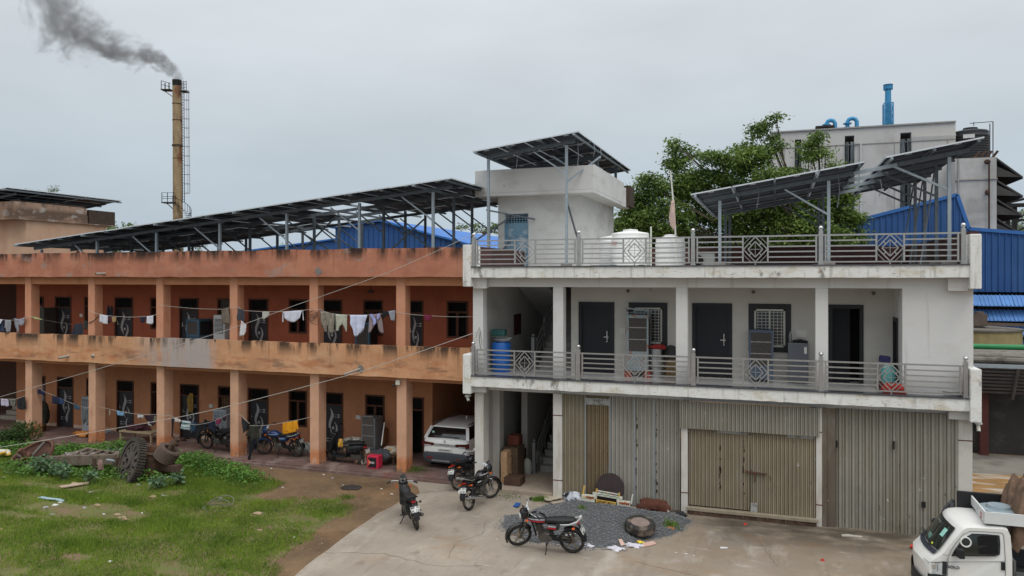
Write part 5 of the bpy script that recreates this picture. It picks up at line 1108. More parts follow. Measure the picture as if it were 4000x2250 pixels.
text('plate_text','MP07ZM9460',.066,ink,po,Matrix.Translation((-1.927,0,.65))@Matrix.Rotation(R(-90),4,'Z')@Matrix.Rotation(R(90),4,'X'),.001,.001)
B(MB().loft([cr(-1.93,.70,.26,.53),cr(-1.90,.80,.22,.57),cr(-1.7,.855,.20,.57),cr(-1.45,.85,.22,.40)]),'rear_bumper',cbl,bv=.015)
B(MB().box(-1.945,-1.92,-.62,-.42,.37,.40).box(-1.945,-1.92,.42,.62,.37,.40),'reflector',redl);B(MB().box(-1.955,-1.9,-.45,.45,.28,.33),'skid_plate',M('skid_silver',(120,122,124),.5))
for x_ in (-1.2,1.15):
    for s in (-1,1):
        w=B(MB().cyl((x_,s*.70,.30),(x_,s*.845,.30),.19,n=20),'wheel',metalD);B(MB().lathe([(.20,-.1),(.28,-.1),(.305,-.07),(.305,.07),(.28,.1),(.20,.1)],28,Matrix.Translation((x_,s*.76,.305))@Matrix.Rotation(R(90),4,'X')),'tyre',rubber,w)
B(MB().box(-1.735,-1.725,.46,.54,1.16,1.22),'window_sticker',M('sticker_mint',(150,196,180),.5))
for s in (-1,1): B(MB().cbox((.75,s*.93,1.0),(.1,.18,.12)),'wing_mirror',cw_)
# ================================================================ small truck
def A(zx,zy,Y): return at(3500+zx/3.622,1850+zy/3.622,Y)
YT=16.3;YF_=YT+1.45
T=thing('mini_truck','white mini truck loaded with a tray and brown tarpaulin at the lower right corner','truck',(5,YT+.7,0.016))
tw=M('truck_white',(214,214,210),.3,var=.04,sc=2,spec=.55,layers=[((190,130,70),(2.4,1,1),.62,.72,.0)])
trf=M('truck_roof_white',(214,212,206),.35,var=.04,sc=2,spec=.5,layers=[((184,126,70),(1.6,5,1),.53,.68,.6,(('z',1.74,1.8),))])
pr=[(500,1800),(478,1500),(470,1400),(474,1270),(560,1200),(660,1140),(810,960),(955,800),(1000,775),(1060,765),(1540,790),(1600,810),(1632,880),(1645,1200),(1648,1800)]
base=[A(a,c,YT) for a,c in pr];base=[(p.x,max(p.z,.35)) for p in base]
def sec(y,fwd,rise,inset=0):
    o=[]
    for i,(x,z) in enumerate(base):
        f=fwd if i<=8 else 0;r_=rise if 7<=i<=12 else 0
        if 4<=i<=6: f=fwd
        o.append((x-f+(.02*inset if i>8 else 0),y,z+r_))
    return o
def secn(y,fwd,rise,sh):   # sh shrinks top inwards via y only for the near/far skins
    return [(x,y+(sh if z>1.25 else 0)*min(1,(z-1.25)/.5),z) for x,_,z in sec(y,fwd,rise)]
b=MB();b.loft([secn(YT,0,-.02,.07),secn(YT+.06,.03,.0,.06),secn(YT+.25,.10,.03,.03),secn(YT+.72,.16,.045,0),secn(YF_-.25,.10,.03,-.03),secn(YF_-.06,.03,0,-.06),secn(YF_,0,-.02,-.07)]);b.build('cab',trf,T,smooth=True)
# windscreen
def wsp(t,s):  # t across 0..1, s up 0..1
    y=YT+.10+(1.25)*t;bul=.16*math.sin(math.pi*(.08+.84*t))**.6;lo=Vector((base[5][0],0,base[5][1]));hi=Vector((base[7][0],0,base[7][1]));p=lo.lerp(hi,.05+.87*s)
    dy=(.06*(.5-t)*2)*s
    return (p.x-bul-.012,y+dy,p.z+.035*s*math.sin(math.pi*t)+.012)
def patch(fn,nu=14,nv=6,u0=0,u1=1,v0=0,v1=1):
    b=MB();vs=[fn(u0+(u1-u0)*i/nu,v0+(v1-v0)*j/nv) for i in range(nu+1) for j in range(nv+1)];b.add(vs,[(i*(nv+1)+j,i*(nv+1)+j+1,(i+1)*(nv+1)+j+1,(i+1)*(nv+1)+j) for i in range(nu) for j in range(nv)]);return b
tg=M('truck_glass',(28,36,34),.06,var=.3,sc=3,spec=.8,layers=[((60,70,62),(3,3,3),.55,.7,.6)])
ws=patch(wsp).build('windscreen',tg,T,smooth=True)
off=lambda f,d:(lambda u,v:tuple(Vector(f(u,v))+Vector((-d*.8,0,d*.6))))
patch(off(wsp,.006),4,2,.10,.21,.48,.80).build('windscreen_sticker',M('mint_sticker',(150,206,190),.5,var=.2,sc=20),ws,org=ORG[T.as_pointer()])
patch(off(wsp,.006),2,2,.20,.26,.05,.12).build('windscreen_sticker',M('yellow_sticker',(196,206,70),.5),ws,org=ORG[T.as_pointer()])
patch(off(wsp,.004),4,2,.42,.75,.78,.86).build('rear_view_mirror',M('mirror_grey',(92,100,96),.3),ws,org=ORG[T.as_pointer()])
patch(off(wsp,.004),4,2,.40,.60,.08,.30).build('dashboard_clutter',M('dash_things',(96,130,116),.6,var=.5,sc=18),ws,org=ORG[T.as_pointer()])
for t0 in (0,1): patch(off(wsp,.004),1,6,t0-.012 if t0 else -.005,t0+.005 if t0 else .018).build('windscreen_rubber',blackm,ws,org=ORG[T.as_pointer()])
patch(off(wsp,.003),14,1,0,1,.94,1.02).build('windscreen_rubber',blackm,ws,org=ORG[T.as_pointer()])
def cowlf(u,v):
    y=YT+.10+1.25*u;bul=.16*math.sin(math.pi*(.08+.84*u))**.6;lo=Vector((base[3][0],0,base[3][1]));hi=Vector((base[5][0],0,base[5][1]));p=lo.lerp(hi,v);return (p.x-bul-.012,y,p.z+.014)
patch(cowlf,14,2,0,1,.72,1.04).build('wiper_cowl',M('cowl_grey',(44,48,58),.6),T,smooth=True)
b=MB();b.tube([wsp(.25,-.05),tuple(Vector(wsp(.5,.12))+Vector((-.02,0,.02))),tuple(Vector(wsp(.62,.2))+Vector((-.02,0,.02)))],.012,5);b.tube([wsp(.7,-.05),tuple(Vector(wsp(.9,.06))+Vector((-.02,0,.02)))],.012,5);b.build('wiper',blackm,T)
# near door
yq=YT-.0
def dpt(zx,zy): p=A(zx,zy,YT);sh=.07*min(1,max(0,(p.z-1.25)/.5));return (p.x,YT-.012+sh*1.0,p.z)
def npoly(pts,th=.01,name='',mat=None,par=T):
    b=MB();v=[dpt(*p) for p in pts];n=len(v);b.add(v+[(x,y+.03,z) for x,y,z in v],[tuple(range(n))]+[tuple(range(2*n-1,n-1,-1))]+[(i,(i+1)%n,n+(i+1)%n,n+i) for i in range(n)]);return b.build(name,mat,par,org=ORG[T.as_pointer()])
npoly([(735,1200),(780,1070),(860,960),(960,865),(1060,825),(1250,830),(1500,850),(1527,875),(1540,1200),(1545,1700),(725,1700)],name='door_panel',mat=tw)
wn=npoly([(785,1158),(830,1080),(920,970),(1000,905),(1085,858),(1300,868),(1462,885),(1468,1000),(1456,1140),(1390,1160)],name='door_window',mat=tg)
wn.location.y-=.012
def strip(pts,w,mat,nm,par=T):
    b=MB();v=[Vector(dpt(*p))+Vector((0,-.008,0)) for p in pts]
    for p,q in zip(v[:-1],v[1:]): b.bar(p,q,w,.008)
    return b.build(nm,mat,par,org=ORG[T.as_pointer()])
strip([(785,1158),(830,1080),(920,970),(1000,905),(1085,858),(1300,868),(1462,885),(1468,1000),(1456,1140),(1390,1160),(785,1158)],.022,blackm,'window_rubber')
strip([(722,1449),(735,1200),(780,1070),(860,960),(960,862),(1060,822),(1250,828),(1505,848),(1530,875),(1542,1200),(1545,1449)],.008,M('seam_grey',(120,120,118),.6),'door_seam')
strip([(722,1246),(1540,1240)],.005,MATS['seam_grey'],'door_crease')
npoly([(1150,900),(1230,880),(1440,890),(1445,1130),(1170,1135)],name='seat_back',mat=M('seat_black',(14,14,15),.9)).location.y-=.014
o=MB();p=Vector(dpt(985,965));o.torus(.085,.014,Matrix.Translation(p+Vector((0,-.03,0)))@Matrix.Rotation(R(80),4,'X'),20,6);o.build('cabin_fan',platem,T)
text('door_lettering','GOLD',.075,M('door_letters',(70,72,78),.4),T,facing(A(805,1322,YT).x,YT-.02,A(805,1322,YT).z),.003,.002,1.1,local=False)
b=MB();p=Vector(dpt(1512,1305));b.cbox(p+Vector((0,-.012,0)),(.065,.03,.15));b.build('door_handle',blackm,T,bevel=.01)
b=MB();p=Vector(dpt(905,1095));b.cbox(p+Vector((-.02,-.12,.0)),(.10,.16,.17),(0,0,R(15)));b.bar(p+Vector((.02,0,-.06)),p+Vector((0,-.1,-.03)),.03);b.build('wing_mirror',blackm,T,bevel=.025)
p=A(548,700,YF_+.08);b=MB();b.cbox(p,(.10,.16,.17),(0,0,R(-15)));b.bar(p,p+Vector((.12,-.12,-.12)),.03);b.build('wing_mirror',blackm,T,bevel=.025)
strip([(662,1142),(736,1156)],.006,MATS['seam_grey'],'bonnet_seam');strip([(486,1250),(722,1246)],.010,blackm,'lamp_seam')
npoly([(505,1290),(570,1282),(568,1330),(512,1345)],name='lamp_reflector',mat=chrome);npoly([(580,1282),(640,1282),(640,1400),(580,1395)],name='lamp_bezel',mat=M('bezel_grey',(120,122,122),.3))
# headlamp, bumper, plate, grille
hl=A(570,1335,YT);
b=MB();p0,p1,p2,p3=A(490,1252,YT),A(652,1250,YT),A(648,1425,YT),A(520,1408,YT)
b.add([(p0.x-.04,YT+.02,p0.z),(p1.x,YT-.025,p1.z),(p2.x,YT-.025,p2.z),(p3.x-.03,YT+.0,p3.z),(p0.x-.09,YT+.22,p0.z),(p3.x-.09,YT+.22,p3.z)],[(0,1,2,3),(4,0,3,5),(0,4,1),(3,2,5)]);b.build('headlamp',M('headlamp_lens',(176,182,182),.12,var=.2,sc=12,spec=.8),T)
b=MB();b.box(base[2][0]-.02,A(712,1400,YT).x,YT-.02,YT+.05,.35,A(600,1428,YT).z).box(A(655,0,YT).x,A(714,0,YT).x,YT-.022,YT+.05,A(680,1425,YT).z,A(680,1247,YT).z)
n=[(base[2][0]-.03-.16*math.sin(math.pi*t)**.6,YT+1.45*t) for t in np.linspace(0,1,11)]
b.add([(x+.012,y,z) for x,y in n for z in (.35,base[3][1]-.30)],[(2*i,2*i+2,2*i+3,2*i+1) for i in range(10)]);b.build('bumper',M('bumper_black',(38,40,42),.6),T)
b=MB();x_=base[3][0]-.16;p=A(358,1315,YT+.62);b.box(p.x-.02,p.x,YT+.42,YT+.9,p.z-.07,p.z+.07);b.build('number_plate',M('yellow_plate',(206,160,40),.5),T)
# load bed: dark floor, tray over the cab, drum, board, tarpaulin
xb_=A(1650,0,YT).x
b=MB();b.box(xb_+.02,xb_+2.2,YT+.02,YF_,.55,.62).box(xb_+.02,xb_+.06,YT+.02,YF_,.62,1.15).box(xb_+.06,xb_+2.2,YT,YT+.04,.62,.95).box(xb_+.06,xb_+2.2,YF_-.04,YF_,.62,.95);b.build('load_bed',M('bed_grey',(86,86,86),.7,var=.2),T)
for x_ in (base[3][0]+.45,xb_+1.4):
    for y_ in (YT+.1,YF_-.1): 
        w=MB().cyl((x_,y_-.07,.26),(x_,y_+.07,.26),.15,n=16).build('wheel',metalD,T);MB().lathe([(.16,-.08),(.25,-.08),(.26,0),(.25,.08),(.16,.08)],22,Matrix.Translation((x_,y_,.26))@Matrix.Rotation(R(90),4,'X')).build('tyre',rubber,w,org=ORG[T.as_pointer()])
b=MB();q=A(790,440,YF_+.25);a=A(620,690,YF_);d_=A(812,370,YF_+.35)
b.tube([a,A(640,600,YF_+.1),A(700,480,YF_+.25),d_],.03,6);b.tube([A(650,690,YF_),A(700,560,YF_+.12),A(745,460,YF_+.28),A(812,395,YF_+.36)],.02,6);b.bar(A(765,560,YF_+.1),A(800,420,YF_+.3),.06);b.tube([d_,A(825,600,YF_+.3),A(820,800,YF_+.25)],.03,6);b.build('open_far_door',M('door_frame_black',(40,42,46),.5),T)
tray=M('white_tray',(204,206,204),.45,var=.05,sc=2,layers=[((150,140,126),3,.62,.72,.4)])
T2=thing('open_tray','white open topped metal tray with red reflectors tied above the truck cab','tray',(4.6,YT+.7,1.9))
o=ORG[T2.as_pointer()]
fl,fu=A(1250,700,YT+.12),A(1250,535,YT+.12);gl=A(1040,410,YT+1.52);gu=A(1036,282,YT+1.52);xr_=fu.x+1.9
b=MB()
b.add([fl,fu,gu,gl,fl+Vector((.03,0,0)),fu+Vector((.03,0,0)),gu+Vector((.03,0,0)),gl+Vector((.03,0,0))],[(0,1,2,3),(4,5,6,7),(1,2,6,5),(0,1,5,4),(2,3,7,6),(0,3,7,4)]);b.build('front_side',tray,T2)
b=MB().box(fu.x,xr_,YT+.10,YT+.13,fl.z,fu.z-.0);b.build('near_side',tray,T2);MB().box(gu.x,xr_,YT+1.5,YT+1.53,gl.z,gu.z-.02).build('far_side',tray,T2)
MB().box(fu.x+.03,xr_,YT+.14,YT+1.49,fl.z-.01,fl.z+.01).build('tray_floor',M('tray_floor_dark',(60,58,54),.8),T2)
for p in (A(1218,585,YT+.18),A(1040,345,YT+1.45)): MB().cbox(p+Vector((-.02,0,0)),(.012,.05,.12)).build('reflector',redl,T2)
p=A(1350,430,YT+.85);tag(MB().lathe([(.01,.07),(.2,.08),(.22,.03),(.36,.02),(.37,-.02),(.34,-.4),(.01,-.4)],30,Matrix.Translation((p.x+.1,YT+.75,p.z-.06))).build('drum',M('enamel_drum',(142,156,162),.4,.2,var=.15,sc=3,layers=[((120,92,66),2,.52,.66,.7)]),smooth=True),'pale blue grey drum with a rusty side standing in the tray','drum')
p=A(1280,340,YT+1.35);tag(MB().cbox((p.x,YT+1.38,p.z-.08),(1.05,.05,.34)).build('black_board',blackm,bevel=.02),'black rounded board standing at the far side of the tray','board')
tp=M('brown_tarpaulin',(108,86,70),.9,var=.3,sc=4,bump=.6,bsc=7)
def tarp(cx,cy,z0,lx,ly,h,seed):
    q=random.Random(seed);b=MB();nx,ny=60,40;vs=[]
    for i in range(nx+1):
        for j in range(ny+1):
            u=i/nx*2-1;v=j/ny*2-1;e_=max(abs(u),abs(v));prof=1-max(0,(e_-.55)/.45)**2
            z=h*prof*(.82+.18*math.sin(u*3+seed))+.07*math.sin(u*14+3*v+seed)*math.sin(v*9-u*4)+.05*math.sin(u*23-v*11+seed)+.035*abs(math.sin(u*31+v*19))+.03*math.sin(v*37+u*8)
            vs.append((cx+u*lx*(1-.12*(1-prof)),cy+v*ly*(1-.12*(1-prof))+.04*math.sin(u*17),z0+z))
    b.add(vs,[(i*(ny+1)+j,i*(ny+1)+j+1,(i+1)*(ny+1)+j+1,(i+1)*(ny+1)+j) for i in range(nx) for j in range(ny)]);return b
p=A(1560,60,YT+1.0);tag(tarp(p.x+.72,YT+.85,1.35,.92,.74,p.z-1.28,2).build('tarpaulin',tp,smooth=True),'crumpled brown tarpaulin heaped over the truck load','tarpaulin')
# ================================================================ things on the white block balcony
fz=3.515
def lz(c,prof,n,name,mat,label=None,cat=None,parent=None,group=None):
    o=MB().lathe(prof,n,Matrix.Translation(c)).build(name,mat,parent,smooth=True);return tag(o,label,cat,group) if label else o
bl=M('blue_drum_plastic',(30,92,170),.45,var=.12,sc=4,layers=[((150,170,190),6,.64,.7,.6)])
p=at(1958,1450,21.9)
lz((p.x,21.9,fz),[(.27,0),(.29,.03),(.29,.28),(.3,.30),(.29,.32),(.29,.58),(.3,.6),(.29,.62),(.29,.86),(.26,.9),(.01,.9)],24,'water_drum',bl,'blue plastic drum standing against the left wall of the upper balcony','drum')
lz((p.x+.05,21.88,fz+.9),[(.12,0),(.28,.12),(.30,.13),(.26,.12),(.1,.03),(.01,.03)],24,'basin',M('white_enamel',(206,206,200),.4),'white shallow basin on top of the blue drum','basin')
lz((p.x-.04,21.85,fz+1.03),[(.12,0),(.24,.05),(.26,.06),(.01,.05)],20,'tray_dish',M('green_rim_dish',(150,160,156),.4),'small round dish between the basin and the green crate on the drum','dish')
b=MB();b.box(p.x-.28,p.x+.16,21.75,21.98,fz+1.1,fz+1.3);o=b.build('crate',M('teal_crate',(44,86,84),.6,var=.3,sc=8),bevel=.02);tag(o,'small teal plastic crate on top of the stacked basins','crate')
# rusty cooler cabinet
def cooler(name,label,cx,y,z0,w,d,h,mats,n=3,legs=.12,shelf=True,grid=False,cat='cooler',panelz=(0.3,.95)):
    T=thing(name,label,cat,(cx,y,z0));o=ORG[T.as_pointer()];fr,pn=mats;b=MB();t=.05
    for sx in (-1,1):
        for yy in (y,y+d-t): b.box(cx+sx*(w/2-t/2)-t/2,cx+sx*(w/2-t/2)+t/2,yy,yy+t,z0,z0+h)
    b.box(cx-w/2,cx+w/2,y-.01,y+d,z0+h-.07,z0+h).box(cx-w/2+t,cx+w/2-t,y,y+d,z0+legs,z0+legs+.05);b.build('frame',fr,T)
    MB().box(cx-w/2+t,cx+w/2-t,y+.012,y+.03,z0+h*panelz[0],z0+h-.07).box(cx-w/2+.01,cx-w/2+.03,y+t,y+d-t,z0+h*panelz[0],z0+h-.07).box(cx+w/2-.03,cx+w/2-.01,y+t,y+d-t,z0+h*panelz[0],z0+h-.07).build('pad_panel',pn,T)
    MB().box(cx-w/2+t,cx+w/2-t,y,y+d-.02,z0+legs+.05,z0+h*panelz[0]).build('water_tray',fr,T)
    if shelf:
        for i in range(1,n): zz=z0+h*(panelz[0]+(1-panelz[0])*i/n);MB().box(cx-w/2+t,cx+w/2-t,y-.004,y+.012,zz-.012,zz+.012).build('panel_rail',M('worn_rail',(150,146,140),.6,var=.3,sc=14),T)
    return T
rs=M('rusty_blue_cooler',(132,144,148),.6,var=.15,sc=4,layers=[((140,84,44),3.5,.52,.62,.9),((96,60,44),8,.6,.68,.6)])
pn=M('khus_pad',(74,70,66),.95,var=.25,sc=20)
zt=fz
T=cooler('air_cooler','tall rust streaked air cooler on red blocks beside the barred window',X(2492,22.0),21.95,zt+.16,.62,.48,1.62,(rs,pn),3,.02,panelz=(.36,1))
o=ORG[T.as_pointer()]
b=MB()
for sx in (-.28,.28): b.box(X(2492,22)+sx-.09,X(2492,22)+sx+.09,21.9,22.2,fz,fz+.16)
b.build('brick_foot',M('red_block',(140,60,48),.8,var=.2),T)
b=MB();cx_=X(2492,22.0);b.box(cx_-.34,cx_+.34,21.92,22.42,zt+1.78,zt+1.8).bar((cx_-.34,21.93,zt+1.8),(cx_-.34,21.93,zt+2.0),.03).bar((cx_-.34,21.93,zt+2.0),(cx_+.3,22.1,zt+1.92),.04).bar((cx_-.3,22.4,zt+1.85),(cx_+.32,22.4,zt+1.88),.04).bar((cx_-.34,21.93,zt+2.0),(cx_-.34,22.4,zt+1.86),.03);b.build('open_lid',rs,T)
dkb=M('slate_blue_cooler',(76,88,104),.55,var=.2,sc=4,layers=[((140,136,128),7,.62,.7,.6)])
cooler('air_cooler','slate blue air cooler in front of the right barred window',X(2973,22.05),22.0,fz+.05,.64,.5,1.38,(dkb,pn),3,.03,panelz=(.3,1))
T=thing('refrigerator','grey single door refrigerator with a white energy label on its door','refrigerator',(X(3118,22.1),22.05,fz));o=ORG[T.as_pointer()]
fx=X(3118,22.05);fg=M('fridge_grey',(92,96,102),.3,var=.03,spec=.5)
MB().box(fx-.26,fx+.26,22.1,22.55,fz+.03,fz+1.10).build('cabinet',fg,T,bevel=.012);MB().box(fx-.26,fx+.26,22.04,22.09,fz+.06,fz+1.10).build('fridge_door',fg,T,bevel=.012)
MB().box(fx+.15,fx+.22,22.03,22.04,fz+.82,fz+1.0).build('energy_label',platem,T)
tag(MB().loft([ring(fx-.14,.1,fz+1.105,fz+1.16,10,3,22.3),ring(fx+.05,.12,fz+1.105,fz+1.2,10,3,22.3),ring(fx+.25,.1,fz+1.105,fz+1.15,10,3,22.3)]).build('folded_bag',blackm,smooth=True),'black folded bag lying on top of the refrigerator','bag')
tag(MB().lathe([(.03,0),(.045,.02),(.045,.2),(.018,.27),(.018,.3),(.01,.3)],12,Matrix.Translation((fx-.2,22.25,fz+1.105))).build('bottle',M('grey_bottle',(120,120,116),.2,spec=.6),smooth=True),'grey bottle standing on the left edge of the refrigerator','bottle')
# steel pots and sack
al=M('aluminium_pot',(176,178,178),.3,.6,var=.08)
px=X(2565,22.1)
for i,(r_,h_,nm) in enumerate(((.16,.30,'bottom steel canister of the stack beside the rusty cooler'),(.17,.28,'middle steel pot of the stack beside the rusty cooler'),(.15,.22,'top steel pot of the stack under the red cloth'))):
    z_=fz+(0,.31,.60)[i];lz((px,22.1,z_),[(r_*.95,0),(r_,.02),(r_,h_-.03),(r_*1.06,h_-.01),(r_*1.06,h_),(.01,h_)],22,'steel_pot',al,nm,'pot',group='stacked steel pots')
lump('red_bundle','dark red cloth bundle on top of the steel pots','cloth',(px+.05,22.1,fz+.82),(.2,.16,.09),M('dark_red_cloth',(130,36,36),.9,var=.2),5)
lump('khaki_sack','bulging brown sack between the steel pots and the column','sack',(X(2625,22.2),22.25,fz),(.23,.2,.36),M('jute_sack',(110,90,62),.95,var=.2,sc=10),8,amp=.1)
lump('dark_backpack','dark grey backpack lying on the brown sack','backpack',(X(2618,22.2),22.3,fz+.52),(.24,.16,.26),M('backpack_grey',(56,56,54),.85,var=.15),9,amp=.1)
# right end: tub, basket, cloth
p=at(3470,1460,21.6)
lz((p.x,21.6,fz+.2),[(.15,0),(.17,.02),(.18,.3),(.12,.4),(.13,.46),(.01,.46)],20,'water_jug',M('turquoise_plastic',(92,160,160),.45,var=.15,sc=5,layers=[((196,206,196),(1,1,5),.52,.56,.8)]),'turquoise striped water jug at the right end of the balcony','jug')
tag(MB().cbox((p.x-.05,21.6,fz+.1),(.34,.34,.18)).build('stool',M('maroon_stool',(84,40,38),.7,var=.2),bevel=.03),'low maroon stool under the turquoise jug','stool')
tag(MB().cbox((p.x-.08,21.65,fz+.78),(.26,.18,.17),(0,R(6),0)).build('checked_bag',M('navy_check',(44,42,82),.8,var=.5,sc=14),bevel=.03),'navy checked bag on top of the turquoise jug','bag')
lump('red_fabric','bright red fabric heap on the balcony floor behind the diamond ornament','cloth',(X(3490,21.1),21.05,fz),(.26,.13,.15),M('bright_red_cloth',(176,60,50),.85,var=.2),11)
tag(MB().lathe([(.16,0),(.22,.1),(.23,.11),(.01,.09)],20,Matrix.Translation((X(3725,21),21.1,fz))).build('white_bowl',platem,smooth=True),'white upturned bowl by the last balcony rail post','bowl')
tag(MB().box(X(3690,21.3),X(3760,21.3),21.3,21.6,fz,fz+.14).build('grey_tray',M('dull_grey_tray',(110,108,104),.8,var=.15)),'shallow grey tray on the floor at the right end of the balcony','tray')
# cameras
def cctv(label,c,d,mount=(0,0,.1)):
    T=thing('security_camera',label,'camera',c);c=Vector(c);d=Vector(d).normalized()
    MB().cyl(c-d*.08,c+d*.1,.04,n=14).build('camera_body',M('camera_white',(206,204,190),.4),T,smooth=True);MB().cyl(c+d*.1,c+d*.115,.036,n=14).build('lens_hood',blackm,T);MB().bar(c,c+Vector(mount),.05).cbox(c+Vector(mount),(.14,.14,.04)).build('mount',M('mount_grey',(190,190,186),.5),T)
cctv('cream security camera hanging under the left end of the white balcony',at(1828,1558,20.9),(.5,-.6,-.5),(0,0,.09))
cctv('white dome like security camera under the right end pier of the balcony',at(3822,1668,20.9),(0,-.3,-.9),(0,0,.09))
T=thing('security_camera','white security camera fixed high on the last orange column','camera',at(1548,1498,21.9));p=at(1553,1496,21.9)
MB().cbox(p+Vector((.03,-.03,.02)),(.15,.06,.15)).build('mount',M('camera_white',(206,204,190),.4),T,bevel=.01);MB().cyl(p+Vector((-.06,-.05,-.06)),p+Vector((-.14,-.12,-.09)),.035).build('camera_body',blackm,T)
# ================================================================ porch: bricks, boxes, sacks
b=MB();bx=X(1966,21.9)
for i in range(12):
    for j in range(2): b.cbox((bx+.08+rnd.uniform(-.01,.01),21.85+j*.24,.18+i*.078),(.2,.22,.07))
tag(b.build('brick_stack',M('pale_brick',(176,142,108),.9,var=.2,sc=4)),'tall narrow stack of pale bricks just inside the porch','bricks')
wd=M('old_plywood',(88,70,54),.85,var=.25,sc=4);wd2=M('dark_plywood',(74,54,42),.85,var=.25,sc=4)
tag(MB().cbox((X(1998,22.3),22.5,.62),(.5,.7,1.0)).build('plywood_crate',wd,bevel=.02),'tall worn plywood crate behind the brick stack','crate')
tag(MB().cbox((X(2008,21.7),21.75,.26),(.52,.5,.24)).build('wooden_box',wd2,bevel=.01),'low brown wooden box on the porch floor in front of the crate','box')
tag(MB().cbox((X(2030,23.2),23.2,.5),(.3,.5,.72)).build('wooden_box',wd2,bevel=.01),'upright brown box right of the plywood crate','box')
tag(MB().cbox((X(2004,22.5),22.7,1.28),(.38,.4,.3)).build('red_brown_box',M('red_brown_box',(104,56,42),.85,var=.2),bevel=.02),'reddish brown box on top of the plywood crate','box')
sk=M('white_sack',(168,166,160),.85,var=.15,sc=6)
lump('white_sack','white plastic sack slumped on the porch floor by the boxes','sack',(X(2058,23.0),23.0,.14),(.17,.15,.32),sk,4,amp=.12)
lump('white_sack','white sack pile by the foot of the staircase','sack',(X(2090,24),24.2,.14),(.3,.2,.3),sk,6,amp=.15)
# ================================================================ veranda things
def fcooler(name,label,px0,px1,pyt,Y,mat,grid,z0,d=.5,cat='cooler'):
    x0,x1=X(px0,Y),X(px1,Y);zt=at((px0+px1)/2,pyt,Y).z;T=thing(name,label,cat,((x0+x1)/2,Y,z0));o=ORG[T.as_pointer()];w=x1-x0
    MB().box(x0,x1,Y,Y+d,z0+.05,zt).build('body',mat,T,bevel=.025)
    g=MB()
    if grid=='louvre':
        g.box(x0+w*.12,x1-w*.12,Y-.012,Y,z0+.05+(zt-z0)*.42,zt-.12);
        n=g.build('grille_recess',grille,T)
        g=MB()
        for i in range(12): zz=z0+.06+(zt-z0)*.43+(zt-.14-(z0+.06+(zt-z0)*.43))*i/11;g.box(x0+w*.12,x1-w*.12,Y-.03,Y-.012,zz,zz+.02)
        g.build('louvre',mat,T)
    elif grid=='squares':
        g.box(x0+w*.1,x1-w*.1,Y-.01,Y,z0+.05+(zt-z0)*.35,zt-.12);g.build('grille_recess',M('grey_slot',(110,116,118),.7),T);g=MB()
        for i in range(6): zz=z0+.05+(zt-z0)*.35+(zt-z0)*.55*i/5-(.0);g.box(x0+w*.1,x1-w*.1,Y-.03,Y-.01,zz,zz+.025)
        for i in range(4): xx=x0+w*(.1+.8*i/3)-.012;g.box(xx,xx+.025,Y-.032,Y-.01,z0+.05+(zt-z0)*.35,zt-.1)
        g.build('louvre',mat,T)
    elif grid=='frame':
        g.box(x0+.06,x1-.06,Y-.01,Y,z0+.35,zt-.07);g.build('pad_panel',pn,T)
        MB().box(x0,x0+.06,Y-.02,Y-.0,z0+.05,zt).box(x1-.06,x1,Y-.02,Y,z0+.05,zt).box(x0+.06,x1-.06,Y-.02,Y,zt-.07,zt).box(x0+.06,x1-.06,Y-.02,Y,z0+.3,z0+.37).build('frame',mat,T)
        MB().box(x1-.004,x1+.008,Y+.05,Y+d-.05,z0+.35,zt-.08).build('pad_panel',M('dark_pad',(34,32,32),.95),T)
    MB().box(x0+.05,x1-.05,Y+.05,Y+d-.05,z0,z0+.05).build('base',blackm,T);return T
tc_=M('teal_blue_cooler',(62,92,112),.5,var=.12,sc=3);wc=M('cream_white_cooler',(176,178,176),.45,var=.05);gc=M('pale_grey_cooler',(146,152,158),.5,var=.08)
# upper storey
fcooler('air_cooler','teal blue box cooler with a dark open side on the upper veranda',729,778,1248,22.9,tc_,'frame',Z1+.38,.72)
fcooler('air_cooler','white tower cooler with black louvres on the upper veranda',833,877,1231,22.9,wc,'louvre',Z1+.25,.55)
fcooler('air_cooler','teal blue cooler behind the hanging trousers on the upper veranda',1387,1444,1260,23.1,tc_,'frame',Z1+.15,.55)
# lower
fcooler('air_cooler','pale grey cooler with square grille beside the first ground floor window',319,347,1550,23.2,gc,'squares',Z0,.5)
fcooler('air_cooler','grey cooler with square grille behind the dusty veranda motorcycle',831,884,1601,23.1,gc,'squares',Z0+.2,.5)
T=fcooler('metal_cupboard','grey metal cooler cabinet with ribbed door panels beside the last window','1' and 1411,1465,1632,22.95,M('grey_metal_cabinet',(104,106,108),.55,var=.12,sc=4),'none',Z0,.55,'cabinet')
x0,x1=X(1411,22.95),X(1465,22.95);b=MB();b.box(x0+.07,x1-.07,22.93,22.95,Z0+.45,2.02-.35);b.build('door_panel',M('brownish_mesh',(86,80,76),.9),T)
each('panel_rail',M('cabinet_rail',(126,128,128),.5),T,[(x0+.05,x1-.05,22.915,22.93,zz,zz+.03) for zz in (.55,.95,1.32,1.62)])
# old cupboards behind the left column, both storeys
tag(MB().box(X(143,23.3),X(172,23.3),23.3,23.85,Z1,Z1+1.62).build('grey_cupboard',M('old_grey_cupboard',(74,74,68),.8,var=.15),bevel=.015),'dark grey cupboard against the wall beside the second upper column','cupboard')
tag(lump('covered_heap','dark olive covered heap behind the first ground floor column','heap',at(160,1655,23.3)*1.0,(.35,.3,.62),M('olive_cover',(58,58,50),.9,var=.25),12,amp=.1) ,None)
tag(MB().lathe([(.17,0),(.2,.02),(.22,.28),(.01,.28)],18,Matrix.Translation((X(158,22.9),22.9,Z0))).build('red_tub',M('dark_red_tub',(92,44,36),.7),smooth=True),'dark red tub standing behind the first ground floor column','tub')
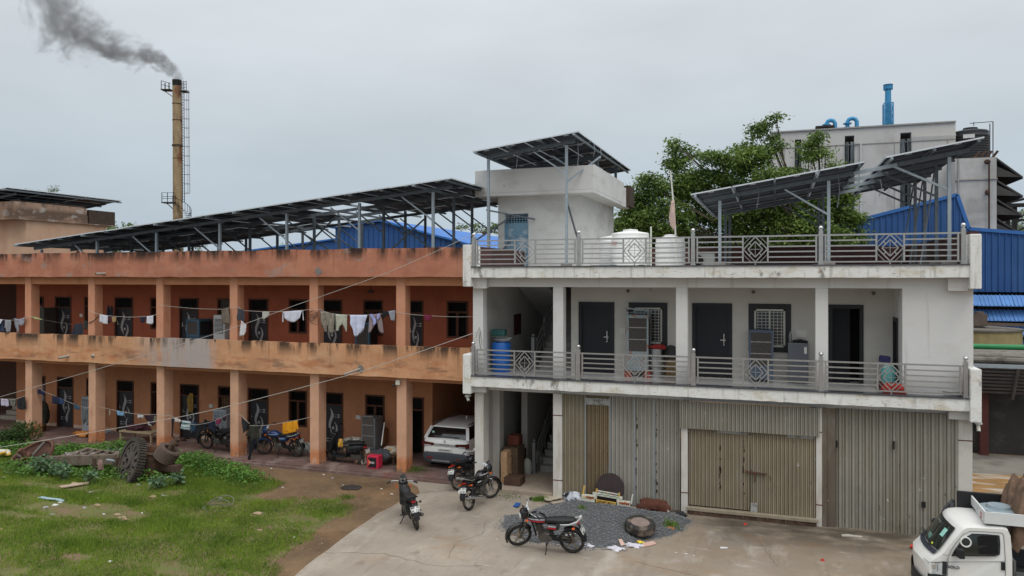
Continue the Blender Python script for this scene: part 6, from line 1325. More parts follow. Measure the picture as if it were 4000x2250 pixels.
# blue oxygen-like bags hanging: fabric beside upper door
# cots and tables
def table(name,label,cat,x0,x1,y0,y1,z0,h,m,lt=.06,th=.06):
    T=thing(name,label,cat,((x0+x1)/2,y0,z0));b=MB().box(x0,x1,y0,y1,z0+h-th,z0+h);b.build('top',m,T,bevel=.008)
    for xx in (x0+.02,x1-lt-.02):
        for yy in (y0+.02,y1-lt-.02): MB().box(xx,xx+lt,yy,yy+lt,z0,z0+h-th).build('leg',m,T)
    return T
cotm=M('weathered_wood',(150,132,104),.85,var=.2,sc=5)
table('wooden_cot','long weathered wooden cot with thin legs on the veranda','cot',X(468,22.45),X(595,22.45),22.4,23.15,Z0,.44,cotm)
table('wooden_stand','low wooden stand loaded with bundles beside the red battery box','stand',X(1478,22.7),X(1546,22.7),22.6,23.5,Z0,.30,M('dark_wood',(84,64,48),.8,var=.2))
lump('cloth_bundle','dark red and black bundle of clothes lying on the wooden cot','clothes',(X(545,22.8),22.75,Z0+.44),(.5,.26,.14),M('dark_maroon_cloth',(58,26,34),.9,var=.5,sc=5),3)
cloth('cloth','white and grey cloth hanging over the end of the wooden cot','cloth',[(583,1635),(596,1640),(594,1665),(584,1662),(578,1645)],22.38,M('grey_white_cloth',(190,190,188),.9,var=.3,sc=14))
lump('quilt','folded white and mustard quilt on the low wooden stand','quilt',(X(1530,22.9),22.95,Z0+.30),(.36,.3,.17),M('striped_quilt',(190,184,170),.9,var=.1,sc=9,layers=[((170,130,60),(7,7,9),.52,.58,.9),((70,60,70),(9,9,7),.6,.64,.8)]),21,amp=.1)
lump('dark_clothes','dark grey clothes heap spilling over the left end of the low stand','clothes',(X(1492,22.5),22.55,Z0+.22),(.3,.22,.2),M('slate_cloth',(66,68,72),.9,var=.2),22)
# battery box, red
T=thing('battery_box','bright red battery box with an orange and black label on the veranda floor','battery box',(X(1459,22.1),22.0,Z0));o=ORG[T.as_pointer()]
x0,x1=X(1433,22.0),X(1477,22.0);rb=M('crimson_plastic',(190,44,70),.45,var=.06)
MB().box(x0,x1,22.0,22.3,Z0,Z0+.42).build('case',rb,T,bevel=.02);MB().box(x0+.05,x1-.07,21.985,22.0,Z0+.05,Z0+.36).build('label',M('black_label',(24,26,30),.5),T)
MB().prism([(x0+.05,Z0+.32),(x0+.16,Z0+.21),(x0+.05,Z0+.08)],21.98,21.986).build('label_mark',M('orange_mark',(214,92,56),.5),T)
text('label_lettering','EXID',.085,M('label_white',(206,200,196),.5),T,facing((x0+x1)/2-.01,21.98,Z0+.2),.002,.002,local=False)
lump('scrap_bags','mixed bags and rags heaped between the scooter and the red box','bags',(X(1415,22.4),22.5,Z0),(.26,.25,.32),M('mixed_rags',(130,100,80),.9,var=.5,sc=9,layers=[((190,180,170),5,.52,.58,.8),((110,36,36),6,.6,.64,.9)]),31,amp=.2)
lump('scrap_bags','pale crumpled bags and papers heaped on the bench behind the scooter','bags',(X(1375,22.9),23.1,Z0+.42),(.5,.3,.2),M('pale_rags',(176,172,160),.9,var=.3,sc=9,layers=[((70,66,56),6,.5,.58,.8)]),32,amp=.2)
table('bench','bench behind the scooter carrying pale bags','bench',X(1335,23),X(1400,23),22.9,23.5,Z0,.42,M('bench_wood',(96,84,70),.8))
lump('plastic_bag','crumpled silvery plastic bags against the wall right of the blue motorcycle','bags',(X(1195,23.4),23.35,Z0),(.45,.2,.22),M('silver_plastic',(150,156,150),.4,var=.4,sc=9,layers=[((104,40,40),6,.58,.62,.8)]),33,amp=.25)
tag(MB().bar(at(1490,1740,22.95),at(1502,1650,23.3),.035).build('white_rod',platem),'white rod leaning between the grey cabinet and the window','rod')
tag(MB().cbox((X(1497,23.6),23.6,Z0+.75),(.24,.3,.5)).build('carton',M('carton',(130,84,52),.9),bevel=.01),'brown carton against the wall under the last window','carton')
lump('orange_sheet','crumpled orange sheet on the floor beside the pale grey cooler','sheet',(X(330,22.8),22.75,Z0),(.42,.22,.13),M('dull_orange_sheet',(176,112,50),.8,var=.15),41,amp=.25)
for i,(px,py) in enumerate(((718,1721),(729,1713))):
    p=gnd(px,py,Z0+.01);tag(MB().loft([ring(p.x-.12,.035,Z0,Z0+.03,8,2,p.y),ring(p.x,.05,Z0,Z0+.06,8,2,p.y),ring(p.x+.12,.04,Z0,Z0+.04,8,2,p.y)]).build('sandal',M('sandal_brown',(40,34,32),.7),smooth=True),'dark sandal lying on the veranda tiles below the curtained door','sandal','pair of dark sandals')
p=gnd(420,1688,Z0);lump('slippers','pale blue slippers on the tiles right of the second column','slippers',(p.x,p.y,Z0),(.22,.08,.03),M('pale_blue_rubber',(120,140,152),.7),42)
cloth('curtain','yellow checked curtain in the doorway behind the veranda motorcycle','curtain',[(740,1535),(756,1537),(757,1605),(752,1614),(737,1612),(733,1560)],23.85,M('mustard_check',(150,120,60),.9,var=.4,sc=12),amp=.03)
# ================================================================ clothes lines and cables
rope=M('white_rope',(172,168,160),.8,var=.1)
def line(name,label,cat,pts,r=.012,m=None,sag=0,group=None):
    b=MB();P=[]
    for i,(p,q) in enumerate(zip(pts[:-1],pts[1:])):
        for k in range(8):
            t=k/8;v=Vector(p).lerp(Vector(q),t);v.z-=sag*4*t*(1-t);P.append(v)
    P.append(Vector(pts[-1]));b.tube(P,r,6);o=b.build(name,m or rope);return tag(o,label,cat,group)
YL=21.9
U=lambda px,py,Y=YL-.02:at(px,py,Y)
gr='washing lines strung between the columns'
line('washing_line','white washing line across the upper veranda from the fourth column to the white block','washing line',[U(613,1187),U(700,1200),U(866,1208),U(900,1199),U(930,1199),U(955,1213),U(1110,1217),U(1206,1209),U(1250,1209),U(1310,1227),U(1440,1230),U(1543,1218),U(1660,1232),U(1848,1237)],.007,None,.02,gr)
line('washing_line','washing line of the second upper bay hung with white towels','washing line',[U(347,1212),U(390,1227),U(475,1237),U(560,1236),U(614,1228),U(660,1218,22.4)],.008,None,.02,gr)
line('washing_line','washing line of the leftmost upper bay','washing line',[U(-40,1245),U(20,1249),U(60,1250),U(96,1240),U(125,1236),U(180,1251,22.8),U(280,1267,23.4)],.007,None,.01,gr)
line('washing_line','washing line sloping across the left ground floor bays','washing line',[at(-30,1555,21.8),at(60,1559,21.8),at(100,1545,21.8)],.007,None,.01,gr)
line('washing_line','long washing line descending to the right through the second and third ground floor bays','washing line',[at(150,1518,22.2),at(205,1543,22.2),at(318,1590,22.2),at(400,1592,22.1),at(520,1616,22.0),at(617,1619,21.85),at(665,1624,21.8)],.007,None,.01,gr)
line('washing_line','washing line of the ground floor bay with the dusty motorcycle','washing line',[at(660,1622,21.75),at(700,1640,21.75),at(760,1660,21.8),at(820,1650,21.8),at(905,1612,21.75),at(940,1620,21.75),at(975,1655,21.75)],.007,None,.01,gr)
line('washing_line','washing line holding the orange shirt','washing line',[at(975,1662,21.75),at(1050,1660,21.8),at(1130,1645,21.8),at(1210,1629,21.85),at(1250,1632,22.3)],.007,None,.02,gr)
line('overhead_cable','pale cable slanting from the roof corner down past the balcony to the lower left','cable',[at(1850,915,20.6),at(1515,1065,20.3),at(1160,1190,20),at(900,1285,19.6),at(524,1400,19),at(0,1550,18.2),at(-200,1605,17.9)],.007,rope,.01,'cables crossing the orange front')
line('overhead_cable','pale cable slanting from the white block pillar down to the grass at lower left','cable',[at(1876,1292,20.95),at(1400,1455,20.4),at(900,1585,19.6),at(700,1629,19.2),at(350,1690,18.3),at(0,1747,17.5),at(-120,1765,17.2)],.009,rope,.01,'cables crossing the orange front')
b=MB();b.tube([at(1876,1292,20.98),at(1872,1330,20.99),at(1880,1370,20.99)],.008,5);b.tube([at(1873,1280,20.98),at(1884,1350,20.99)],.006,5);b.tube([at(1872,1278,20.98),at(1858,1320,20.99)],.005,5);tag(b.build('frayed_wire',grille),'frayed wires dangling from the pale pillar where the cable is tied','wire')
# barbed wire twists on the column
b=MB()
for k in range(9):
    a=at(1206+rnd.uniform(-2,2),1220+k*3,21.88);b.tube([a,at(1222+rnd.uniform(-8,8),1212+k*6+rnd.uniform(-8,8),21.85),at(1243,1225+rnd.uniform(-8,12),21.88)],.006,4)
b.tube([at(1206,1240,21.88),at(1216,1262,21.8),at(1240,1270,21.85),at(1248,1240,21.9)],.008,5);tag(b.build('wire_tangle',grille),'tangle of dark wire wound round the fifth upper column','wire')
line('curved_pipe','dark hose bending from the third upper column','hose',[at(347,1262,21.93),at(368,1252,21.9),at(386,1234,21.9)],.014,grille)
# fan on the upper veranda ceiling
p=at(1448,1138,22.9);b=MB();b.cyl((p.x,22.9,6.55),(p.x,22.9,p.z+.05),.015,n=8);b.lathe([(.01,.05),(.1,.04),(.12,0),(.08,-.05),(.01,-.06)],18,Matrix.Translation(p))
for a in (0.1,2.2,4.3): b.bar(p+Vector((.1*math.cos(a),.1*math.sin(a),0)),p+Vector((.62*math.cos(a),.62*math.sin(a),0)),.12,.008)
tag(b.build('ceiling_fan',M('dark_fan',(70,64,60),.6)),'dark ceiling fan hanging in the upper veranda right of the middle','fan')
# garments. k: colour, outline in photo px, Y
def gar(nm,lab,cat,poly,col,Y=21.85,var=.12,lay=(),amp=.025): 
    key='cloth_%d_%d_%d_%d'%(*col,len(lay));m=M(key,col,.9,var=var,sc=6,layers=lay);return cloth(nm,lab,cat,poly,Y,m,'clothes drying on the lines',amp,seed=len(lab))
def tee(cx,y,w,h,dy=0): # hung by hem, sleeves dropping
    return [(cx-w/2,y),(cx+w/2,y+dy),(cx+w*.48,y+h*.55+dy),(cx+w*.18,y+h*.6),(cx+w*.14,y+h),(cx-w*.14,y+h),(cx-w*.18,y+h*.6),(cx-w*.5,y+h*.55)]
def trou(cx,y,w,h,dy=0,sp=.5):
    return [(cx-w/2,y),(cx+w/2,y+dy),(cx+w*.56,y+h*.5),(cx+w*.6,y+h),(cx+w*.3,y+h*.99),(cx+w*.06,y+h*.42),(cx-w*.12,y+h*.42),(cx-w*.3,y+h*.98),(cx-w*.62,y+h*.97),(cx-w*.56,y+h*.45)]
wht_=(206,206,214);gar('towel','white towel on the line of the second upper bay, nearest its left column','towel',[(391,1228),(421,1234),(417,1245),(418,1267),(404,1263),(390,1258)],wht_)
gar('towel','white towel hanging just left of the fourth upper column','towel',[(575,1236),(600,1232),(600,1262),(592,1268),(586,1266),(573,1261)],wht_)
gar('dark_cloth','short navy cloth beside the right white towel of the second upper bay','cloth',[(547,1238),(568,1237),(568,1255),(557,1262),(551,1257)],(38,38,52))
gar('maroon_cloth','small maroon cloth right of the left white towel','cloth',[(421,1235),(437,1237),(438,1256),(430,1260),(422,1252)],(74,32,44))
gar('tan_cloth','tan cloth beside the maroon one in the second upper bay','cloth',[(438,1237),(455,1238),(454,1254),(446,1260),(439,1257)],(160,132,96))
gar('dark_trousers','dark trousers with a pale edge hung low in the first full upper bay','trousers',[(290,1267),(322,1262),(326,1290),(329,1310),(320,1310),(316,1290),(298,1292),(292,1310),(282,1309),(288,1288)],(46,50,58),21.95)
gar('dark_cloth','narrow dark green garment by the third upper column','cloth',[(329,1252),(338,1253),(341,1275),(338,1288),(331,1284),(327,1268)],(44,52,50),21.95)
gar('umbrella_cover','dark blue furled fabric leaning beside the second upper door','cloth',[(421,1195),(426,1192),(430,1215),(429,1262),(422,1262),(416,1230)],(32,44,60),23.6)
gar('umbrella_cover','grey furled fabric right of the dark blue one by the second upper door','cloth',[(434,1195),(438,1192),(441,1215),(440,1240),(432,1240),(430,1215)],(56,58,66),23.6)
gar('jacket','pale grey jacket on the leftmost upper line','jacket',[(20,1250),(42,1251),(45,1290),(42,1298),(28,1298),(26,1282),(14,1278)],(140,142,146))
gar('jeans','blue jeans hung at the left edge of the upper veranda','jeans',[(-5,1248),(14,1252),(18,1296),(0,1298)],(48,62,88))
gar('shirt','white and grey shirt at the left edge of the upper line','shirt',[(-6,1246),(10,1248),(4,1264),(-6,1270)],(196,198,206),21.8)
gar('shirt','crumpled grey and maroon shirt next to the second upper column','shirt',[(55,1242),(76,1248),(97,1240),(98,1262),(84,1272),(72,1268),(72,1300),(64,1298),(60,1262)],(140,140,150),var=.3)
gar('strip_cloth','thin pale green strip tied to the line behind the second upper column','cloth',[(122,1235),(150,1242),(164,1247),(162,1250),(140,1246),(126,1240)],(176,186,130),22.0)
gar('camouflage_trousers','dirty brown grey trousers hung beside the white tower cooler','trousers',[(866,1207),(893,1201),(896,1232),(895,1266),(890,1266),(888,1230),(880,1232),(876,1266),(865,1263),(868,1235)],(112,100,88),var=.3)
gar('dark_jeans','dark grey jeans hung right of the fifth upper column','jeans',[(930,1204),(953,1210),(957,1240),(956,1260),(944,1256),(940,1250),(930,1254),(925,1238),(930,1222)],(66,66,72))
gar('plastic_bag','white red and yellow carrier bag hung below the dark jeans','bag',[(944,1252),(960,1268),(962,1290),(950,1312),(938,1312),(941,1285)],(206,206,206),lay=[((196,40,70),(5,5,5),.55,.58,1),((206,180,70),(6,6,6),.62,.64,1)])
gar('underwear','grey cotton shorts on the line before the fourth upper door','shorts',[(1024,1218),(1052,1217),(1054,1228),(1044,1238),(1032,1247),(1025,1247)],(176,174,166))
gar('white_shirt','white short sleeved shirt spread on the line between two upper doors','shirt',[(1106,1217),(1180,1212),(1176,1230),(1174,1241),(1154,1242),(1150,1258),(1132,1258),(1133,1243),(1112,1243)],(206,208,220))
gar('tie_strip','thin white strip left of the white shirt','cloth',[(1105,1218),(1109,1217),(1109,1258),(1106,1259)],wht_);gar('tie_strip','thin white strip right of the white shirt','cloth',[(1181,1212),(1184,1212),(1186,1252),(1183,1252)],wht_)
gar('grey_trousers','old grey stained trousers, leftmost of the row of trousers','trousers',[(1264,1217),(1305,1225),(1307,1262),(1303,1302),(1287,1302),(1283,1270),(1280,1255),(1276,1296),(1266,1296),(1259,1265),(1254,1240),(1252,1215)],(132,124,112),var=.35)
gar('dark_shirt','slate shirt tucked left of the stained trousers','shirt',[(1253,1211),(1265,1214),(1268,1245),(1262,1280),(1256,1250),(1252,1240)],(66,74,80),21.9)
gar('khaki_trousers','pale khaki trousers hung by the waist on the upper line','trousers',[(1311,1227),(1357,1230),(1357,1265),(1356,1295),(1348,1295),(1343,1262),(1334,1256),(1323,1262),(1320,1293),(1310,1293),(1311,1262)],(176,176,160))
gar('white_kurta','large white draped garment in the middle of the trousers row','kurta',[(1366,1230),(1434,1230),(1427,1262),(1422,1286),(1396,1272),(1392,1290),(1398,1312),(1390,1316),(1382,1312),(1376,1280),(1368,1250)],(196,202,222),amp=.04)
gar('brown_trousers','mauve brown trousers on the upper line','trousers',[(1442,1229),(1487,1225),(1492,1255),(1498,1300),(1486,1303),(1476,1262),(1470,1254),(1456,1262),(1447,1300),(1438,1299),(1440,1255)],(142,126,128))
gar('lilac_scarf','lilac cloth knotted over the brown trousers','scarf',[(1443,1229),(1453,1226),(1468,1246),(1470,1262),(1464,1270),(1455,1268),(1458,1255)],(160,164,214),21.78)
gar('lilac_scarf','second lilac cloth piece at the right of the brown trousers','scarf',[(1475,1226),(1486,1224),(1484,1240),(1478,1250),(1472,1246)],(160,164,214),21.78)
gar('black_cloth','black cloth on the line before the sixth upper column','cloth',[(1492,1222),(1498,1214),(1518,1217),(1516,1232),(1500,1242),(1494,1238)],(28,30,32))
gar('grey_vest','grey vest beside the sixth upper column','vest',[(1518,1216),(1543,1211),(1541,1255),(1530,1252),(1524,1236)],(140,144,152))
gar('maroon_cloth','small maroon cloth on the rightmost upper line','cloth',[(1657,1230),(1687,1232),(1684,1244),(1676,1254),(1668,1254),(1658,1245)],(110,36,62))
# ground floor
gar('lilac_towel','pale lilac towel on the leftmost ground floor line','towel',[(4,1558),(34,1560),(35,1586),(28,1588),(6,1584)],(186,176,196))
gar('grey_cloth','grey patterned cloth beside the lilac towel','cloth',[(37,1560),(64,1559),(62,1585),(52,1592),(42,1580)],(110,108,100),var=.35)
gar('dark_clothes','black clothes bunched left of the first ground floor column','clothes',[(66,1560),(86,1552),(98,1548),(100,1598),(82,1602),(70,1592),(64,1575)],(38,38,40))
gar('navy_shirt','navy cloth at the start of the long ground floor line','shirt',[(148,1517),(170,1530),(178,1533),(176,1544),(152,1538),(147,1530)],(32,36,62),22.15)
gar('navy_trousers','navy trousers folded over the long ground floor line','trousers',[(204,1543),(230,1553),(232,1562),(228,1579),(216,1578),(203,1573)],(34,38,62),22.15)
gar('blue_jeans','blue denim shorts next to the navy trousers','shorts',[(231,1554),(250,1562),(248,1577),(228,1580)],(44,62,96),22.15)
gar('teal_shorts','teal blue shorts before the first patterned door','shorts',[(289,1576),(314,1588),(313,1600),(290,1598)],(58,84,104),22.15)
gar('grey_trousers','grey trousers hung in front of the pale grey cooler','trousers',[(324,1590),(347,1592),(347,1660),(338,1660),(336,1625),(330,1625),(326,1660),(322,1620)],(92,96,98),22.1)
gar('thin_strip','thin pale strip dangling behind the second ground floor column','cloth',[(428,1600),(431,1600),(431,1616),(428,1626)],(176,170,150),22.1)
gar('light_blue_shirt','light blue shirt before the second patterned ground floor door','shirt',[(456,1604),(486,1610),(484,1624),(470,1625),(458,1618)],(116,156,190),22.05)
gar('black_vest','black and white garment hanging below the light blue shirt','vest',[(498,1613),(522,1616),(518,1634),(506,1655),(497,1655),(500,1630)],(34,34,38),22.05)
gar('white_underwear','white briefs with dark waistband left of the third column','briefs',[(537,1619),(562,1622),(558,1638),(552,1630),(546,1630),(540,1634)],(200,200,204),22.0)
gar('maroon_shawl','dark shawl bunched over the line above the wooden cot','shawl',[(566,1622),(605,1622),(608,1650),(596,1664),(584,1650),(572,1642)],(52,34,44),22.0,var=.3)
gar('olive_strip','grey olive cloth by the third ground floor column','cloth',[(603,1625),(614,1624),(606,1650),(600,1656)],(110,106,92),21.95)
gar('black_trousers','long black trousers hung right of the third ground floor column','trousers',[(664,1626),(680,1634),(680,1665),(676,1704),(668,1706),(664,1665)],(44,46,54),22.3)
gar('white_cloth','short off-white cloth beside the striped shirt','cloth',[(683,1632),(708,1640),(707,1650),(684,1648)],(206,196,190))
gar('striped_shirt','white shirt with dark teal stripes above the dusty motorcycle','shirt',[(711,1640),(747,1648),(744,1664),(740,1682),(722,1677),(704,1675),(706,1660)],(206,210,208),lay=[((70,110,120),(.05,.05,9),.485,.5,1)])
gar('teal_cloth','dark teal cloth right of the striped shirt','cloth',[(747,1649),(764,1652),(764,1672),(758,1688),(746,1684)],(40,64,82))
gar('black_shirt','long black garment hanging lowest over the dusty motorcycle','shirt',[(764,1655),(808,1647),(806,1690),(796,1682),(780,1690),(778,1710),(766,1720),(760,1690)],(24,25,28))
gar('navy_shirt','navy garment above the seat of the dusty motorcycle','shirt',[(809,1648),(839,1640),(841,1680),(836,1696),(830,1680),(820,1676),(812,1664)],(28,32,48))
gar('magenta_cloth','small magenta cloth in front of the grey cooler','cloth',[(842,1637),(862,1632),(863,1648),(854,1660),(846,1656)],(120,44,72))
gar('dark_cloth','small dark garment in front of the grey cooler, next to the magenta one','cloth',[(866,1630),(886,1622),(886,1640),(874,1646)],(52,36,44))
gar('black_shirt','black shirt hung right of the fourth ground floor column','shirt',[(943,1628),(952,1636),(968,1648),(964,1660),(964,1680),(952,1692),(948,1670),(942,1655)],(40,42,44))
gar('camouflage_jacket','dark camouflage jacket hanging above the blue motorcycle wheel','jacket',[(975,1664),(1000,1655),(1012,1668),(1016,1700),(1008,1744),(998,1720),(980,1712),(962,1700),(970,1682)],(52,50,42),var=.5)
gar('black_leggings','long black leggings dangling from the camouflage jacket to the ground','leggings',[(976,1712),(992,1712),(993,1745),(984,1770),(980,1795),(972,1803),(966,1800),(975,1775),(974,1745)],(22,23,26),21.7)
gar('orange_shirt','bright orange yellow long sleeved shirt on its own line','shirt',[(1106,1652),(1163,1642),(1166,1676),(1162,1680),(1158,1668),(1156,1686),(1116,1696),(1114,1675),(1110,1697),(1104,1697)],(214,146,26),21.8,amp=.035)
# ================================================================ gravel heap and yard things
def vnoise(x,y,s=1.,seed=0):
    x=np.asarray(x)*s;y=np.asarray(y)*s;xi=np.floor(x).astype(int);yi=np.floor(y).astype(int);fx=x-xi;fy=y-yi;fx=fx*fx*(3-2*fx);fy=fy*fy*(3-2*fy)
    def h(a,b): v=np.sin(a*127.1+b*311.7+seed*74.7)*43758.5453;return v-np.floor(v)
    return (h(xi,yi)*(1-fx)+h(xi+1,yi)*fx)*(1-fy)+(h(xi,yi+1)*(1-fx)+h(xi+1,yi+1)*fx)*fy
def fb(x,y,s=1.,seed=0): return .5*vnoise(x,y,s,seed)+.3*vnoise(x,y,s*2.1,seed+1)+.2*vnoise(x,y,s*4.7,seed+2)
HP=np.array([tuple(gnd(a,c))[:2] for a,c in ((1955,2065),(1975,2020),(2060,2010),(2110,1985),(2200,1960),(2600,2010),(2650,2010),(2700,2040),(2660,2075),(2600,2095),(2500,2120),(2400,2145),(2260,2150),(2150,2125),(2050,2120))])
def inpoly(P,x,y):
    c=np.zeros(x.shape,bool);j=len(P)-1
    for i in range(len(P)):
        k=((P[i,1]>y)!=(P[j,1]>y))&(x<(P[j,0]-P[i,0])*(y-P[i,1])/(P[j,1]-P[i,1]+1e-12)+P[i,0]);c^=k;j=i
    return c
def edged(P,x,y):
    d=np.full(x.shape,9.);
    for i in range(len(P)):
        a=P[i];b=P[(i+1)%len(P)];t=np.clip(((x-a[0])*(b[0]-a[0])+(y-a[1])*(b[1]-a[1]))/((b-a)**2).sum(),0,1);d=np.minimum(d,np.hypot(x-a[0]-t*(b[0]-a[0]),y-a[1]-t*(b[1]-a[1])))
    return np.where(inpoly(P,x,y),d,-d)
def heap_h(x,y):
    d=edged(HP,x,y)+.22*(fb(x,y,2.,4)-.5)
    back=np.clip((y-17.7)/1.9,0,1)*(1-.55*np.clip((y-19.7)/1.1,0,1))
    return np.where(d>0,.05*np.clip(d*8,0,1)+.36*np.clip(d/1.1,0,1)**1.1*(.35+.65*back),-.03)+.09*(fb(x,y,1.6,9)-.5)*np.clip(d*3,0,1)
n=90;xs=np.linspace(-7.2,-1.6,n);ys=np.linspace(17.1,21.0,70);GX,GY=np.meshgrid(xs,ys,indexing='ij');GZ=heap_h(GX,GY)
b=MB();b.add(list(zip(GX.ravel(),GY.ravel(),GZ.ravel())),[(i*70+j,(i+1)*70+j,(i+1)*70+j+1,i*70+j+1) for i in range(n-1) for j in range(69) if max(GZ[i,j],GZ[i+1,j+1],GZ[i+1,j],GZ[i,j+1])>0])
grav=M('crushed_stone',(92,93,94),.95,var=.2,sc=2,pos=True,bump=1,bsc=26,layers=[((60,62,64),(22,22,22),.5,.58,.7),((150,150,146),(30,30,30),.62,.66,.8),((124,112,98),(1.6,1.6,1),.56,.68,.4)])
tag(b.build('gravel_heap',grav,smooth=True),'low heap of grey crushed stone piled before the left shutters','gravel heap')
def rocks(name,n,fn,smin,smax,mat,hf):
    q=npr;pts=[];
    x,y=fn(n);z=hf(x,y);s=q.uniform(smin,smax,len(x));base=np.array([(1,0,0),(-1,0,0),(0,1,0),(0,-1,0),(0,0,.7),(0,0,-.7)],float)
    fs=np.array([(0,2,4),(2,1,4),(1,3,4),(3,0,4),(2,0,5),(1,2,5),(3,1,5),(0,3,5)]);V=base[None]*s[:,None,None]*q.uniform(.6,1.3,(len(x),6,1))
    a=q.uniform(0,6.28,len(x));c_,s_=np.cos(a)[:,None],np.sin(a)[:,None];V=np.stack([V[...,0]*c_-V[...,1]*s_,V[...,0]*s_+V[...,1]*c_,V[...,2]],-1)+np.stack([x,y,z],1)[:,None]
    P=V[:,fs.ravel()].reshape(-1,3,3);return quads(name,P,mat,nv=3)
def hp(n): x=npr.uniform(-6.9,-1.8,n);y=npr.uniform(17.3,20.9,n);k=edged(HP,x,y)>-.05-.1*npr.rand(n);return x[k],y[k]
tag(rocks('gravel',9000,hp,.012,.032,M('stone_chips',(108,109,110),.95,var=.35,sc=40,pos=True),lambda x,y:np.maximum(heap_h(x,y),0)+.012),kind='stuff')
def hz_(px,py,Y=None):
    p=gnd(px,py)
    for _ in range(8): p=gnd(px,py,float(max(0,heap_h(np.array(p.x),np.array(p.y)))))
    return p
# tyre with its rim on the heap
p=hz_(2500,2085);T=thing('spare_tyre','worn truck tyre with a rusty steel rim lying on the gravel','tyre',p);mt=Matrix.Translation(p+Vector((0,0,.20)))@Matrix.Rotation(R(9),4,'X')@Matrix.Rotation(R(5),4,'Y')
MB().lathe([(.22,-.1),(.33,-.12),(.375,-.08),(.38,.0),(.375,.08),(.33,.12),(.25,.11),(.22,.09)],36,mt).build('tyre',M('dusty_tyre',(50,47,44),.9,var=.3,sc=9,layers=[((120,108,96),4,.5,.62,.8)]),T,smooth=True)
MB().lathe([(.07,.052),(.01,.053)],16,mt).build('hub_hole',dkroom,T)
MB().lathe([(.23,.10),(.22,.06),(.17,.03),(.15,.05),(.10,.05),(.06,.04)],30,mt).build('rim',M('rim_pinkish',(128,112,104),.8,var=.2,sc=9),T,smooth=True)
# painted tail board
def Bp(zx,zy,dy=0): return at(2200+zx/8.05,1860+zy/8.05,20.62+dy)
T=thing('painted_tailboard','white tractor tailboard with green waves, rusty panels and a yellow number strip','tailboard',Bp(1350,850))
def pl(nm,pts,mat,y0=0,y1=.05,par=None):
    v=[Bp(a,c) for a,c in pts];b=MB();n=len(v);b.add([(q.x,20.62+y0,q.z) for q in v]+[(q.x,20.62+y1,q.z) for q in v],[tuple(range(n)),tuple(range(2*n-1,n-1,-1))]+[(i,(i+1)%n,n+(i+1)%n,n+i) for i in range(n)]);return b.build(nm,mat,par or T,org=ORG[T.as_pointer()])
tbw=M('tailboard_white',(206,204,190),.6,var=.1,sc=8,layers=[((184,110,50),6,.6,.66,.8)])
tby=M('tailboard_yellow',(206,168,84),.6,var=.12,sc=8);tbr=M('tailboard_rust',(150,84,48),.8,var=.2,sc=8,layers=[((214,196,150),9,.55,.6,.9)])
tm=pl('top_beam',[(930,512),(1060,502),(1780,642),(1858,672),(1850,745),(1760,732),(925,590)],tbw)
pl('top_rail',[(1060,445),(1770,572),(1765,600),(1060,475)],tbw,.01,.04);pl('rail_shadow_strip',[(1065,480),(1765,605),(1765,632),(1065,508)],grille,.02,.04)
for a in ((1030,400,1072,510),(1742,530,1780,650)): pl('rail_post',[(a[0],a[1]),(a[2],a[1]+4),(a[2]-4,a[3]),(a[0]-8,a[3])],tby,-.005,.05)
for a in ((985,600,1058,720),(1680,720,1760,850)): pl('side_post',[(a[0],a[1]),(a[2],a[1]+8),(a[2]-6,a[3]),(a[0]-6,a[3]-6)],tbw,.0,.05)
for s in (0,1):
    dx,dy=(0,0) if s==0 else (1130,195)
    pl('side_box',[(590+dx,570+dy),(1000+dx*.98,610+dy),(990+dx*.98,810+dy),(565+dx,750+dy)],tbw,-.04,.06)
    pl('rust_panel',[(625+dx,600+dy),(980+dx*.98,645+dy),(975+dx*.98,705+dy),(618+dx,660+dy)],tbr,-.048,-.04)
pl('dark_recess',[(1062,612),(1675,718),(1668,828),(1056,730)],dkroom,.02,.06)
ys_=pl('number_strip',[(1035,728),(1658,835),(1645,925),(1028,815)],tby,-.02,.03)
pl('upright_slat',[(640,300),(692,312),(648,572),(600,560)],tby,0,.04);pl('upright_slat',[(2165,570),(2202,588),(2160,880),(2108,860)],tbw,0,.04)
c=Bp(1340,825);rolls=-math.atan2(Bp(1035,728).z-Bp(1658,835).z,Bp(1658,835).x-Bp(1035,728).x)
text('number_lettering','UP-83T 8515',.085,M('brown_lettering',(84,50,30),.7),T,Matrix.Translation((c.x,20.595,c.z))@Matrix.Rotation(-rolls,4,'Y')@Matrix.Rotation(R(90),4,'X'),.002,.0015,1.0,local=False)
b=MB()
for i in range(28):
    t0,t1=i/28,(i+1)/28;f=lambda t:Bp(1075+680*t,552+115*t+22*math.sin(t*22),0)+Vector((0,-.006,0))
    b.bar(f(t0),f(t1),.008,.008)
b.build('green_wave',M('green_paint_wave',(60,130,80),.6),tm,org=ORG[T.as_pointer()])
for i in range(5):
    q=Bp(1080+160*i,488+30*i)+Vector((0,.012,0));MB().ball(q,.02,8,6).build('painted_dot',(red,MATS['green_paint_wave'],tby,red,MATS['green_paint_wave'])[i],T)
q=Bp(1400,560);q.y=20.95;o=MB();mt=Matrix.Translation((q.x,20.93,.52))@Matrix.Rotation(R(82),4,'X');o.lathe([(.09,-.015),(.40,-.015),(.40,.015),(.09,.015)],40,mt);tag(o.build('iron_disc',M('dark_maroon_disc',(58,46,46),.7,var=.2,sc=4)),'big dark maroon disc with a hole leaning on the shutter behind the painted tailboard','disc')
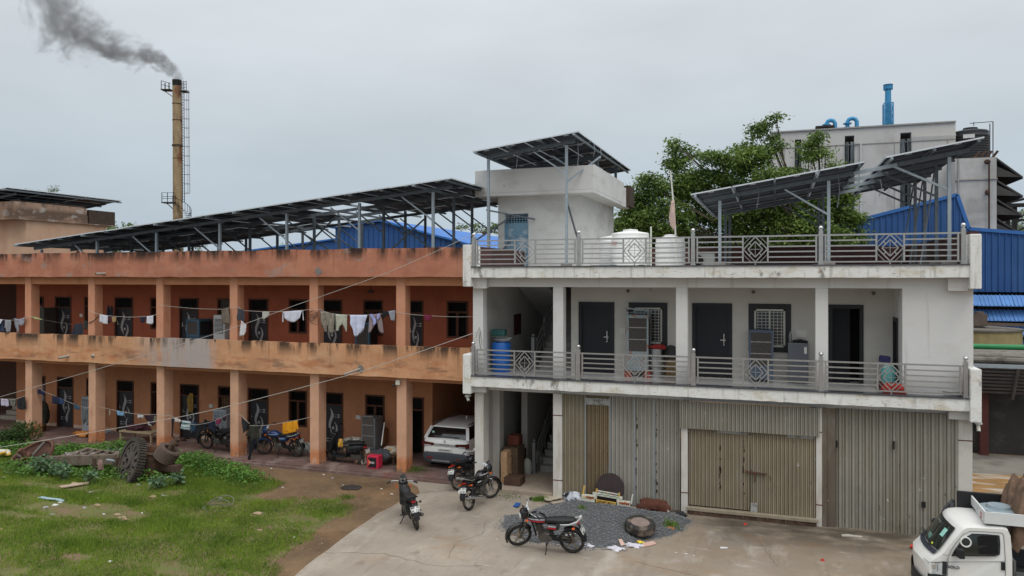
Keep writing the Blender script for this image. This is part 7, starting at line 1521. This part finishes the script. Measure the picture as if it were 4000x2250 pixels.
for k,(pts,w) in enumerate((([(-10.0,20.35),(-9.6,20.6),(-9.2,20.9),(-8.7,21.3)],.018),([(-9.9,15.2),(-8.6,15.6),(-7.2,15.3),(-5.9,15.7)],.01),([(-7.2,18.6),(-6.9,17.6),(-7.3,16.8),(-7.0,15.6)],.009),([(-3,17.0),(-1.4,16.6),(.3,16.9),(2.2,16.5)],.01),([(-.5,19.8),(-.2,18.6),(.1,17.6)],.009),([(-5.5,14.6),(-3.6,14.9),(-1.6,14.5),(.5,14.8)],.012))):
    b=MB();Q=[]
    for (x0_,y0_),(x1_,y1_) in zip(pts[:-1],pts[1:]):
        for i in range(6): t=i/6;Q.append((x0_+(x1_-x0_)*t+rnd.uniform(-.04,.04),y0_+(y1_-y0_)*t+rnd.uniform(-.05,.05)))
    for p,q in zip(Q[:-1],Q[1:]): b.bar((p[0],p[1],.0135),(q[0],q[1],.0135),w*rnd.uniform(.5,1.3),.002)
    tag(b.build('concrete_crack',M('crack_dirt',(84,76,64),.95)),kind='structure')
# litter and slabs
G2=lambda px,py:hz_(px,py)
def flat(name,label,cat,pts,col,th=.02,z=.02,group=None,rough=.8,tilt=0):
    P=[hz_(*p) for p in pts];b=MB();n=len(P);b.add([(p.x,p.y,p.z+z+tilt*i/n) for i,p in enumerate(P)]+[(p.x,p.y,p.z+z+th+tilt*i/n) for i,p in enumerate(P)],[tuple(range(n)),tuple(range(2*n-1,n-1,-1))]+[(i,(i+1)%n,n+(i+1)%n,n+i) for i in range(n)])
    return tag(b.build(name,M('flat_%d_%d_%d'%col,col,rough,var=.12,sc=8)),label,cat,group)
flat('stone_slab','pink stone slab lying on the right front edge of the gravel','slab',[(2506,2128),(2552,2118),(2564,2130),(2512,2142)],(196,162,148))
flat('stone_slab','pink stone slab piece lying left of the litter below the spare tyre','slab',[(2415,2112),(2428,2112),(2442,2132),(2426,2137)],(196,164,150))
flat('stone_slab','small orange brown slab piece touching the spare tyre','slab',[(2485,2115),(2505,2116),(2506,2124),(2488,2122)],(190,140,90))
flat('cardboard','flattened pale cardboard by the porch corner pillar','cardboard',[(2122,1940),(2182,1946),(2196,1955),(2146,1968),(2128,1966)],(176,164,144),.02,.04,tilt=.06)
flat('cardboard','long pale board lying below the cardboard at the gravel edge','board',[(2150,1970),(2222,1958),(2228,1963),(2160,1978)],(170,156,140),.02,.05)
flat('blue_packet','crumpled blue packet lying on the concrete before the porch','packet',[(2004,1982),(2016,1970),(2034,1974),(2024,1988)],(40,84,150),.03,.012,tilt=.05)
flat('pale_paper','white card lying on the yard before the centre shutters','paper',[(2813,2140),(2842,2141),(2842,2146),(2814,2146)],(206,206,204),.006)
flat('broken_strip','broken pale strip lying in two pieces before the right shutters','strip',[(3286,2094),(3312,2092),(3335,2096),(3370,2100),(3366,2104),(3330,2101),(3290,2099)],(176,172,160),.02)
flat('tile_chips','three pinkish tile chips lying on the earth at the veranda edge','tiles',[(1202,1830),(1215,1822),(1245,1824),(1240,1832),(1222,1833)],(186,140,126),.03)
flat('metal_sheet_scrap','torn grey sheet propped under the centre shutter leaf','sheet',[(3025,2015),(3095,2020),(3097,2025),(3040,2020)],(190,190,190),.01,.14)
lump('carrier_bags','white and blue carrier bags of rubbish at the foot of the tan shutter','bags',(hz_(2250,1965).x,20.55,.10),(.22,.14,.2),M('rubbish_bags',(186,190,196),.5,var=.3,sc=9,layers=[((36,34,36),6,.5,.54,1),((60,110,150),7,.6,.63,1)]),51,amp=.3)
lump('brown_sacking','rusty brown sacking bundle with white edging at the foot of the grey shutter','sacking',(hz_(2555,2000).x,20.7,.05),(.42,.18,.22),M('rust_sacking',(84,50,38),.95,var=.3,sc=8,layers=[((200,196,190),3,.63,.66,.9)]),52,amp=.2)
lump('black_bag','small black bag in front of the centre pillar','bag',(hz_(2660,2015).x,20.6,.02),(.13,.1,.09),blackm,53)
lump('dark_rags','dark rags and stones between the brown sacking and the black bag','rags',(hz_(2615,2012).x,20.65,.02),(.3,.12,.07),M('dark_rags',(64,54,44),.95,var=.5,sc=10),54,amp=.3)
lump('crumpled_paper','crumpled white and lilac papers in front of the gravel below the tyre','paper',(*hz_(2475,2136)[:2],.0),(.2,.1,.05),M('crumpled_paper',(200,196,204),.8,var=.2,sc=12),55,amp=.35)
lump('crumpled_paper','crumpled white wrapper left of the pink slab litter','paper',(*hz_(2405,2148)[:2],.0),(.2,.1,.05),MATS['crumpled_paper'],56,amp=.35)
lump('crumpled_paper','crumpled white wrapper behind the rear wheel of the foreground motorcycle','paper',(*hz_(2292,2137)[:2],.0),(.18,.1,.05),MATS['crumpled_paper'],57,amp=.35)
lump('yellow_wrapper','small yellow wrapper beside the tyre litter','wrapper',(*hz_(2502,2126)[:2],.03),(.08,.05,.03),M('yellow_wrap',(214,196,60),.6),58)
for i,(px,py,l) in enumerate(((3561,2142,'small red and white paper cup near the truck'),(2912,2047,'tiny red wrapper below the centre shutter'),(3212,2187,'tiny red and white wrapper before the truck'))): tag(MB().lathe([(.03,0),(.045,.08),(.01,.08)],10,Matrix.Translation(gnd(px,py,.015))@Matrix.Rotation(R(80 if i else 20),4,'X')).build('paper_cup',M('red_cup',(190,60,50),.6)),l,'litter')
lump('brick_piece','orange brown half brick in the weeds at the right end of the gravel','brick',(*hz_(2618,2062)[:2],.05),(.11,.06,.05),M('orange_brick',(170,104,74),.9),59,amp=.05)
# drain cover and tangle
p=gnd(1372,1906);o=MB();o.prism([(p.x+.34*math.cos(a)*rnd.uniform(.85,1.1),p.y+.3*math.sin(a)*rnd.uniform(.85,1.1)) for a in np.arange(0,6.28,.4)],.005,.02,'z');tag(o.build('drain_patch',M('black_patch',(54,48,44),.9,var=.3,sc=6)),'black scorched drain patch in the bare earth','drain')
q=random.Random(11);sc_w=M('litter_white',(196,196,190),.7,var=.15,sc=14);sc_t=M('litter_tan',(160,138,112),.85,var=.2,sc=9);sc_g=M('litter_grey',(150,150,146),.8,var=.2,sc=9)
LG='scraps of litter on the grass and earth'
for (px,py,s,m) in ((355,1925,.1,sc_g),(385,1950,.13,sc_w),(380,1975,.12,sc_t),(330,1985,.09,sc_g),(405,2010,.07,sc_w),(430,2195,.08,sc_w),(555,2005,.06,sc_w),(460,2012,.12,sc_t),(480,2030,.2,sc_t),(205,2012,.1,sc_g),(165,2035,.08,sc_g),(215,1975,.12,sc_w),(235,1965,.1,sc_w),(180,1985,.12,sc_g),(30,1848,.1,sc_w),(20,1865,.08,sc_w),(70,1848,.09,sc_w),(1010,2010,.17,sc_t),(1150,2100,.07,sc_w),(1015,2075,.12,sc_t),(912,1895,.07,sc_w),(600,1945,.16,sc_t),(640,1938,.1,sc_w),(655,1940,.08,sc_w),(1530,1930,.06,sc_w),(1515,1862,.08,sc_g),(1495,1930,.05,sc_t),(1300,1868,.07,sc_g),(1265,1855,.06,sc_w),(1340,1895,.04,sc_w),(1060,1830,.05,sc_w),(1105,1905,.05,sc_w),(860,1950,.12,sc_g),(5,2070,.09,sc_t),(540,1895,.1,sc_g),(250,1905,.14,sc_t),(290,1895,.2,sc_t),(180,1905,.08,sc_g),(340,1897,.06,sc_t),(1490,1910,.05,sc_w),(2300,2170,.03,sc_g),(2640,2160,.05,sc_w),(2680,2165,.06,sc_w),(2710,2172,.05,sc_w),(1940,2108,.05,sc_w),(1915,2095,.03,sc_g)):
    p=gnd(px,py);o=lump('litter_scrap','small pale scrap of litter lying on the ground','litter',(p.x,p.y,-.005),(s*.75,s*.45,s*.3),m,int(px),10,6,.35,group=LG)
flat('long_plank','long pale broken plank lying in the grass below the wooden frame','plank',[(232,1908),(335,1892),(350,1888),(345,1897),(240,1914)],(176,156,136),.03,.05)
lump('burlap_strip','pale blue cloth strip trailing over the grass','cloth',(*gnd(200,1955)[:2],.03),(.45,.06,.03),M('pale_blue_strip',(150,172,180),.8),61,amp=.3)
b=MB()
for k in range(3): b.torus(.28+.05*k,.014,Matrix.Translation(gnd(835,1985)+Vector((.05*k,.06*k,.03+.03*k)))@Matrix.Rotation(R(10*k),4,'X'),24,6,0,5.0-k)
tag(b.build('hose_coil',M('grey_hose',(104,104,92),.8)),'grey hose coil lying in the grass','hose')
# ================================================================ old machinery in the weeds
ri=rust
T=thing('iron_gear','huge toothed iron gear wheel leaning in the weeds','gear wheel',gnd(485,1891));nrm=Vector((-.42,-.86,.30)).normalized();c=at(512,1806,18.75)
mt=Matrix.Translation(c)@nrm.to_track_quat('Z','Y').to_matrix().to_4x4()
b=MB();b.lathe([(.66,-.13),(.76,-.13),(.76,.10),(.66,.10),(.66,-.13)],48,mt)
for i in range(56): a=2*math.pi*i/56;b.box(.755,.80,-.022,.022,-.13,.10,mt@Matrix.Rotation(a,4,'Z'))
b.build('toothed_rim',M('dark_iron',(66,60,54),.85,var=.3,sc=6,bump=.3,layers=[((104,76,56),5,.55,.66,.7)]),T)
b=MB();b.lathe([(.12,-.12),(.12,.14),(.2,.12),(.2,-.10),(.12,-.12)],20,mt)
for i in range(12):
    a=2*math.pi*i/12;b.prism([(.19*math.cos(a-.16),.19*math.sin(a-.16)),(.67*math.cos(a-.15),.67*math.sin(a-.15)),(.67*math.cos(a+.15),.67*math.sin(a+.15)),(.19*math.cos(a+.16),.19*math.sin(a+.16))],-.02,.05,'z',mt)
b.lathe([(.56,-.03),(.67,-.03),(.67,.06),(.56,.06),(.56,-.03)],40,mt);b.lathe([(.19,-.03),(.33,-.03),(.33,.06),(.19,.06),(.19,-.03)],30,mt);b.build('web',M('web_iron',(82,74,68),.85,var=.25,sc=5,bump=.3),T)
T=thing('iron_drum','rusty iron drum casing with a grooved belt pulley lying behind the big gear','machine part',gnd(640,1850));n2=Vector((.45,.15,.62)).normalized();c2=at(600,1790,19.3)
mt=Matrix.Translation(c2)@n2.to_track_quat('Z','Y').to_matrix().to_4x4();b=MB();b.lathe([(.42,-.75),(.46,.20),(.50,.24),(.46,.28),(.38,.28),(.34,.1),(.34,-.5)],30,mt@Matrix.Rotation(R(-28),4,'X'));b.build('casing',ri,T,smooth=True)
c3=at(650,1776,19.2);mt=Matrix.Translation(c3)@Vector((.5,.2,.8)).to_track_quat('Z','Y').to_matrix().to_4x4();pr=[(.16,-.2)]
for i in range(8): pr+=[(.36,-.16+.05*i),(.36,-.135+.05*i),(.31,-.12+.05*i)]
pr+=[(.34,.24),(.2,.24),(.18,.1),(.08,.1)];b=MB();b.lathe(pr,30,mt);b.build('pulley',M('pulley_brown',(96,82,72),.85,var=.2,sc=6),T,smooth=True)
MB().cyl(mt@Vector((0,0,-.3)),mt@Vector((0,0,.62)),.085,n=14).cyl(mt@Vector((0,0,.40)),mt@Vector((0,0,.52)),.15,n=14).build('shaft',ri,T,smooth=True)
MB().bar(at(700,1830,19.1),at(600,1820,19.4),.25,.2).build('base_casting',ri,T)
T=thing('iron_flywheel','large rusty spoked flywheel ring half sunk in weeds at the left edge','flywheel',gnd(112,1825));c=at(112,1795,18.9);mt=Matrix.Translation(c)@Matrix.Rotation(R(36),4,'X')@Matrix.Rotation(R(-6),4,'Y')
fr_=M('flywheel_rust',(96,66,54),.85,var=.2,sc=4,bump=.3)
b=MB();b.lathe([(.80,-.04),(.87,-.05),(.87,.05),(.80,.04),(.80,-.04)],50,mt);b.build('rim',fr_,T,smooth=True)
b=MB()
for a in (.4,1.65,2.9,4.15,5.4): b.bar(mt@Vector((.1*math.cos(a),.1*math.sin(a),0)),mt@Vector((.82*math.cos(a),.82*math.sin(a),0)),.09,.05)
b.build('spoke',M('spoke_grey',(92,84,78),.85,var=.2),T)
b=MB();b.lathe([(.05,.5),(.09,.49),(.09,.2),(.17,.19),(.17,.02),(.1,-.1)],20,mt);b.build('hub',fr_,T,smooth=True)
T=thing('scrap_machinery','weathered wooden and iron machine frame with rubbish heaped on it','frame',gnd(320,1830))
wf=M('old_frame_wood',(110,98,86),.9,var=.25,sc=5,layers=[((84,60,46),4,.55,.65,.7)]);A0,A1,B0,B1=at(192,1800,18.7),at(455,1793,19.0),at(330,1760,20.0),at(458,1778,20.1)
for p,q,w,h in ((A0,A1,.14,.3),(B0,B1,.12,.2),(A0,B0,.12,.12),(A1,B1,.14,.3),(A0.lerp(A1,.5),B0.lerp(B1,.5),.1,.15),(A0-Vector((0,0,.12)),A0.lerp(A1,.35)-Vector((0,.05,.16)),.06,.08)): MB().bar(p,q,w,h).build('beam',wf,T)
for p in (A0,A1,A0.lerp(A1,.7)): MB().bar(p+Vector((0,0,.05)),p-Vector((0,0,.45)),.16).build('beam',ri,T)
for i in range(10):
    t=i/9;MB().bar(A0.lerp(A1,.25+.7*t)+Vector((0,0,.14)),B0.lerp(B1,t)+Vector((0,0,.1)),.07,.02).build('slat',wf,T) if i%2 else None
lump('frame_rubbish','grey and white rubbish heaped on the wooden machine frame','rubbish',A0.lerp(B1,.5)+Vector((0,0,.02)),(.75,.3,.1),M('frame_rubbish',(120,112,106),.9,var=.5,sc=9,layers=[((190,188,186),7,.58,.62,.9),((84,70,60),5,.5,.56,.8)]),71,amp=.35)
lump('hanging_rag','pink grey rag hanging from the front beam of the machine frame','rag',at(392,1822,18.6)-Vector((0,0,.1)),(.1,.05,.2),M('pink_rag',(140,112,104),.9,var=.2,sc=9),72)
tag(MB().cyl(at(418,1796,18.6),at(446,1800,18.5),.035).build('steel_rod',galv),'short shiny rod end poking out of the machine frame','rod')
lump('white_bag','yellow and white bag at the left edge above the flywheel','bag',at(15,1765,19.5)-Vector((0,0,.1)),(.3,.15,.12),M('yellow_white_bag',(196,196,190),.7,var=.2,sc=6,layers=[((200,160,50),4,.5,.55,1)]),73)
# ================================================================ grass and weeds
GP=np.array([tuple(gnd(a,c))[:2] for a,c in ((-700,1640),(0,1650),(110,1665),(330,1718),(500,1755),(640,1790),(760,1796),(850,1800),(930,1822),(1010,1855),(1103,1893),(1060,1925),(1000,1940),(1080,1950),(1170,1932),(1343,1944),(1400,2000),(1300,2045),(1210,2120),(1120,2195),(1040,2290),(960,2400),(-900,2400))])
BP=[(gnd(400,1998),1.5,.62),(gnd(250,1988),1.2,.5),(gnd(515,2015),.7,.35),(gnd(880,1975),.7,.22),(gnd(1010,2010),.25,.2),(gnd(250,1905),1.5,.25),(gnd(60,2010),1.0,.2),(gnd(1180,2030),.5,.25),(gnd(700,2230),.5,.25),(gnd(320,2180),.4,.2),(gnd(1290,2070),.6,.4),(gnd(1210,2200),.4,.3),(gnd(30,2240),.4,.3)]
def gden(x,y):
    d=edged(GP,x,y)+.9*(fb(x,y,1.3,3)-.5);k=np.clip(d/.5,0,1)
    for c,rx,ry in BP: q=np.hypot((x-c.x)/rx,(y-c.y)/ry)+1.5*(fb(x,y,2.6,7)-.5);k=k*np.clip((q-.8)/.45,0.07,1)
    g=fb(x,y,.9,11);return k*np.clip(.45+1.5*(g-.3),.15,1)
def blades(name,n,x0,x1,y0,y1,den,hmin,hmax,w,mat,hz=None,tall=None):
    x=npr.uniform(x0,x1,n);y=y0+(y1-y0)*npr.uniform(0,1,n);keep=npr.rand(n)<den(x,y);x=x[keep];y=y[keep];m=len(x)
    h=npr.uniform(hmin,hmax,m)*(.5+1.1*fb(x,y,1.1,21))
    if tall is not None: h*=tall(x,y)
    z=np.zeros(m) if hz is None else hz(x,y);a=npr.uniform(0,6.28,m);ln=npr.uniform(0,.6,m)*h;b_=npr.uniform(0,6.28,m);dx,dy=np.cos(a)*w/2,np.sin(a)*w/2
    P=np.stack([np.stack([x-dx,y-dy,z],1),np.stack([x+dx,y+dy,z],1),np.stack([x+np.cos(b_)*ln,y+np.sin(b_)*ln,z+h],1)],1)
    return quads(name,P,mat,nv=3)
grm=foliage('grass_blades',(76,104,34),(142,164,62),.9,.7);grm2=foliage('tall_grass_blades',(62,92,34),(124,150,60),.9,.7)
TC=[(gnd(620,2060),2.2,.9),(gnd(430,1960),1.8,.5),(gnd(850,1900),1.8,.9),(gnd(750,1960),2.0,.6),(gnd(1000,1880),1.2,.5),(gnd(300,2130),1.2,.5),(gnd(700,1850),1.5,.8),(gnd(200,1930),2.5,.4)]
def tall(x,y):
    t=np.ones_like(x)
    for c,rx,ry in TC: t+=1.3*np.clip(1-np.hypot((x-c.x)/rx,(y-c.y)/ry),0,1)
    return t
xy=(-29,-8.8,10.5,22)
tag(blades('grass',480000,*xy,gden,.035,.09,.016,grm,tall=tall),kind='stuff')
def tden(x,y):
    k=np.clip((tall(x,y)-1.25)/.9,0,1)+.5*np.clip((fb(x,y,.8,31)-.62)/.1,0,1);return k*gden(x,y)
tag(blades('tall_grass',60000,*xy,tden,.12,.26,.02,grm2),kind='stuff')
def weedden(x,y):
    k=np.zeros_like(x)
    for a,c,rx,ry in ((200,1840,2.2,.7),(90,1760,1.6,.6),(400,1850,1.6,.6),(480,1770,1.8,.5),(720,1800,1.6,.5),(780,1830,1.6,.8),(860,1850,1.2,.5),(950,1880,.9,.35),(60,1690,1.2,.5),(300,1780,2.0,.9),(560,1880,.8,.3)):
        p=gnd(a,c);k=np.maximum(k,np.clip(1.3-np.hypot((x-p.x)/rx,(y-p.y)/ry)-1.0*(fb(x,y,2.,5)-.5),0,1))
    return k*(edged(GP,x,y)>-.25)
n=70000;x=npr.uniform(-29,-12,n);y=npr.uniform(17,22,n);k=weedden(x,y);kp=npr.rand(n)<k*.95;x,y,k=x[kp],y[kp],k[kp]
z=npr.uniform(.0,1,len(x))**.7*(.06+.62*k*fb(x,y,1.7,13)**1.1)
tag(quads('weeds',leaves(np.stack([x,y,z+.02],1),.085,.7,.35),foliage('weed_leaves',(50,88,36),(120,160,72),1.6)),kind='stuff')
def plant(name,label,px,py,Y,r,h,n,size,mat,zb=0,cat='plant',asp=.6):
    p=at(px,py,Y);T=thing(name,label,cat,(p.x,Y,zb));u=npr.normal(0,1,(n,3));u/=np.linalg.norm(u,axis=1)[:,None];rr=npr.uniform(.3,1,n)[:,None]
    c=np.array([p.x,Y,zb+h*.55])+u*rr*np.array([r,r,h*.45]);quads('foliage',leaves(c,size,asp,.5),mat,T,org=(p.x,Y,zb));b=MB()
    for i in range(6): a=i*1.05;b.tube([(p.x,Y,zb),(p.x+r*.5*math.cos(a),Y+r*.5*math.sin(a),zb+h*.7)],.008,5)
    b.build('stem',bark,T);return T
mk=foliage('milkweed_leaves',(66,98,66),(122,148,112),2.);dkl=foliage('bush_leaves',(34,58,28),(70,98,44),2.)
for (px,py,Y,r,h,n,l) in ((162,1772,18.2,.38,.75,150,'grey green broad leaved milkweed in front of the flywheel hub'),(245,1830,17.9,.35,.7,140,'grey green milkweed before the left end of the machine frame'),(225,1800,18.2,.3,.55,90,'milkweed plant growing through the left end of the machine frame'),(615,1842,18.1,.3,.5,90,'broad leaved weed at the foot of the iron drum'),(430,1758,20.3,.28,.5,80,'milkweed plant between the machine frame and the second column'),(695,1800,18.6,.3,.5,90,'leafy weed right of the iron pulley'),(350,1850,17.9,.3,.5,90,'low milkweed growing before the middle of the machine frame')): plant('milkweed',l,px,py,Y,r,h,n,.15,mk)
plant('bush','dark green bush beside the first ground floor column',90,1700,21.0,.75,1.0,1400,.09,dkl,cat='bush')
plant('bush','low dark bush at the left edge before the veranda',20,1710,20.8,.7,.7,1000,.09,dkl,cat='bush')
for (px,py,r,h,n,l) in ((1610,1850,.5,.28,900,'grass tuft at the foot of the last orange column'),(2095,1955,.22,.12,420,'weeds along the broken porch edge'),(2235,2042,.16,.12,160,'small green weed in the middle of the gravel heap'),(2120,1955,.25,.16,240,'weeds growing beside the cardboard at the gravel edge'),(2465,2060,.16,.16,140,'green weed just left of the spare tyre'),(2625,2055,.24,.16,220,'weeds at the right end of the gravel heap'),(1990,1940,.5,.08,240,'thin weeds before the porch step'),(2140,2045,.05,.08,120,'tiny weed on the left part of the gravel'),(1350,1945,.3,.12,200,'grass tuft at the edge of the bare earth'),(2275,1985,.14,.1,90,'dry yellowish weed on top of the gravel heap')):
    p=hz_(px,py);x=p.x+npr.normal(0,r*.45,n);y=p.y+npr.normal(0,r*.4,n);h_=npr.uniform(.4,1,n)*h;a=npr.uniform(0,6.28,n);b_=npr.uniform(0,6.28,n);z=np.maximum(heap_h(x,y),0) if 1950<px<2700 else np.zeros(n)
    P=np.stack([np.stack([x-np.cos(a)*.008,y-np.sin(a)*.008,z],1),np.stack([x+np.cos(a)*.008,y+np.sin(a)*.008,z],1),np.stack([x+np.cos(b_)*h_*.6,y+np.sin(b_)*h_*.6,z+h_],1)],1)
    tag(quads('weed_tuft',P,grm2,nv=3,org=(p.x,p.y,p.z)),l,'weeds')
# grit on the earth
def ed(n): x=npr.uniform(-20,-9.6,n);y=npr.uniform(15,21.4,n);k=(edged(GP,x,y)<.15)&(x<-9.9);return x[k],y[k]
tag(rocks('grit',5000,ed,.006,.022,M('earth_grit',(128,108,86),.95,var=.35,sc=30,pos=True),lambda x,y:x*0+.004),kind='stuff')
